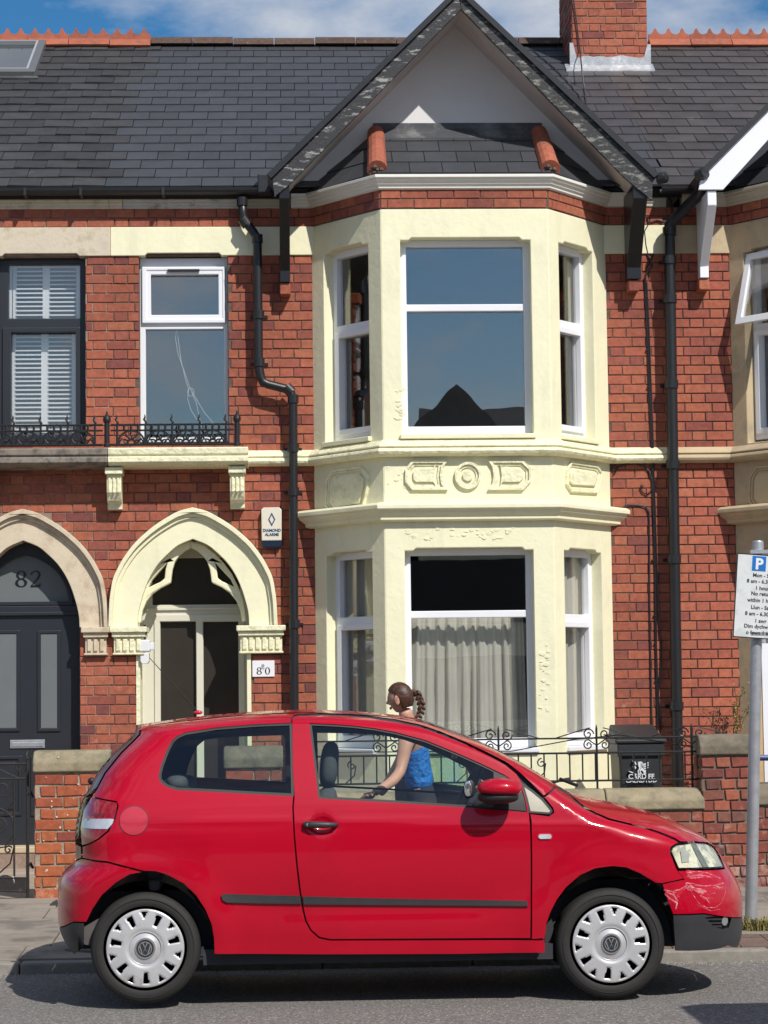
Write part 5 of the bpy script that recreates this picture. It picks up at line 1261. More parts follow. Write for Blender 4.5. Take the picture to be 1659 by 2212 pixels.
for pts in (((26,1690),(30,1730),(8,1760)),((24,1640+120),(32,1800),(10,1830),(-12,1832)),((30,1830),(22,1865),(-6,1890)),((0,1662),(20,1672),(44,1682)),((-5,1744),(14,1752),(30,1768))): MB().tube([G(*p) for p in pts], .006, 5).obj('scroll', M_rust, gate)
for y in (1716, 1870): MB().tube([G(58,y), G(66,y-4), G(72,y+6)], [.018,.016,.01], 6).obj('hinge', M_rust, gate)
MB().tube([G(28,1893), G(31,1904), G(30,1916)], [.008,.006,.004], 5).obj('tie', M_upvc, gate)
# small gate post beside the boot
gp = root('gate_post', (FGt.u_(236,1700), YW+.2, pz(YW)), 'black iron gate post top just above the sloping boot of the car', 'gate post')
MB().tube([FGt.p(FGt.u_(236,1700), pz(YW), -.1), FGt.p(FGt.u_(236,1700), P(236,1625,YW).z, -.1)], .014, 6).obj('post', M_rust, gp)
MB().tube([FGt.p(a, b, -.1) for a, b in spiral(FGt.u_(228,1630), P(228,1632,YW).z, .035, 1.3, 0, 1)], .007, 5).obj('scroll', M_rust, gp)

# ------------------------------------------------------------------ balcony railings
YBL = F-.27; FBr = Fr((0, YBL, 0), (1,0,0), (0,-1,0)); kpx = FPX/YBL
z_t, z_m, z_b = FBr.z_(380,917), FBr.z_(380,929), FBr.z_(380,960)
def balcony(x0, x1, spikes, lab, posts):
    u0, u1 = FBr.u_(x0,940), FBr.u_(x1,940); t = root('balcony_railing', ((u0+u1)/2, YBL, zt), lab, 'railing', 'cast iron railings on the balcony slabs')
    for z, r in ((z_t,.009),(z_m,.008),(z_b,.011)): MB().tube([FBr.p(u0,z), FBr.p(u1,z)], r, 6).obj('rail', M_iron, t)
    sp = [FBr.u_(s,940) for s in spikes]; mbs = MB()
    for x in sp:
        h = (965-895)/kpx; MB().tube([FBr.p(x,z_b), FBr.p(x,z_t), FBr.p(x+.006,z_t+.02), FBr.p(x-.010,z_t+.045), FBr.p(x-.002,z_t+.065), FBr.p(x-.004,z_t+.085)], [.010,.010,.011,.012,.007,.004], 6).obj('spike', M_iron, t)
    for i, (a, b) in enumerate(zip(sp, sp[1:])):
        w = b-a; mb = MB()
        for k in (1,2,3): mb.tube([FBr.p(a+w*k/4,z_m), FBr.p(a+w*k/4,z_t)], .011, 5)
        cx = (a+b)/2; hh = z_m-z_b-.01
        mb.tube([FBr.p(cx+w*.47*math.cos(s), z_b+.012+hh*.95*math.sin(s)) for s in [PI*k/12 for k in range(13)]], .009, 5)
        mb.tube([FBr.p(cx+w*.13*math.cos(s), z_b+.01+hh*.30*math.sin(s)) for s in [PI*k/8 for k in range(9)]], .010, 5)
        for s in (.16,.34,.5,.66,.84):
            aa = PI*s; pts = []
            for q in range(6):
                f = .32+.6*q/5; wob = .10*math.sin(q/5*2*PI)*(1 if s < .5 else -1)
                pts.append(FBr.p(cx+w*.44*f*math.cos(aa+wob), z_b+.012+hh*.92*f*math.sin(aa+wob)))
            mb.tube(pts, .008, 5)
        mb.tube([FBr.p(a+.01,z_b+.01), FBr.p(a+w*.16,z_b+.05), FBr.p(a+w*.30,z_b+.012)], .009, 5).tube([FBr.p(b-.01,z_b+.01), FBr.p(b-w*.16,z_b+.05), FBr.p(b-w*.30,z_b+.012)], .009, 5)
        mb.obj('sunburst_panel', M_iron, t)
    for px in posts:
        x = FBr.u_(px,930); MB().lathe((x, YBL, z_b-.015), [(.030,0),(.030,.02),(.022,.03),(.022,.20),(.030,.205),(.033,.225),(.030,.245),(.018,.262),(.010,.268),(.008,.29),(.002,.305)], 12).obj('newel', M_iron, t, smooth=False)
balcony(239, 505, [253, 314, 372, 431, 488], 'black cast iron balcony railing with newel posts over the cream slab', (231, 512))
balcony(-90, 222, [-90, -31, 29, 88, 146, 205], 'black cast iron balcony railing over the dark stone slab on the left', ())

# ------------------------------------------------------------------ wheelie bin
YBN = 17.75; FBn = Fr((0, YBN, 0), (1,0,0), (0,-1,0)); zb0n = pz(YW)+.0
bx0, bx1 = FBn.u_(1337,1650), FBn.u_(1432,1650); bc = (bx0+bx1)/2
zl = FBn.z_(1385,1606); bin_ = root('wheelie_bin', (bc, YBN+.27, zb0n), 'black wheelie bin with a white dragon crest behind the garden wall', 'wheelie bin')
M_bin = mat('black_bin_plastic', (.022,.024,.027), .5, .12, 8, .1, 60)
def taper(x0, x1, y0, y1, z0, z1, k):
    c = (x0+x1)/2; a, b = (x0-c)*k+c, (x1-c)*k+c; ya = y0+.03
    return MB().add([(a,ya,z0),(b,ya,z0),(b,y1-.05,z0),(a,y1-.05,z0),(x0,y0,z1),(x1,y0,z1),(x1,y1,z1),(x0,y1,z1)], [(0,3,2,1),(4,5,6,7),(0,1,5,4),(1,2,6,5),(2,3,7,6),(3,0,4,7)])
taper(bx0, bx1, YBN, YBN+.5, zb0n+.06, zl, .86).obj('body', M_bin, bin_, bevel=.02, seg=3)
MB().box((bx0-.012,YBN-.02,zl-.10),(bx1+.012,YBN+.52,zl)).obj('rim', M_bin, bin_, bevel=.01)
MB().box((bx0-.03,YBN-.035,zl),(bx1+.03,YBN+.53,zl+.035)).obj('lid', M_bin, bin_, bevel=.012, seg=3)
zl2 = FBn.z_(1385,1580)
MB().add([(bx0-.01,YBN-.01,zl+.036),(bx1+.01,YBN-.01,zl+.036),(bx1+.0,YBN+.48,zl2+.05),(bx0,YBN+.48,zl2+.05),(bx0-.01,YBN+.53,zl+.036),(bx1+.01,YBN+.53,zl+.036)], [(0,1,2,3),(0,3,4),(1,5,2),(2,5,4,3),(0,4,5,1)]).obj('lid_dome', M_bin, bin_, bevel=.012)
MB().tube([(bx0-.02,YBN+.56,zl+.05),(bx1+.02,YBN+.56,zl+.05)], .016, 8).obj('handle', M_bin, bin_)
for x in (bx0+.02, bx1-.05): MB().lathe((x+.015, YBN+.46, zb0n+.10), [(.10,-.02),(.10,.02)], 16, 'y').obj('wheel', M_pipe, bin_)
wht = mat('white_print', (.68,.70,.71), .5, .08, 12)
FBf = Fr((0, YBN+.006, 0), (1,0,0), (0,-1,0))
bk = lambda x, y: FBf.px(1296+x*.2187, 1543.8+y*.2187, .03) if False else FBf.px(1296+x*.2188, 1543.7+y*.2188, .03)
mb = MB()
for pl in ([(378,468),(410,465),(426,480),(408,492),(412,515),(400,540),(382,555),(384,575),(396,590),(380,590),(372,560),(388,530),(378,500)],
           [(400,480),(420,485),(416,520),(436,545),(440,570),(456,590),(438,592),(428,565),(412,548),(398,560),(412,580),(404,594),(392,575),(392,548),(404,520)],
           [(424,492),(478,470),(480,480),(428,506)],[(428,512),(480,492),(480,503),(430,524)],[(432,530),(478,517),(474,528),(436,540)],
           [(436,548),(458,545),(450,565),(462,585),(450,590),(440,570)],
           [(318,455),(345,460),(360,485),(356,500),(346,485),(330,470)],[(326,512),(346,505),(358,520),(352,538),(342,528),(328,526)],[(282,560),(305,560),(330,572),(328,580),(300,570)],[(336,578),(362,586),(362,594),(336,592)]):
    mb.prism(FBf, [bk(*p) for p in pl][::1], (), .0, .034)
mb.obj('dragon_crest', wht, bin_)
u, z = bk(408, 632); text('CARDIFF', .052, FBf, u, z, .034, wht, bin_, sx=1.0, w=.001); u, z = bk(408, 668); text('CAERDYDD', .040, FBf, u, z, .034, wht, bin_, sx=1.15, w=.001)
# ------------------------------------------------------------------ parking sign on its leaning post
YSG = 14.65; zf = pz(YSG)
pt, pb = P(1637.5, 1168, YSG), P(1622, 2003, YSG); 
sg = root('parking_sign', (pb.x, YSG, pb.z), 'white parking sign with blue P on a leaning grey steel post', 'parking sign')
rp_ = 12.6/(FPX/YSG); ax = (pt-pb).normalized()
MB().tube([pb-ax*.1, pb+ax*.1, pt-ax*.04, pt-ax*.01, pt], [rp_*1.08, rp_*1.06, rp_*.99, rp_*.95, rp_*.80], 20).obj('post', M_alu, sg, smooth=False)
sn = Vector((.06,-1,0)).normalized(); su = Vector((ax.z, 0, -ax.x)).normalized()
tlc = P(1593.5, 1195, YSG-.07); blc = P(1583.5, 1375, YSG-.07); Hs = (tlc-blc).length; Ws = .345; sv = (tlc-blc).normalized(); su = Vector((sv.z,0,-sv.x))
class FSg:
    def p(s, u, v, d=0): return blc+su*u+sv*v+Vector((0,-1,0))*d
    def px(s, x, y):
        r = ray(x, y); t = (blc.y-EYE.y)/r.y; q = EYE+r*t-blc; return (q.dot(su), q.dot(sv))
fsg = FSg(); rr = .012
MB().prism(fsg, [(rr,0),(Ws-rr,0),(Ws,rr),(Ws,Hs-rr),(Ws-rr,Hs),(rr,Hs),(0,Hs-rr),(0,rr)], (), -.004, .0).obj('sign_panel', mat('reflective_white', (.66,.69,.68), .35, .06, 14, col2=(.56,.60,.59), c2s=9), sg)
MB().prism(fsg, [(-.003,-.003),(Ws+.003,-.003),(Ws+.003,Hs+.003),(-.003,Hs+.003)], [[(.004,.004),(Ws-.004,.004),(Ws-.004,Hs-.004),(.004,Hs-.004)]], -.006, .001).obj('sign_edge', M_ink, sg)
k6 = lambda x, y: fsg.px(1486.2+x*.1302, 1140.6+y*.1302)
blue = mat('sign_blue', (.010,.16,.52), .35, .05, 5)
b0 = k6(1060,705); b1 = k6(1300,475); MB().prism(fsg, [(b0[0],b0[1]),(b1[0],b0[1]),(b1[0],b1[1]),(b0[0],b1[1])], (), 0, .0018).obj('blue_square', blue, sg, bevel=.0)
M_sw = mat('sign_white', (.75,.77,.77), .4)
bc_ = ((b0[0]+b1[0])/2); text('P', (b1[1]-b0[1])*1.02, fsg, bc_, b0[1]+(b1[1]-b0[1])*.13, .0022, M_sw, sg, w=.0035, sx=1.0)
for s_, yy, xx in (('Mon - Sat', 815, 0), ('8 am - 6.30 pm', 915, 0), ('1 hour', 1025, 0), ('No return', 1120, 0), ('within 1 hour', 1230, 0), ('Llun - Sad', 1348, 0), ('8 am - 6.30 pm', 1455, 0), ('1 awr', 1570, 0), ('Dim dychwelyd', 1665, 0), ('o fewn 1 awr', 1770, 0)):
    u, v = k6(1180+(1770-yy)*-.0, yy); text(s_, .0345, fsg, Ws/2+.0, v, .0012, M_ink, sg, w=.0006, sx=.98, ext=.0006)
for zz in (1185, 1362): q = P(1637, zz+8, YSG); MB().box((q.x-.06, YSG-.07, q.z-.012), (q.x+.06, YSG-rp_*.8, q.z+.012)).obj('sign_clip', M_alu, sg)
# weeds
def blades(name, cx, cy, cz, n, h, spread, m, label, cat, kind='stuff', seed=0):
    rg = random.Random(seed); mb = MB()
    for k in range(n):
        a = rg.uniform(0, 2*PI); r = spread*math.sqrt(rg.random()); x, y = cx+r*math.cos(a), cy+r*.6*math.sin(a); hh = h*rg.uniform(.4,1.1); b = rg.uniform(0,2*PI); l = rg.uniform(.3,1.1)*hh; w = .004
        p0 = Vector((x,y,cz)); p1 = p0+Vector((l*.35*math.cos(b), l*.35*math.sin(b), hh*.7)); p2 = p0+Vector((l*math.cos(b), l*math.sin(b), hh*.75)); s = Vector((-math.sin(b), math.cos(b), 0))*w
        mb.add([p0-s, p0+s, p1+s*.8, p1-s*.8, p2], [(0,1,2,3),(3,2,4)])
    o = mb.obj(name, m, fix=False); return tag(o, label, cat, kind=kind)
M_dry = mat('dry_grass', (.30,.26,.09), .9, .35, 40); 
blades('dry_grass', P(1645,2004,14.7).x, 14.6, pz(14.6)+.0, 420, .10, .17, M_dry, 'dry yellow grass tuft at the foot of the sign post', 'grass')
blades('dry_grass', P(1622,2004,14.7).x-.07, 14.6, pz(14.6)+.0, 90, .05, .10, M_dry, 'thin dry grass just left of the sign post foot', 'grass', seed=3)
def wall_plant(px, py, h, w, n, m, label, seed, Y=F-.06, name='weed', ym=None):
    rg = random.Random(seed); b = P(px, py, Y); t = root(name, b, label, 'weed'); ms = MB(); ml = MB()
    for k in range(n):
        a = rg.uniform(-.5,.5); pts = [b+Vector((rg.uniform(-.03,.03),0,0))]; d = Vector((math.sin(a)*.6, rg.uniform(-.25,.0), 1)).normalized(); L_ = h*rg.uniform(.5,1)
        for q in range(6): d = (d+Vector((rg.uniform(-.3,.3), rg.uniform(-.1,.1), rg.uniform(-.1,.2)))).normalized(); pts.append(pts[-1]+d*L_/6)
        ms.tube(pts, .0022, 4)
        for p in pts[1:]:
            for j in range(7):
                c = p+Vector((rg.uniform(-w,w)*.3, rg.uniform(-.02,.0), rg.uniform(-.04,.04))); r = rg.uniform(.006,.014); v1 = Vector((rg.uniform(-1,1),rg.uniform(-1,1),rg.uniform(-1,1))).normalized()*r; v2 = v1.cross(Vector((rg.random(),rg.random(),rg.random()))).normalized()*r*.6
                ml.add([c-v1, c+v2, c+v1, c-v2], [(0,1,2,3)])
    ms.obj('stems', mat('weed_stem', (.10,.07,.04), .9), t); ml.obj('leaves', m, t, kind='stuff', fix=False)
wall_plant(1558, 1600, .32, .10, 9, mat('dry_weed', (.13,.075,.05), .9, .3, 40), 'wispy brown dead weed against the brick wall behind the pier', 4, Y=F-.45)
wall_plant(1590, 1600, .50, .05, 7, mat('yellow_weed', (.30,.27,.09), .9, .3, 40), 'tall thin yellow green weed growing beside the stone bay', 6, Y=F-.45)
bar = root('blue_rail', (P(1700,1637,YW).x, YW-.08, pz(YW)), 'blue painted rail just right of the sign post', 'rail')
MB().tube([P(1634,1637,YW-.08), P(1760,1637,YW-.08)], .022, 10).obj('bar', mat('navy_rail_paint', (.02,.05,.16), .35), bar); MB().tube([P(1755,1637,YW-.08), Vector((P(1755,1637,YW-.08).x, YW-.08, pz(YW)))], .022, 10).obj('leg', mat('navy_rail_paint', (0,0,0)), bar)
tb = root('timber_board', (P(1652,1690,YW+.5).x, YW+.5, pz(YW)), 'pale timber board standing upright at the right edge', 'board')
MB().box((P(1637,1600,YW+.5).x, YW+.5, pz(YW)), (P(1648,1600,YW+.5).x, YW+.55, P(1640,1390,YW+.5).z)).obj('post', mat('fresh_timber', (.55,.38,.19), .7, .12, 10), tb)
MB().box((P(1650,1600,YW+.5).x, YW+.5, pz(YW)), (P(1690,1600,YW+.5).x, YW+.53, P(1640,1390,YW+.5).z)).obj('sheet', M_upvc, tb)
# ------------------------------------------------------------------ the red hatchback
YS = 12.05; YC_ = YS+.83
car = root('parked_car', (P(816,2160,YC_).x, YC_, 0), 'small red three door hatchback with silver wheel covers and a scuffed front bumper', 'car')
def carpaint(name, col, rough=.34):
    m = mat(name, col, rough, .03, 2, coat=.7, spec=.15, col2=(col[0]*.93, col[1]*.9, col[2]*.95), c2s=1.3); return m
M_red = carpaint('red_car_paint', (.43,.0,.016)); M_redf = carpaint('faded_red_paint', (.50,.03,.055), .5)
M_trim = mat('dark_grey_plastic', (.035,.035,.038), .5, .12, 20, .15, 120); M_rub = mat('black_rubber', (.014,.014,.014), .55, .1, 20)
M_inn = mat('dark_car_interior', (.028,.031,.038), .8, .1, 8); M_seat = mat('grey_seat_cloth', (.085,.09,.10), .95, .15, 60, .3, 200)
M_cgl = glass_mat('car_glass', (.84,.92,.89), .07)
M_tyre = mat('tyre_rubber', (.019,.018,.017), .75, .15, 30, .25, 120); M_hub = mat('silver_wheel_cover', (.58,.58,.59), .36, .08, 12, metal=.35, col2=(.42,.40,.38), c2s=7, c2t=(.55,.7))
M_lamp = mat('red_lamp_lens', (.30,.004,.010), .12, .1, 8, coat=1.0); M_lampw = mat('clear_lamp_lens', (.50,.53,.58), .15, .2, 16, coat=1.0)
def lut(pts, key, val, xs):
    pts = sorted(pts, key=lambda p: p[key]); 
    if xs <= pts[0][key]: return pts[0][val]
    if xs >= pts[-1][key]: return pts[-1][val]
    for i in range(len(pts)-1):
        a, b = pts[i], pts[i+1]
        if a[key] <= xs <= b[key]:
            t = (xs-a[key])/max(1e-9, b[key]-a[key])
            p = pts[max(i-1,0)]; q = pts[min(i+2,len(pts)-1)]
            m0 = (b[val]-p[val])/max(1e-6, b[key]-p[key]); m1 = (q[val]-a[val])/max(1e-6, q[key]-a[key]); h = b[key]-a[key]
            t2, t3 = t*t, t*t*t
            return (2*t3-3*t2+1)*a[val]+(t3-2*t2+t)*h*m0+(-2*t3+3*t2)*b[val]+(t3-t2)*h*m1
def xz(px, py, Y): q = P(px, py, Y); return (q.x, q.z)
TOPP = [xz(x, y, YC_) for x, y in ((295,1566),(340,1559),(400,1551),(475,1543),(553,1537),(653,1533),(737,1535),(836,1542),(903,1552),(953,1569),(1020,1594),(1106,1637),(1156,1667),(1199,1694),(1236,1713),(1266,1721),(1339,1737),(1406,1754),(1473,1781),(1513,1804),(1539,1827),(1563,1857),(1579,1885),(1588,1914))]
FRP = [xz(x, y, YC_) for x, y in ((1544,1824),(1563,1856),(1579,1885),(1588,1914),(1591,1940),(1591,1967),(1590,2001),(1583,2027),(1566,2046),(1539,2052),(1520,2056))]
RRP = [xz(x, y, YC_) for x, y in ((294,1566),(292,1584),(253,1621),(217,1664),(200,1697),(185,1721),(177,1747),(170,1787),(168,1851),(147,1871),(137,1891),(134,1921),(135,1984),(150,2022),(170,2045),(180,2052))]
def table(pts, key, val, n=3000):
    lo = min(p[key] for p in pts); hi = max(p[key] for p in pts); T = [lut(pts, key, val, lo+(hi-lo)*i/n) for i in range(n+1)]
    def f(t):
        q = (t-lo)/(hi-lo)*n
        if q <= 0: return T[0]
        if q >= n: return T[n]
        i = int(q); return T[i]+(T[i+1]-T[i])*(q-i)
    return f
ztop = table(TOPP, 0, 1); xfr = table(FRP, 1, 0); xrr = table(RRP, 1, 0)
BZ = [(.16,.765),(.24,.795),(.34,.806),(.46,.818),(.58,.820),(.70,.828),(.82,.829),(.93,.822),(1.03,.800),(1.10,.775),(1.25,.715),(1.40,.655),(1.50,.62),(1.60,.60)]
bz = table(BZ, 0, 1)
WHR = xz(314,2048,12.1); WHF = xz(1319,2038,12.1); XCOW = xz(1199,1694,YC_)[0]; XHD = xz(696,1782,YS)
def clampf(t): return 0.0 if t < 0 else (1.0 if t > 1 else t)
def wfun(x, z):
    dt = ztop(x)-z; k = clampf((x-XCOW+.3)/.6); h = .085+.10*k
    t = clampf(dt/h); et = (1-(1-t)**3)**(1/2.3)
    df = xfr(z)-x; t = clampf(df/.60); ef = (1-(1-t)**3.0)**(1/2.1)
    dr = x-xrr(z); t = clampf(dr/(.34)); er = (1-(1-t)**3.2)**(1/2.5)
    b = bz(z)
    for (cx, cz) in (WHR, WHF):           # swelling round the wheel arches
        r = math.hypot(x-cx, z-cz); b += .016*math.exp(-((r-.40)/.085)**2)*clampf((r-.30)/.05)
    b -= .011*math.exp(-((z-.50)/.075)**2)*clampf((x-WHR[0]-.5)/.25)*clampf((WHF[0]-.48-x)/.25)
    sh = math.exp(-((z-.965+.03*(x-XHD[0]))/.022)**2); b += .004*sh
    q = ((x-XHD[0])/.060)**2+((z-XHD[1])/.042)**2; b -= .022*math.exp(-q*q)
    return max(0.0, b*et*ef*er)
def S(px, py, far=False):
    Y = YS+.02 if not far else YC_+.75
    for _ in range(14):
        q = P(px, py, Y); w = wfun(q.x, q.z); Y = Y*.4+(YC_-w if not far else YC_+w)*.6
    return (q.x, q.z)
def inpoly(p, poly):
    c = False; x, y = p; n = len(poly)
    for i in range(n):
        x0, y0 = poly[i-1]; x1, y1 = poly[i]
        if (y0 > y) != (y1 > y) and x < (x1-x0)*(y-y0)/(y1-y0)+x0: c = not c
    return c
def dens(poly, m=.03):
    out = []
    for i in range(len(poly)):
        a, b = poly[i], poly[(i+1) % len(poly)]; L_ = math.hypot(b[0]-a[0], b[1]-a[1]); n = max(1, int(L_/m)); out += [(a[0]+(b[0]-a[0])*k/n, a[1]+(b[1]-a[1])*k/n) for k in range(n)]
    return out
def chaikin(poly, n=1, keep=()):
    for _ in range(n):
        out = []
        for i in range(len(poly)):
            a, b = poly[i], poly[(i+1) % len(poly)]
            out += [(a[0]*.75+b[0]*.25, a[1]*.75+b[1]*.25), (a[0]*.25+b[0]*.75, a[1]*.25+b[1]*.75)]
        poly = out
    return poly
def sil(x, z): return min(ztop(x)-z, xfr(z)-x, x-xrr(z))
def patch(name, outer, holes=(), m=None, side='near', lift=0.0, gap=.0014, fold=.018, step=.035, extra=(), parent=None, label=None, thick=None, norm=True):
    """a panel of the car skin cut to an outline seen from the side"""
    outer = [p for p in outer]; 
    onsil = lambda p: sil(*p) < .004
    o2 = shrink(outer, gap) if gap else outer
    outer = [a if onsil(a) else b for a, b in zip(outer, o2)]; outer = dens(outer, step)
    outer = [(x, ztop(x)) if abs(ztop(x)-z) < .010 and sil(x, z) < .010 and ztop(x)-z <= min(abs(xfr(z)-x), abs(x-xrr(z)))+1e-4 else (x, z) for x, z in outer]
    hs = [dens(h, step) for h in holes]
    pts = []; edges = []
    for l in [outer]+hs:
        k = len(pts); pts += l; edges += [(k+i, k+(i+1) % len(l)) for i in range(len(l))]
    nb = len(pts)
    xs0, xs1 = min(p[0] for p in outer), max(p[0] for p in outer); zs0_, zs1_ = min(p[1] for p in outer), max(p[1] for p in outer)
    ok = lambda p: inpoly(p, outer) and not any(inpoly(p, h) for h in hs)
    cand = []; i = 0; z = zs0_
    while z < zs1_:
        x = xs0+(i % 2)*step/2
        while x < xs1: cand.append((x, z)); x += step
        z += step*.87; i += 1
    for dd in (.0007,.002,.005,.010,.018,.028,.042,.06,.08,.10,.125,.15):
        x = xs0
        while x < xs1: cand.append((x, ztop(x)-dd)); x += step*.8
        z = zs0_
        while z < zs1_: cand.append((xfr(z)-dd, z)); cand.append((xrr(z)+dd, z)); z += step*.8
    cand += list(extra); seen = set()
    bset = {}
    for p in outer+[q for h in hs for q in h]: bset.setdefault((int(p[0]/.02), int(p[1]/.02)), []).append(p)
    good = []
    for p in cand:
        if not ok(p): continue
        c = (int(p[0]/.02), int(p[1]/.02)); lim = .006 if sil(*p) > .03 else .0004
        if any(math.hypot(p[0]-q[0], p[1]-q[1]) < lim for i in (-1,0,1) for j in (-1,0,1) for q in bset.get((c[0]+i, c[1]+j), ())): continue
        good.append(p)
    allp = [Vector(p) for p in pts+good]
    vo, eo, fo, *_r = delaunay_2d_cdt(allp, edges, [], 0, 1e-6)
    ys = 1 if side == 'near' else -1
    def pos(x, z, l=0): w = wfun(x, z); w = max(0, w+l) if w > .001 or l > 0 else 0; return (x, YC_-ys*w, z)
    def nrm(x, z):
        e_ = .010; w0 = wfun(x, z)
        wx = (wfun(x+e_, z)-wfun(x-e_, z))/(2*e_); wz = (wfun(x, z+e_)-wfun(x, z-e_))/(2*e_)
        if w0 < .03:
            s_ = sil(x, z)
            wx *= 4; wz *= 4
            if ztop(x)-z <= s_+1e-6: return Vector((-( (ztop(x+.01)-ztop(x-.01))/.02), -ys*w0*.6, 1)).normalized()
            if xfr(z)-x <= s_+1e-6: return Vector((1, -ys*w0*1.5, -((xfr(z+.01)-xfr(z-.01))/.02))).normalized()
            return Vector((-1, -ys*w0*1.5, ((xrr(z+.01)-xrr(z-.01))/.02))).normalized()
        return Vector((-wx, -ys*1.0, -wz)).normalized()
    vs = [pos(v.x, v.y, lift) for v in vo]; ns = [nrm(v.x, v.y) for v in vo]; fs = []
    for f in fo:
        c = (sum(vo[i].x for i in f)/3, sum(vo[i].y for i in f)/3)
        if ok(c): fs.append(tuple(f))
    # orient outwards
    of = []
    for f in fs:
        a, b, c = [vo[i] for i in f]; cr_ = (b.x-a.x)*(c.y-a.y)-(b.y-a.y)*(c.x-a.x)
        of.append(f if (cr_ > 0) == (ys > 0) else tuple(reversed(f)))
    me = bpy.data.meshes.new(name); nv = len(vs); cnt = {}
    for f in of:
        for i in range(3): e_ = (f[i], f[(i+1) % 3]); cnt[e_] = 1
    bnd = [e_ for e_ in cnt if (e_[1], e_[0]) not in cnt]; fold_f = []
    if fold:
        idx = {}
        for a, b in bnd:
            if sil(vo[a].x, vo[a].y) < .0006 and sil(vo[b].x, vo[b].y) < .0006: continue
            for q in (a, b):
                if q not in idx: idx[q] = len(vs); vs.append(pos(vo[q].x, vo[q].y, lift-fold)); 
            fold_f.append((b, a, idx[a], idx[b]))
    me.from_pydata(vs, [], of+fold_f); me.update()
    me.polygons.foreach_set('use_smooth', [True]*len(of)+[False]*len(fold_f))
    if norm:
        ln = []
        for p in me.polygons:
            for li in p.loop_indices:
                vi = me.loops[li].vertex_index
                ln.append(tuple(ns[vi]) if p.index < len(of) else tuple(p.normal))
        me.normals_split_custom_set(ln)
    return mesh_obj(name, me, m, parent or car, label=label)
def both(name, outer, holes=(), m=None, **kw):
    a = patch(name, outer, holes, m, 'near', **kw); b = patch(name, outer, holes, m, 'far', **kw); return a, b
Sp = lambda pts, far=False: [S(x, y, far) for x, y in pts]
topr = lambda p0, p1, n=14: [(lambda x: (x, ztop(x)))(xz(p0,1600,YC_)[0]+(xz(p1,1600,YC_)[0]-xz(p0,1600,YC_)[0])*k/n) for k in range(n+1)]
def frr(y0, y1, n=10):
    z0, z1 = xz(1580,y0,YC_)[1], xz(1580,y1,YC_)[1]; return [(xfr(z0+(z1-z0)*k/n), z0+(z1-z0)*k/n) for k in range(n+1)]
def rrr(y0, y1, n=10):
    z0, z1 = xz(170,y0,YC_)[1], xz(170,y1,YC_)[1]; return [(xrr(z0+(z1-z0)*k/n), z0+(z1-z0)*k/n) for k in range(n+1)]
ARR = [(463,2060),(462,2027),(457,1997),(443,1964),(423,1934),(397,1909),(360,1889),(335,1882),(310,1881),(280,1889),(250,1907),(220,1934),(200,1964),(187,1991),(182,2004)]
ARF = [(1177,2027),(1181,1994),(1189,1971),(1203,1944),(1223,1917),(1253,1891),(1286,1876),(1323,1871),(1353,1874),(1383,1887),(1416,1907),(1431,1921),(1441,1940),(1454,1973)]
WIN_F = [(668,1562),(715,1564),(760,1567),(810,1573),(853,1581),(920,1599),(986,1626),(1036,1648),(1090,1674),(1126,1699),(1134,1725),(1139,1755),(1106,1752),(1003,1744),(850,1734),(688,1725),(680,1660)]
WIN_R = [(343,1684),(343,1672),(347,1655),(360,1621),(370,1601),(382,1590),(400,1582),(467,1571),(553,1564),(631,1561),(633,1640),(635,1720),(553,1716),(467,1711),(383,1707),(362,1701),(350,1693)]
QG = [(1126,1690),(1150,1706),(1173,1725),(1193,1749),(1193,1755),(1186,1759),(1143,1756),(1136,1725)]
DOOR = [(631,1552),(636,1547),(648,1546),(700,1545),(740,1546),(800,1551),(853,1559),(905,1570),(953,1587),(1005,1608),(1053,1631),(1090,1651),(1116,1672),(1128,1692),(1138,1728),(1143,1757),(1146,1800),(1147,1887),(1146,2027),(713,2029),(690,2024),(673,2009),(662,1989),(654,1955),(649,1921),(642,1862),(637,1805),(634,1744),(636,1722),(632,1660)]
TL = [(198,1722),(252,1733),(254,1741),(247,1767),(233,1794),(213,1811),(193,1822),(177,1826),(174,1787),(181,1750)]
HL = [(1449,1839),(1453,1831),(1462,1825),(1499,1819),(1529,1822),(1541,1831),(1549,1843),(1564,1874),(1520,1877),(1466,1878)]
sWF, sWR, sQG, sD = Sp(WIN_F), Sp(WIN_R), Sp(QG), Sp(DOOR)
xtra = [(XHD[0]+.075*(i/9-.5)*2, XHD[1]+.055*(j/7-.5)*2) for i in range(10) for j in range(8)]
# door with its glass
door = patch('door', sD, [sWF], M_red, extra=xtra)
farx = lambda pts: Sp(pts, True)
# body side: C pillar, quarter panel, sill, roof rail and A pillar in one pressing
body = [(178,1853),(233,1861),(310,1881),(335,1882),(360,1889),(397,1909),(423,1934),(443,1964),(457,1997),(462,2027),(463,2061),(700,2062),(1000,2061),(1177,2058),(1177,2031)]
body += [(1146,2031),(713,2031.5),(689,2026.5),(671,2010.5),(659.5,1990),(651.5,1955.5),(646.5,1921.5),(639.7,1862.5),(634.8,1805.5),(631.8,1744),(633.8,1722),(629.8,1660),(629,1552),(634,1545.5),(646,1543)]
body += [(700,1541.5),(740,1542.5),(800,1547),(853,1554),(905,1565),(953,1581),(1005,1603),(1056,1627),(1095,1647),(1122,1668),(1146,1690),(1174,1719),(1196,1700)]
sbody = Sp(body)
up = [(lambda q: (q[0], ztop(q[0])-.013))(xz(x, 1600, YC_)) for x in (1190,1156,1106,1060,1020,985,953,903,836,737,653,553,475,400,345,312)]
sbody = sbody+up+Sp([(303,1588),(262,1629),(228,1671),(212,1702),(200,1720),(252,1731),(256,1741),(249,1768),(235,1796),(214,1813),(194,1824),(178,1829)])
patch('body_side', sbody, [sWR], M_red); patch('body_side', sbody, [sWR], M_red, 'far')
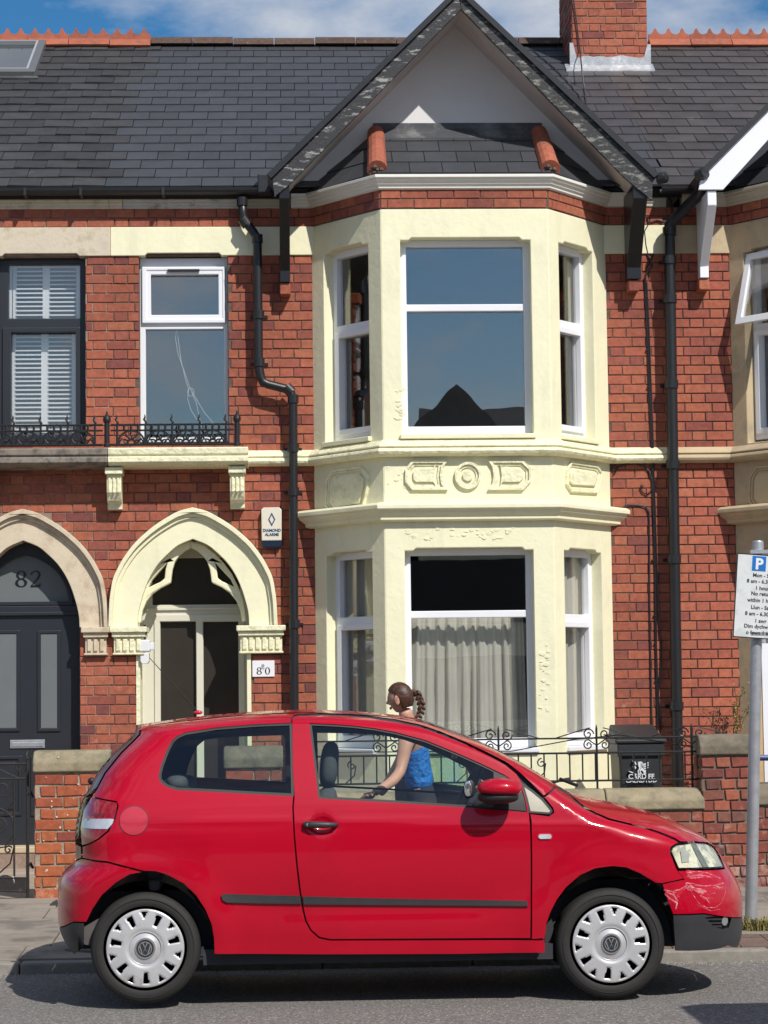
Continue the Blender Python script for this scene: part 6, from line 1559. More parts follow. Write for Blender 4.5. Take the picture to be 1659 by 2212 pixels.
# roof, windscreen, bonnet, tailgate
lowof = lambda p0, p1, d, n=14: [(x, z-d) for x, z in reversed(topr(p0, p1, n))]
roofp = topr(330, 900, 22)+lowof(330, 900, .0125, 22); both('roof', roofp, (), M_red, fold=.01)
scr = topr(903, 1212, 16)+lowof(903, 1212, .0125, 16); both('windscreen', scr, (), M_cgl, fold=0)
tg = [(xrr(z), z) for z in [RRP[0][1]+(RRP[8][1]-RRP[0][1])*k/20 for k in range(21)]]
tgi = Sp([(176,1853),(175,1829),(170.5,1827)])+[(xrr(z)+.012, z) for z in [P(170,y,YC_).z for y in (1815,1787,1760,1740,1724)]]+Sp([(210,1700),(226,1669),(260,1627),(301,1586)])+[(lambda q: (q[0], ztop(q[0])))(xz(309,1600,YC_))]
both('tailgate', tg+tgi, (), mat('tailgate_painted_reflection', (.07,.018,.014), .35, .1, 8, coat=.3), fold=.008)  # red tailgate coloured dark brown, its dark reflection painted in
tgg = [(xrr(z)-.0, z) for z in [P(200,y,YC_).z for y in (1592,1610,1630,1650,1670,1690,1708,1724,1738)]]; tgg2 = [(x+.014, z) for x, z in reversed(tgg)]
both('tailgate_glass', tgg+tgg2, (), M_rub, lift=.002, gap=0, fold=0)
spo = topr(294, 328, 6)+[(x+(.0), z-.03) for x, z in reversed(topr(306, 328, 4))]; both('roof_spoiler', spo, (), M_red, lift=.004)
bon = topr(1203, 1540, 24)+Sp([(1529,1820),(1499,1817),(1470,1818),(1459,1811),(1425,1797),(1389,1785),(1352,1777),(1316,1768),(1288,1756),(1263,1743),(1245,1728),(1233,1717)])
both('bonnet', bon, (), M_red)
wing = Sp([(1148.5,2029),(1149.5,1887),(1148,1774),(1145,1758),(1187,1763),(1197,1755),(1195,1746),(1176,1722),(1200,1701),(1230,1718),(1242,1731),(1261,1746),(1286,1759),(1315,1771),(1351,1780),(1388,1788),(1424,1800),(1457,1814),(1466,1820),(1458,1824),(1450,1829),(1446,1839),(1462,1878),(1477,1898),(1431,1908)]+[p for p in reversed(ARF[:-3])])
both('front_wing', wing, (), M_red)
hl = both('headlight', Sp(HL), (), glass_mat('headlamp_glass', (.93,.92,.82), .10), fold=.01)
both('headlight_bowl', shrink(Sp(HL), .006), (), mat('headlamp_reflector', (.86,.87,.80), .35, .15, 18, col2=(.45,.47,.45), c2s=11, c2t=(.50,.55)), lift=-.016, fold=.02)
patch('headlight_rib', Sp([(1492,1822),(1504,1821),(1517,1845),(1532,1873),(1520,1874),(1506,1850)]), (), mat('lamp_divider', (.20,.22,.23), .4), lift=-.008, fold=.01)
patch('indicator_bulb', Sp([(1470,1838),(1486,1838),(1490,1862),(1474,1864)]), (), M_lampw, lift=-.010, fold=.004)
bump = Sp([(1431,1910),(1478,1900),(1464,1881),(1520,1880),(1566,1877),(1552,1843),(1543,1830)])+frr(1829, 1969, 16)+Sp([(1520,1973),(1454,1975),(1441,1942)])
both('front_bumper', bump, (), M_red)
bl = Sp([(1454,1977),(1520,1975)])+frr(1971, 2036, 12)+Sp([(1572,2043),(1556,2049),(1530,2053),(1459,2054)])
grl = Sp([(1523,1982),(1545,1979),(1572,1976),(1580,1985),(1574,2004),(1560,2008),(1540,2000)])
both('lower_bumper', bl, [grl], M_trim)
both('fog_light_recess', grl, (), M_rub, lift=-.03, gap=0, fold=0)
for yy in (1985, 1993, 2000): patch('grille_bar', Sp([(1526,yy),(1560,yy-1),(1560,yy+3),(1528,yy+3)]), (), M_trim, lift=-.008, fold=.02, gap=0)
cx_, cz_ = S(1567, 1990); patch('fog_light', [(cx_+.022*math.cos(t), cz_+.026*math.sin(t)) for t in [k*PI/8 for k in range(16)]], (), mat('dull_glass', (.25,.26,.27), .15, coat=1.0), lift=-.012, fold=.01)
rb = Sp([(176,1855),(233,1864),(307,1884)]+ARR[9:-1]+[(180,1992)])+Sp([(160,1991)])+rrr(1988, 1856, 16)
both('rear_bumper', rb, (), M_red)
rl = Sp([(158,1993),(181,1994),(182,2004),(180,2044)])+rrr(2046, 1991, 8); both('rear_valance', rl, (), M_trim)
# lamps at the back
tls = Sp(TL); lamp, _l2 = both('tail_light', tls, (), M_lamp, lift=.004)
patch('reversing_lens', Sp([(184,1767),(236,1768),(247,1769),(243,1780),(233,1791),(178,1788),(176,1778)]), (), M_lampw, lift=.007, fold=.004, gap=.001, parent=lamp)
patch('lamp_step', Sp([(190,1753),(225,1757),(224,1764),(188,1761)]), (), mat('dark_red_lens', (.14,.002,.006), .2, coat=1), lift=.0065, fold=.004, gap=0, parent=lamp)
# black frame and glass in the windows
seal = shrink(sWF, .012); both('window_seal', sWF, [seal], M_rub, lift=-.006, gap=0, fold=.012)
seal2 = shrink(sWR, .014); both('window_seal', sWR, [seal2], M_rub, lift=-.003, gap=0, fold=.012)
patch('side_glass', seal, (), M_cgl, lift=-.012, gap=0, fold=0, step=.06); patch('quarter_window', seal2, (), M_cgl, lift=-.008, gap=0, fold=0, step=.06); patch('quarter_window', seal2, (), M_cgl, 'far', lift=-.008, gap=0, fold=0, step=.06)
patch('mirror_sail', Sp([(1066,1668),(1090,1676),(1124,1700),(1132,1725),(1136,1752),(1104,1749),(1068,1747)]), (), M_rub, lift=.000, gap=0, fold=.02, parent=door)
both('corner_window', shrink(sQG, .008), (), mat('milky_quarter_lens', (.50,.46,.36), .25, .12, 10, coat=.6), lift=-.002, gap=0, fold=.01); both('corner_window_seal', sQG, [shrink(sQG, .010)], M_rub, lift=.001, gap=0, fold=.01)
# dark lining under the skin, and the cabin sides beyond
allsil = topr(300, 1240, 40)+topr(1245, 1536, 14)+frr(1835, 2045, 16)+Sp([(1459,2048)]+list(reversed(ARF))+[(1177,2052),(463,2054)]+ARR+[(178,2040)])+rrr(2040, 1580, 36)
lin = [(x, z-.016) for x, z in allsil if True]
linp = topr(312, 1236, 40); linp = [(x, z-.020) for x, z in linp]+Sp([(1262,1746),(1316,1772),(1389,1789),(1445,1812),(1460,1880),(1440,1912)]+list(reversed(ARF[:-2]))+[(1177,2050),(463,2052)]+ARR[:8]+[(310,1884),(240,1868),(185,1856),(186,1800),(203,1724),(216,1704),(232,1673),(266,1631),(306,1590)])
patch('inner_lining', linp, [shrink(sWF, .010), shrink(sWR, .010), shrink(sQG, .004)], M_inn, lift=-.030, gap=0, fold=0, step=.06, norm=False)
hf = farx([(685,1583),(760,1584),(830,1589),(872,1598),(915,1613),(960,1634),(1005,1657),(1042,1686),(1050,1722),(1040,1990),(700,1990),(690,1750)])
hr = farx([(402,1676),(407,1655),(415,1634),(427,1611),(443,1598),(483,1592),(550,1590),(612,1588),(616,1595),(618,1703),(560,1701),(425,1695),(408,1690)])
patch('inner_lining', linp, [hf, hr, shrink(sQG, .004)], M_inn, 'far', lift=-.030, gap=0, fold=0, step=.06, norm=False)
# trims on the skin
for pl in ([(478,1934),(482,1931),(495,1931),(560,1933),(649,1935),(651,1952),(560,1951),(490,1949),(481,1944)], [(654,1936),(760,1939),(900,1942),(1139,1946),(1140,1957),(900,1955),(657,1953)]):
    patch('rub_strip', Sp(pl), (), M_trim, lift=.013, fold=.016, gap=0)
cx_, cz_ = S(289, 1773); cir = lambda r: [(cx_+r*math.cos(t), cz_+r*math.sin(t)) for t in [k*PI/18 for k in range(36)]]
patch('fuel_flap_gap', cir(.0775), (), M_rub, lift=.0012, gap=0, fold=0); patch('fuel_flap', cir(.0735), (), M_redf, lift=.0035, gap=0, fold=.003)
cx_, cz_ = S(1177, 1807)
def stad(cx, cz, a, b): return [(cx+(a-b)*(1 if math.cos(t) > 0 else -1)+b*math.cos(t), cz+b*math.sin(t)) for t in [k*PI/10+PI/20 for k in range(20)]]
patch('side_repeater_rim', stad(cx_, cz_, .040, .018), (), M_redf, lift=.003, gap=0, fold=.003); patch('side_repeater', stad(cx_, cz_, .034, .012), (), M_lampw, lift=.008, gap=0, fold=.006)
# door handle: bar standing off the scooped skin
hx0, hz = S(655, 1781); hx1 = S(729, 1784)[0]; yy = YC_-wfun(XHD[0]-.1, XHD[1])-.010
hb = MB().tube([(hx0,yy+.006,hz),(hx0+.012,yy-.008,hz),(hx0+.05,yy-.020,hz),(hx0+.12,yy-.022,hz-.002),(hx1-.015,yy-.014,hz-.003),(hx1,yy+.006,hz-.003)], [.008,.017,.0185,.0165,.013,.008], 12).obj('handle', M_trim, door, smooth=True)
MB().lathe((S(665,1780)[0], yy-.022, hz), [(.008,.0),(.008,.006),(.004,.007)], 12, 'y').obj('key_lock', M_alu, door)
# mirror
def superell(c, r, m, name, parent, e=2.6, n=18, cut=None):
    bm = bmesh.new(); bmesh.ops.create_uvsphere(bm, u_segments=24, v_segments=16, radius=1)
    for v in bm.verts:
        x, y, z = v.co; k = (abs(x)**e+abs(y)**e+abs(z)**e)**(1/e); x, y, z = x/k, y/k, z/k
        if cut: x, y, z = cut(x, y, z)
        v.co = (c[0]+x*r[0], c[1]+y*r[1], c[2]+z*r[2])
    me = bpy.data.meshes.new(name); bm.to_mesh(me); bm.free(); return mesh_obj(name, me, m, parent, smooth=True)
mc = P(1078,1704,YS-.10)
superell(mc, (.118,.10,.058), M_red, 'mirror_shell', door, 2.5, cut=lambda x, y, z: (x, y, z*(.80+.20*x if z < 0 else 1-.15*abs(x))*(1 if z > 0 else .75)))
superell(mc+Vector((-.004,.012,-.042)), (.108,.09,.036), M_rub, 'mirror_base', door, 2.4); superell(mc+Vector((-.01,.07,-.055)), (.06,.07,.028), M_rub, 'mirror_arm', door, 2.3)
superell(P(1014,1704,YS+.06), (.030,.012,.048), M_rub, 'mirror_rim', door, 2.6); superell(P(1011,1704,YS+.045), (.020,.006,.040), mat('mirror_glass', (.75,.78,.78), .04, 0, metal=.9), 'mirror_face', door, 2.6)
# wheels
def wheel(c, side=1, rot=0.0):
    x, z = c; R_ = .2875; y0 = YS+.055
    t = MB().lathe((x, y0, z), [(.185,-.02),(.203,.004),(.206,.015),(.235,.022),(.262,.022),(.278,.010),(.2865,-.006),(R_,-.022),(R_,-.13),(.284,-.15),(.262,-.165),(.2,-.16),(.185,-.15)], 64, 'y').obj('wheel', M_tyre, car, smooth=True)
    mt = t.data; 
    for rr in (.255,): MB().lathe((x, y0, z), [(rr-.002,.010 if rr < .22 else .018),(rr-.001,.0165 if rr < .22 else .0255),(rr+.001,.0165 if rr < .22 else .0255),(rr+.002,.010 if rr < .22 else .018)], 64, 'y').obj('tyre_ridge', M_tyre, t, smooth=True)
    NA, NR = 196, 34; vs = []; fs = []
    def inslot(r, a):
        ph = ((a-rot)/(2*PI/7)) % 1.0; d1 = min(ph, 1-ph)*2*PI/7*r; d2 = abs(ph-.5)*2*PI/7*r
        wd = .0095+.006*clampf((r-.125)/.05)
        if .126 < r < .183 and d1 < wd: return not (r < .132 and (r-.132)**2+d1*d1 > .0001)
        if .157 < r < .189 and d2 < .003+.014*clampf((r-.157)/.030)**1.3: return True
        return False
    for i in range(NR+1):
        r = .083+(.2035-.083)*i/NR
        dome = .004+.015*math.sqrt(max(0, 1-(r/.21)**2))-.006*math.exp(-((r-.088)/.012)**2)-.003*clampf((r-.199)/.004)
        for k in range(NA):
            a = 2*PI*k/NA
            ed = 0
            for da in (-.022, 0, .022):
                for dr_ in (-.0045, 0, .0045):
                    if inslot(r+dr_, a+da*.16/r): ed = 1
            vs.append((x+r*math.cos(a), y0-dome-.011+ed*.004, z+r*math.sin(a)))
    for i in range(NR):
        for k in range(NA):
            r = .083+(.2035-.083)*(i+.5)/NR; a = 2*PI*(k+.5)/NA
            if inslot(r, a): continue
            fs.append((i*NA+k, i*NA+(k+1) % NA, (i+1)*NA+(k+1) % NA, (i+1)*NA+k))
    wc = MB().add(vs, fs).obj('wheel_cover', M_hub, t, smooth=True); so_ = wc.modifiers.new('s', 'SOLIDIFY'); so_.thickness = .004; so_.offset = 0
    MB().lathe((x, y0-.006, z), [(.0855,.0),(.0855,.0125),(.078,.0145),(.060,.020),(.056,.0215)], 40, 'y').obj('cover_centre', M_hub, t, smooth=True)
    MB().lathe((x, y0, z), [(.192,-.016),(.192,-.010),(.10,-.010),(.05,-.012)], 40, 'y').obj('steel_rim', mat('rusty_steel_rim', (.035,.032,.030), .6, .3, 30, col2=(.14,.09,.06), c2s=20), t)
    MB().lathe((x, y0-.02, z), [(.054,.0),(.054,.0085),(.050,.0095),(.002,.0095)], 32, 'y').obj('badge_disc', mat('badge_blue_black', (.03,.035,.045), .3), t)
    class FBg:
        def p(s, u, v, d=0): return Vector((x+u, y0-.0295-d, z+v))
    mb = MB().prism(FBg(), [(.053*math.cos(2*PI*k/32), .053*math.sin(2*PI*k/32)) for k in range(32)], [[(.046*math.cos(2*PI*k/32), .046*math.sin(2*PI*k/32)) for k in range(32)]], -.001, .003)
    mb.prism(FBg(), [(.036*math.cos(2*PI*k/32), .036*math.sin(2*PI*k/32)) for k in range(32)], [[(.032*math.cos(2*PI*k/32), .032*math.sin(2*PI*k/32)) for k in range(32)]], -.001, .003)
    for pl in ([(-.013,.031),(0,.004),(.013,.031)], [(-.029,.016),(-.014,-.028),(0,.0),(.014,-.028),(.029,.016)]): mb.prism(FBg(), stroke(pl, .0062), (), -.001, .0034)
    mb.obj('badge', mat('bright_chrome', (.70,.71,.72), .15, 0, metal=.9), t)
    return t
wheel(WHR, rot=.25); wheel(WHF, rot=.10)
for c in (WHR, WHF): MB().lathe((c[0], YC_+.76, c[1]), [(.185,-.0),(.24,.014),(.278,.004),(.2875,-.01),(.2875,.13),(.262,.15),(.2,.15)][::1], 40, 'y').obj('far_wheel', M_tyre, car, smooth=True)
# arch liners, floor, underside
for (cx, cz) in (WHR, WHF):
    mb = MB(); n = 20; vs = []; fs = []
    for k in range(n+1):
        a = -.05+(PI+.1)*k/n
        for y in (YC_-.775, YC_-.40, YC_+.40, YC_+.775): vs.append((cx+.352*math.cos(a), y, cz+.352*math.sin(a)+.0))
    for k in range(n):
        for j in range(3): fs.append((4*k+j, 4*k+4+j, 4*k+5+j, 4*k+1+j))
    for j in (0, 1, 2, 3):
        if j in (1, 2): vs.append((cx, (YC_-.40 if j == 1 else YC_+.40), cz)); c = len(vs)-1; fs += [(4*k+j, 4*k+4+j, c) for k in range(n)]
    mb.add(vs, fs).obj('arch_liner', M_rub, car, fix=False)
MB().box((WHR[0]+.30, YC_-.74, .22), (WHF[0]-.30, YC_+.74, .30)).obj('floor_pan', M_inn, car)
MB().box((WHR[0]-.36, YC_-.60, .30), (WHR[0]+.35, YC_+.60, .60)).obj('boot_floor', M_inn, car)
MB().box((WHF[0]-.35, YC_-.60, .26), (WHF[0]+.50, YC_+.60, .62)).obj('engine_bay', M_inn, car)
MB().tube([(WHR[0]+.1,YC_+.2,.20),(WHR[0]-.30,YC_+.3,.20),(WHR[0]-.52,YC_+.3,.22)], .03, 10).obj('exhaust', M_alu, car)
MB().tube([(WHR[0],YC_-.72,WHR[1]),(WHR[0],YC_+.72,WHR[1])], .04, 10).obj('rear_axle', M_inn, car); MB().tube([(WHF[0],YC_-.72,WHF[1]),(WHF[0],YC_+.72,WHF[1])], .03, 10).obj('front_axle', M_inn, car)
a = [xz(x, y, YS+.10) for x, y in ((181,2003),(212,1985),(216,2000),(205,2044),(182,2040))]; MB().prism(Fr((0,YS+.10,0),(1,0,0),(0,-1,0)), a, (), -.02, 0).obj('mud_flap', mat('grey_mud_flap', (.10,.09,.085), .8, .2, 30), car)
a = [xz(x, y, YS+.14) for x, y in ((1177,2000),(1192,1985),(1196,2005),(1190,2030),(1178,2040))]; MB().prism(Fr((0,YS+.14,0),(1,0,0),(0,-1,0)), a, (), -.02, 0).obj('torn_liner', M_trim, car)
# cabin: seats, wheel, dashboard
def seat(px, py_h, Y, nm='seat', hw=.115, tilt=.12):
    c = P(px, py_h, Y); superell(c, (.050,.13,.125), M_seat, 'headrest', car, 3.0, cut=lambda x, y, z: (x+z*.25, y, z))
    b = c+Vector((-.02-tilt, 0, -.46)); superell(c+Vector((-.06,0,-.44)), (.075,.23,.32), M_seat, 'seat_back', car, 3.2, cut=lambda x, y, z: (x+z*.9*.8, y, z))
    superell(c+Vector((.12,0,-.76)), (.26,.24,.09), M_seat, 'seat_cushion', car, 3.0)
seat(711, 1652, YC_-.36); 
c = P(383,1690,YC_-.35); superell(c, (.06,.15,.045), M_seat, 'headrest', car, 2.6); c = P(402,1692,YC_+.1); superell(c, (.06,.15,.045), M_seat, 'headrest', car, 2.6)
c = P(1018,1695,YC_-.36); mb = MB(); ax_ = Vector((-.52,0,.85)).normalized(); e1 = Vector((0,1,0)); e2 = ax_.cross(e1)
ax_ = Vector((-.88,0,.47)).normalized(); e2 = ax_.cross(e1)
mb.tube([c+Vector((-.02,0,-.03))+(e1*math.cos(t)+e2*math.sin(t))*.185 for t in [k*2*PI/28 for k in range(29)]], .015, 8)
for a in (0, PI, -PI/2 if True else 0): mb.tube([c+Vector((-.02,0,-.03)), c+Vector((-.02,0,-.03))+(e1*math.cos(a)+e2*math.sin(a))*.18], .014, 6)
mb.obj('steering_wheel', M_rub, car, smooth=True)
dz = P(1050,1712,YC_).z; x0 = P(1030,1712,YC_-.3).x
MB().add([(x0,YC_-.72,.5),(x0,YC_-.72,dz-.06),(x0+.10,YC_-.70,dz-.02),(x0+.34,YC_-.62,dz-.05),(x0+.34,YC_-.62,.5),(x0,YC_+.72,.5),(x0,YC_+.72,dz-.06),(x0+.10,YC_+.70,dz-.02),(x0+.34,YC_+.62,dz-.05),(x0+.34,YC_+.62,.5)], [(0,1,2,3,4),(9,8,7,6,5),(0,5,6,1),(1,6,7,2),(2,7,8,3),(3,8,9,4),(4,9,5,0)]).obj('dashboard', M_inn, car, bevel=.02)
q = P(985,1628,YC_); MB().fbox(Fr((q.x,q.y,0),(0,1,0),(-1,0,0)), -.11,.11,q.z-.03,q.z+.03,0,.02).obj('rear_view_mirror', M_rub, car, bevel=.008)
MB().box((P(470,1700,YC_).x-.35, YC_-.70, .60), (P(470,1700,YC_).x-.28, YC_+.70, P(470,1712,YC_).z-.02)).obj('rear_seat_back', M_seat, car, bevel=.03)
q0 = P(427,1537,YC_); MB().tube([q0, P(323,1421,YC_)], [.004,.0022], 6).obj('aerial', M_rub, car); superell(P(428,1539,YC_), (.025,.015,.012), M_redf, 'aerial_base', car, 2)
q0 = P(1215,1702,YC_-.4); MB().tube([q0+Vector((-.05,0,.03)), q0+Vector((.02,.2,.035)), q0+Vector((.10,.5,.03))], .008, 6).tube([q0+Vector((.08,0,.012)), q0+Vector((0,.1,.045))], .01, 6).obj('wiper', M_rub, car)
superell(P(198,1687,YC_), (.022,.02,.02), M_rub, 'rear_wiper_pivot', car, 2)
# far door, swung open on its front hinge
hx, hz0 = farx([(1052,1722)])[0]; yf = YC_+.80; an = math.radians(66); fu = Vector((-math.cos(an), math.sin(an), 0)); fn = Vector((-fu.y, fu.x, 0))
fd = Fr((hx, yf, 0), fu, (fu.y, -fu.x, 0)); zbelt = 1.04
MB().prism(fd, [(0,.34),(1.12,.34),(1.14,.6),(1.16,zbelt+.02),(0,zbelt-.02)], (), -.04, .03).obj('far_door', M_inn, car, bevel=.01)
fr_o = [(0,zbelt-.02),(1.16,zbelt+.02),(1.10,1.45),(.95,1.47),(.60,1.42),(.30,1.28)]; fr_i = [(.07,zbelt+.01),(1.09,zbelt+.04),(1.05,1.41),(.93,1.43),(.62,1.38),(.33,1.25)]
MB().prism(fd, fr_o, [fr_i], -.02, .015).obj('far_door_frame', M_rub, car); MB().prism(fd, fr_i, (), -.004, .0).obj('far_door_glass', glass_mat('green_tint_glass', (.62,.76,.68), .10), car)
# scuffs on the front bumper
rg = random.Random(9); sc_m = mat('pale_scuff', (.56,.10,.13), .8, .3, 60, col2=(.64,.36,.38), c2s=60)
for pl, sd_ in (([(1128,1075),(1280,1085),(1345,1128),(1230,1128),(1135,1118)],0),([(985,1195),(1060,1215),(1110,1185),(1130,1160),(1140,1180),(1100,1225),(1075,1250),(1072,1300),(1050,1295),(1000,1245)],1),([(1140,1165),(1250,1178),(1365,1165),(1378,1195),(1330,1210),(1290,1230),(1280,1285),(1240,1270),(1190,1215)],2)):
    patch('scuffed_area', [S(1106+x/3, 1520.7+y/3) for x, y in pl], (), mat('scuffed_red_paint', (.47,.0,.018), .4, .05, 20, coat=.4, col2=(.66,.34,.36), c2s=17, c2t=(.57,.72), c2map=((0,math.radians(20),0),(.45,1,1.8))), lift=.0008, gap=0, fold=0)
cc = lambda x, y: (1106+x/3, 1520.7+y/3); n_ = 0
def scuff(pts, w):
    q = [S(*cc(*p)) for p in pts]; st = []
    for a, b in zip(q, q[1:]):
        for k in range(4): t = k/4; st.append((a[0]+(b[0]-a[0])*t+rg.uniform(-.0015,.0015), a[1]+(b[1]-a[1])*t+rg.uniform(-.0015,.0015)))
    st.append(q[-1]); pl = stroke(st, [w*rg.uniform(.3,1.2) for _ in st]); mb = MB(); h = len(st)
    vs = []
    for i in range(h):
        for p in (pl[i], pl[2*h-1-i]): w_ = wfun(*p); vs.append((p[0], YC_-w_-.0012, p[1]))
    for i in range(h-1): mb.f.append((2*i, 2*i+2, 2*i+3, 2*i+1))
    mb.v = vs; return mb
tot = MB()
strokes = [([(1125,1160),(1150,1190),(1175,1240),(1210,1290),(1260,1320),(1320,1318),(1355,1290),(1380,1230),(1382,1180)],.004),([(1125,1158),(1180,1165),(1240,1180),(1300,1175),(1370,1160)],.006),([(1130,1090),(1200,1085),(1270,1095),(1350,1130)],.005),([(1130,1120),(1210,1110),(1290,1118)],.006),([(985,1205),(1040,1215),(1095,1200),(1130,1175)],.006),([(990,1230),(1030,1265),(1070,1290),(1060,1330)],.007),([(1040,1210),(1060,1260),(1075,1280)],.006),([(1000,1215),(1050,1240),(1075,1275)],.008),([(1150,1170),(1170,1200),(1200,1215),(1240,1230)],.010),([(1200,1300),(1290,1340),(1350,1330)],.003),([(1310,1180),(1350,1190),(1370,1185)],.008),([(1160,1185),(1210,1200),(1260,1215)],.008),([(1220,1240),(1260,1260),(1280,1290)],.006),([(1140,1100),(1160,1130),(1240,1120)],.007)]
for k in range(26):
    x, y = rg.choice(((1160,1190),(1030,1240),(1180,1110),(1250,1240),(1340,1180))); x += rg.uniform(-45,45); y += rg.uniform(-22,22); strokes.append(([(x,y),(x+rg.uniform(10,40),y+rg.uniform(-4,12))], .003))
for pts, w in strokes: s_ = scuff(pts, w); tot.add(s_.v, s_.f)
tot.obj('paint_scuffs', sc_m, car, kind='stuff', fix=False)
for pl in ([(1465,1879),(1520,1881),(1562,1878)],): pass
# ------------------------------------------------------------------ the woman leaning towards the open far door
def skin(name, joints, edges, m, parent, sub=2, smooth=True):
    """joints: list of (Vector, radius or (rx, ry)); first is the root"""
    me = bpy.data.meshes.new(name); me.from_pydata([tuple(j[0]) for j in joints], edges, [])
    o = bpy.data.objects.new(name, me); COL.objects.link(o)
    s = o.modifiers.new('s', 'SKIN'); s.use_smooth_shade = True
    if not me.skin_vertices: pass
    bpy.context.view_layer.update()
    lay = me.skin_vertices[0].data if len(me.skin_vertices) else None
    if lay is None:
        bpy.context.view_layer.objects.active = o; bpy.ops.mesh.customdata_skin_add(); lay = me.skin_vertices[0].data
    for i, j in enumerate(joints):
        r = j[1]; lay[i].radius = r if isinstance(r, tuple) else (r, r); lay[i].use_root = (i == 0)
    b = o.modifiers.new('d', 'SUBSURF'); b.levels = sub; b.render_levels = sub
    dg = bpy.context.evaluated_depsgraph_get(); me2 = bpy.data.meshes.new_from_object(o.evaluated_get(dg)); bpy.data.objects.remove(o)
    me2.materials.clear(); return mesh_obj(name, me2, m, parent, smooth=True)
YPn = 14.18
M_skin = mat('light_skin', (.55,.30,.21), .5, .06, 20, .08, 120, spec=.4); M_blue = mat('blue_cloth', (.012,.17,.55), .75, .15, 14, 1.0, 22, bdist=.03)
M_navy = mat('dark_navy_cloth', (.012,.014,.022), .85, .15, 14, .3, 60); M_hair = mat('brown_hair', (.10,.044,.025), .42, .3, 60, .5, 160, spec=.4, col2=(.035,.016,.010), c2s=34, c2t=(.42,.60), c2map=((0,.7,0),(.22,2.2,2.4)))
Q = lambda x, y, dy=0.0: P(x, y, YPn+dy)
gz = pz(YPn)
per = root('person', (Q(905,1760).x, YPn+.05, gz), 'woman in a blue top with a long brown plait leaning into the open car door', 'person')
hipc = Q(918,1735,.10)
J_ = [(hipc, .100), (Q(908,1700,.08), .066), (Q(901,1655,.06), .068), (Q(895,1612,.04), .082), (Q(888,1583,.03), .070),
      (Q(882,1562,.02), .048), (Q(878,1545,.01), .046), (Q(873,1530,.0), .05),
      (Q(884,1592,-.12), .062), (Q(876,1603,-.155), .052), (Q(871,1636,-.165), .043), (Q(864,1668,-.20), .036), (Q(848,1688,-.27), .035), (Q(822,1705,-.36), .027), (Q(806,1714,-.42), .023),
      (Q(889,1592,.20), .060), (Q(880,1604,.24), .050), (Q(868,1640,.24), .042), (Q(850,1672,.20), .036), (Q(832,1700,.12), .030), (Q(822,1716,.06), .024)]
E_ = [(0,1),(1,2),(2,3),(3,4),(4,5),(5,6),(6,7),(4,8),(8,9),(9,10),(10,11),(11,12),(12,13),(13,14),(4,15),(15,16),(16,17),(17,18),(18,19),(19,20)]
def leg(dy, s):
    a = hipc+Vector((.0,dy*.6,-.05)); k = Vector((hipc.x-.06*s-.02, YPn+.10+dy, gz+.48)); f = Vector((hipc.x+.06-.10*s, YPn+.10+dy, gz+.09)); t = f+Vector((-.13,0,-.055)); return a, k, f, t
n0 = len(J_); 
for dy, s in ((-.10, .5), (.12, -.6)):
    a, k, f, t = leg(dy, s); b = len(J_); J_ += [(a, .095), (a.lerp(k,.5), .080), (k, .058), (k.lerp(f,.35), .056), (f, .040), (t, .030)]
    E_ += [(0,b),(b,b+1),(b+1,b+2),(b+2,b+3),(b+3,b+4),(b+4,b+5)]
body_ = skin('body', J_, E_, M_skin, per)
# clothes: vest top and trousers over the body
skin('top', [(Q(910,1708,.09), .100), (Q(905,1680,.075), .093), (Q(901,1650,.06), .088), (Q(896,1615,.04), .092), (Q(889,1594,.03), .078)], [(0,1),(1,2),(2,3),(3,4)], M_blue, per)
TJ = [(hipc, .122), (Q(912,1712,.09), .112), (Q(909,1692,.09), .100)]; TE = [(0,1),(1,2)]
for dy, s in ((-.10, .5), (.12, -.6)):
    a, k, f, t = leg(dy, s); b = len(TJ); TJ += [(a, .108), (a.lerp(k,.5), .092), (k, .070), (k.lerp(f,.4), .066), (f+Vector((0,0,.02)), .052)]; TE += [(0,b),(b,b+1),(b+1,b+2),(b+2,b+3),(b+3,b+4)]
skin('trousers', TJ, TE, M_navy, per)
for dy, s in ((-.10, .5), (.12, -.6)):
    a, k, f, t = leg(dy, s); superell(Vector((f.x-.06, f.y, gz+.045)), (.135,.045,.045), M_pipe, 'shoe', per, 2.6)
# hand with five fingers resting on the seat
w_ = Q(806,1714,-.42); hv = (Q(790,1722,-.46)-w_).normalized(); hs_ = Vector((0,1,0)).cross(hv).normalized(); hy = hv.cross(hs_).normalized()
hj = [(w_, .022), (w_+hv*.035, (.034,.018)), (w_+hv*.062, (.036,.017))]; he = [(0,1),(1,2)]
for i, (o_, L_) in enumerate(((-.030,.060),(-.010,.072),(.010,.068),(.029,.052))):
    b = len(hj); base_ = w_+hv*.066+hy*o_; hj += [(base_, .0105), (base_+hv*L_*.45+hs_*.004, .0092), (base_+hv*L_*.78-hs_*.008, .0085), (base_+hv*L_-hs_*.022, .0075)]; he += [(2,b),(b,b+1),(b+1,b+2),(b+2,b+3)]
b = len(hj); hj += [(w_+hv*.030-hy*.036, .012), (w_+hv*.055-hy*.052, .0105), (w_+hv*.076-hy*.056, .009)]; he += [(1,b),(b,b+1),(b+1,b+2)]
skin('hand', hj, he, M_skin, per, sub=2)
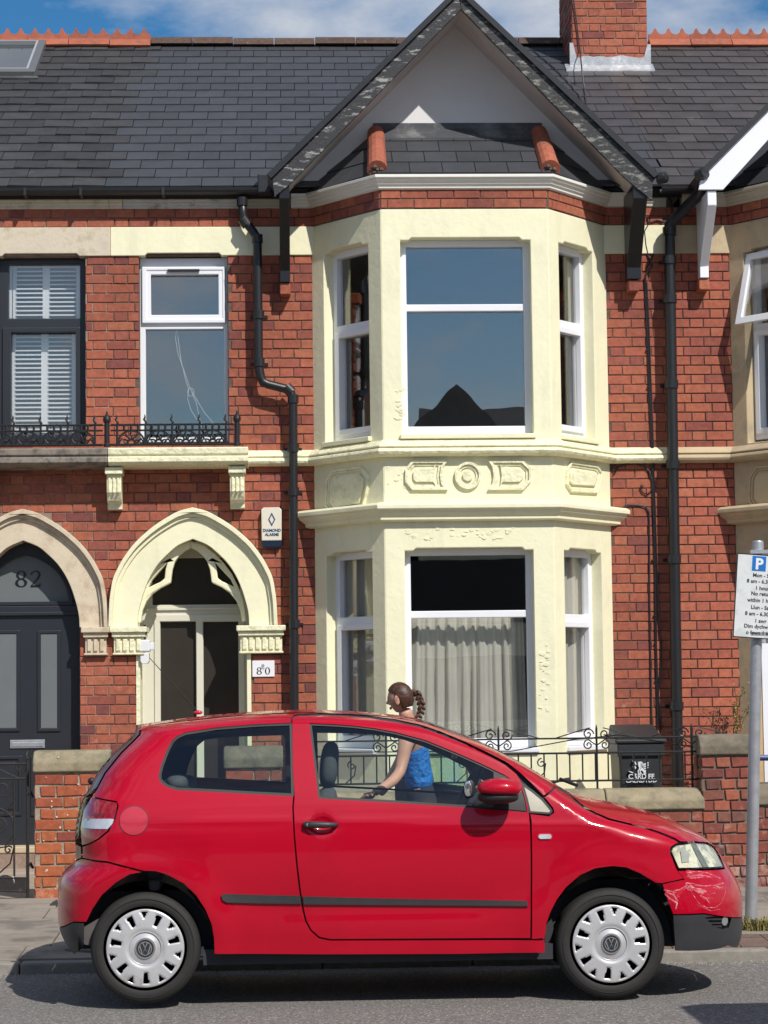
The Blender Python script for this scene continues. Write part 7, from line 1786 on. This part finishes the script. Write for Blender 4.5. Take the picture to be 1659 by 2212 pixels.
# head in profile to the left, tipped a little down
HC = Q(865,1507,0.0); HS = .087; tilt_ = math.radians(14)
def hrot(v): c_, s_ = math.cos(tilt_), math.sin(tilt_); return Vector((v[0]*c_+v[2]*s_*1, v[1], -v[0]*s_*-1*-1+v[2]*c_)) 
def HP(fx, sy, uz):                        # forward (to the left in the photo), side (to the camera), up; in head units
    cy_, sy_ = math.cos(.42), math.sin(.42); v = Vector((-fx*cy_-sy*sy_*1, fx*sy_-sy*cy_, uz))*HS; c_, s_ = math.cos(tilt_), math.sin(tilt_)
    return HC+Vector((v.x*c_-v.z*s_*1, v.y, v.z*c_+v.x*s_))
bm = bmesh.new(); bmesh.ops.create_uvsphere(bm, u_segments=48, v_segments=36, radius=1)
G_ = lambda a, s: math.exp(-(a/s)**2)
for v in bm.verts:
    f, s, u = v.co.x, v.co.y, v.co.z
    F_, S_, U_ = f*.92, s*.70, u*1.04
    if f > 0:
        face = clampf(f/.6)
        if u < .25: F_ = f*(.92-.06*clampf((.25-u)/1.1)); 
        F_ += .26*G_(s, .13)*G_(u+.16, .13)*face                     # nose
        F_ += .10*G_(s, .10)*G_(u-.02, .20)*face
        F_ -= .10*G_(abs(s)-.30, .13)*G_(u-.06, .11)*face            # eye sockets
        F_ += .05*G_(s, .5)*G_(u-.24, .09)*face                      # brow
        F_ += .07*G_(s, .22)*G_(u+.50, .055)*face+.07*G_(s, .20)*G_(u+.62, .05)*face   # lips
        F_ -= .035*G_(s, .3)*G_(u+.56, .03)*face
        F_ += .10*G_(s, .28)*G_(u+.88, .14)                          # chin
    if u < -.2: S_ *= 1-.28*clampf((-u-.2)/.8); F_ += .10*clampf((-u-.2)/.8)*(1 if f > -.2 else .0); 
    if u < -.35 and f < 0: U_ += .25*clampf((-u-.35)/.6)*clampf(-f/.4)
    v.co = HP(F_, S_, U_)
me = bpy.data.meshes.new('head'); bm.to_mesh(me); bm.free(); head = mesh_obj('head', me, M_skin, per, smooth=True)
for sy in (1, -1):
    e = HP(.775, .29*sy, .03); superell(e, (.0105,.0105,.007), mat('eye_white', (.35,.30,.28), .3), 'eye', head, 2); superell(HP(.84, .30*sy, .03), (.005,.006,.006), M_ink, 'iris', head, 2)
    superell(HP(-.02, .70*sy, -.08), (.020,.008,.033), M_skin, 'ear', head, 2.2, cut=lambda x, y, z: (x*(1-.3*(z < 0)*abs(z)), y, z)); superell(HP(-.0, .765*sy, -.05), (.010,.004,.019), mat('ear_shade', (.42,.18,.12), .6), 'ear_fold', head, 2)
superell(HP(.93, 0, -.56), (.008,.022,.010), mat('lips', (.45,.15,.12), .45), 'mouth', head, 2)
# hair swept back from the brow to a plait
bm = bmesh.new(); bmesh.ops.create_uvsphere(bm, u_segments=64, v_segments=48, radius=1)
for v in list(bm.verts):
    f, s, u = v.co.x, v.co.y, v.co.z; line = .42+.10*(1-abs(s))        # hairline
    keep = (f < .30+.9*clampf(u-.1) and u > -.55-.0*f) if f > -.05 else u > -.72
    if f > .1 and u < .30+.55*clampf(f-.1)*.9: keep = False
    if -.12 < f <= .1 and u < .02 and abs(s) > .5: keep = False
    k = 1.06+.016*math.sin(38*math.atan2(u, s)+6*f)
    v.co = HP(f*.93*k, s*.72*k, u*1.05*k)
    if not keep: v.tag = True
bmesh.ops.delete(bm, geom=[v for v in bm.verts if v.tag], context='VERTS')
me = bpy.data.meshes.new('hair'); bm.to_mesh(me); bm.free(); hair = mesh_obj('hair', me, M_hair, per, smooth=True); so_ = hair.modifiers.new('s', 'SOLIDIFY'); so_.thickness = .006
pts = [(884,1497),(893,1495),(902,1498),(906,1507),(909,1517),(910,1528),(908,1538),(904,1547),(899,1556),(893,1566)]
mb = MB(); 
for i, (x, y) in enumerate(pts):
    r = (.018,.024,.026,.025,.025,.024,.023,.021,.018,.013)[i]; c = Q(x, y, .01)
    for sgn in (-1, 1):
        bmx = bmesh.new(); bmesh.ops.create_icosphere(bmx, subdivisions=2, radius=1); n0_ = len(mb.v)
        d_ = Vector((.45*sgn, 0, -.9)).normalized()
        mb.v += [tuple(c+Vector((sgn*.009, (i % 2-.5)*.008*sgn, 0))+d_*(q.co.z*r*.95)+Vector((q.co.x*r*.62, q.co.y*r*.72, 0))) for q in bmx.verts]
        mb.f += [tuple(q.index+n0_ for q in f_.verts) for f_ in bmx.faces]; bmx.free()
mb.obj('plait', M_hair, per, smooth=True, fix=False)
# ------------------------------------------------------------------ the other side of the street (seen in the windows, casting the shadow on the road)
def far_house(x, w, ridge, gable, label):
    YH = -17.0; t = root('house_opposite', (x+w/2, YH, .15), label, 'house', 'houses across the street')
    MB().box((x, YH-7, 0), (x+w-.01, YH, 5.2)).obj('wall', M_brick_far, t)
    MB().add([(x,YH+.2,5.1),(x+w-.01,YH+.2,5.1),(x+w-.01,YH-3.5,ridge),(x,YH-3.5,ridge),(x,YH-7,5.1),(x+w-.01,YH-7,5.1)], [(0,1,2,3),(3,2,5,4),(0,3,4),(1,5,2),(0,4,5,1)]).obj('roof', M_slate_far, t)
    if gable:
        g0, g1 = (x+w*.45, x+w-.2) if ridge < 8.6 else (x-3.0, x+4.2); gm = (g0+g1)/2
        MB().add([(g0,YH+.7,5.0),(g1,YH+.7,5.0),(gm,YH+.7,ridge+(.45 if ridge < 8.6 else .15)),(g0,YH-2.5,5.0),(g1,YH-2.5,5.0),(gm,YH-2.5,ridge+(.45 if ridge < 8.6 else .15))], [(0,1,2),(0,2,5,3),(1,4,5,2),(3,5,4),(0,3,4,1)]).obj('gable', M_slate_far, t)
        MB().box((g0+.2, YH-.01, 0), (g1-.2, YH+.65, 5.0)).obj('bay', M_cream, t)
        for z in (.9, 3.2): MB().box((g0+.5, YH+.6, z), (g1-.5, YH+.66, z+1.5)).obj('window', M_dkframe, t)
    for z in (.9, 3.3): MB().box((x+.5, YH-.02, z), (x+1.4, YH+.02, z+1.4)).obj('window', M_dkframe, t)
    MB().box((x+w*.1, YH-3.9, ridge-.6), (x+w*.1+.6, YH-3.1, ridge-.1)).obj('chimney', M_brick_far, t)
M_slate_far = mat('brown_far_slate', (.17,.15,.135), .7, .3, 3)
M_brick_far = mat('grey_rough_stone', (.36,.33,.30), .85, .2, 4)
DSC = ('plain slate roof and a gable', 'a tall gable and chimney', 'a gable over a cream bay', 'rough stone front and short chimney', 'chimney beside its gable', 'long slate roof', 'gable at the street end', 'stone front and small windows', 'gable opposite the parking sign')
for i in range(9): far_house(-27+i*6.1, 6.1, (7.7,8.1,7.9,7.8,8.0,8.75,8.4,7.9,8.0)[i], i % 3 != 2 or i == 5, 'house across the street behind the camera with '+DSC[i])
van = root('parked_van', (5.2, 7.7, .08), 'white van parked across the road beyond the right edge, casting its shadow on the asphalt', 'van')
VX, VY = 3.15, 7.95
prof = [(0,.30),(0,1.1),(.05,2.35),(.25,2.45),(3.4,2.45),(3.9,1.45),(4.6,1.2),(4.85,.9),(4.9,.3)]
n = len(prof); MB().add([(VX+a, y, b+.1) for y in (VY, VY+1.75) for a, b in prof], [tuple(range(n)), tuple(range(2*n-1,n-1,-1))]+[(k, (k+1)%n, (k+1)%n+n, k+n) for k in range(n)]).obj('body', M_upvc_w, van, bevel=.06, seg=3)
for a in (.9, 3.9):
    for y in (VY+.0, VY+1.75): MB().lathe((VX+a, y+.05, .42), [(.20,-.1),(.33,-.08),(.34,.0),(.33,.08),(.20,.1)], 24, 'y').obj('wheel', M_tyre, van)
for y in (VY-.012, VY+1.752): MB().box((VX+2.6, y, 1.5), (VX+3.45, y+.01, 2.1)).obj('side_window', M_dkframe, van)
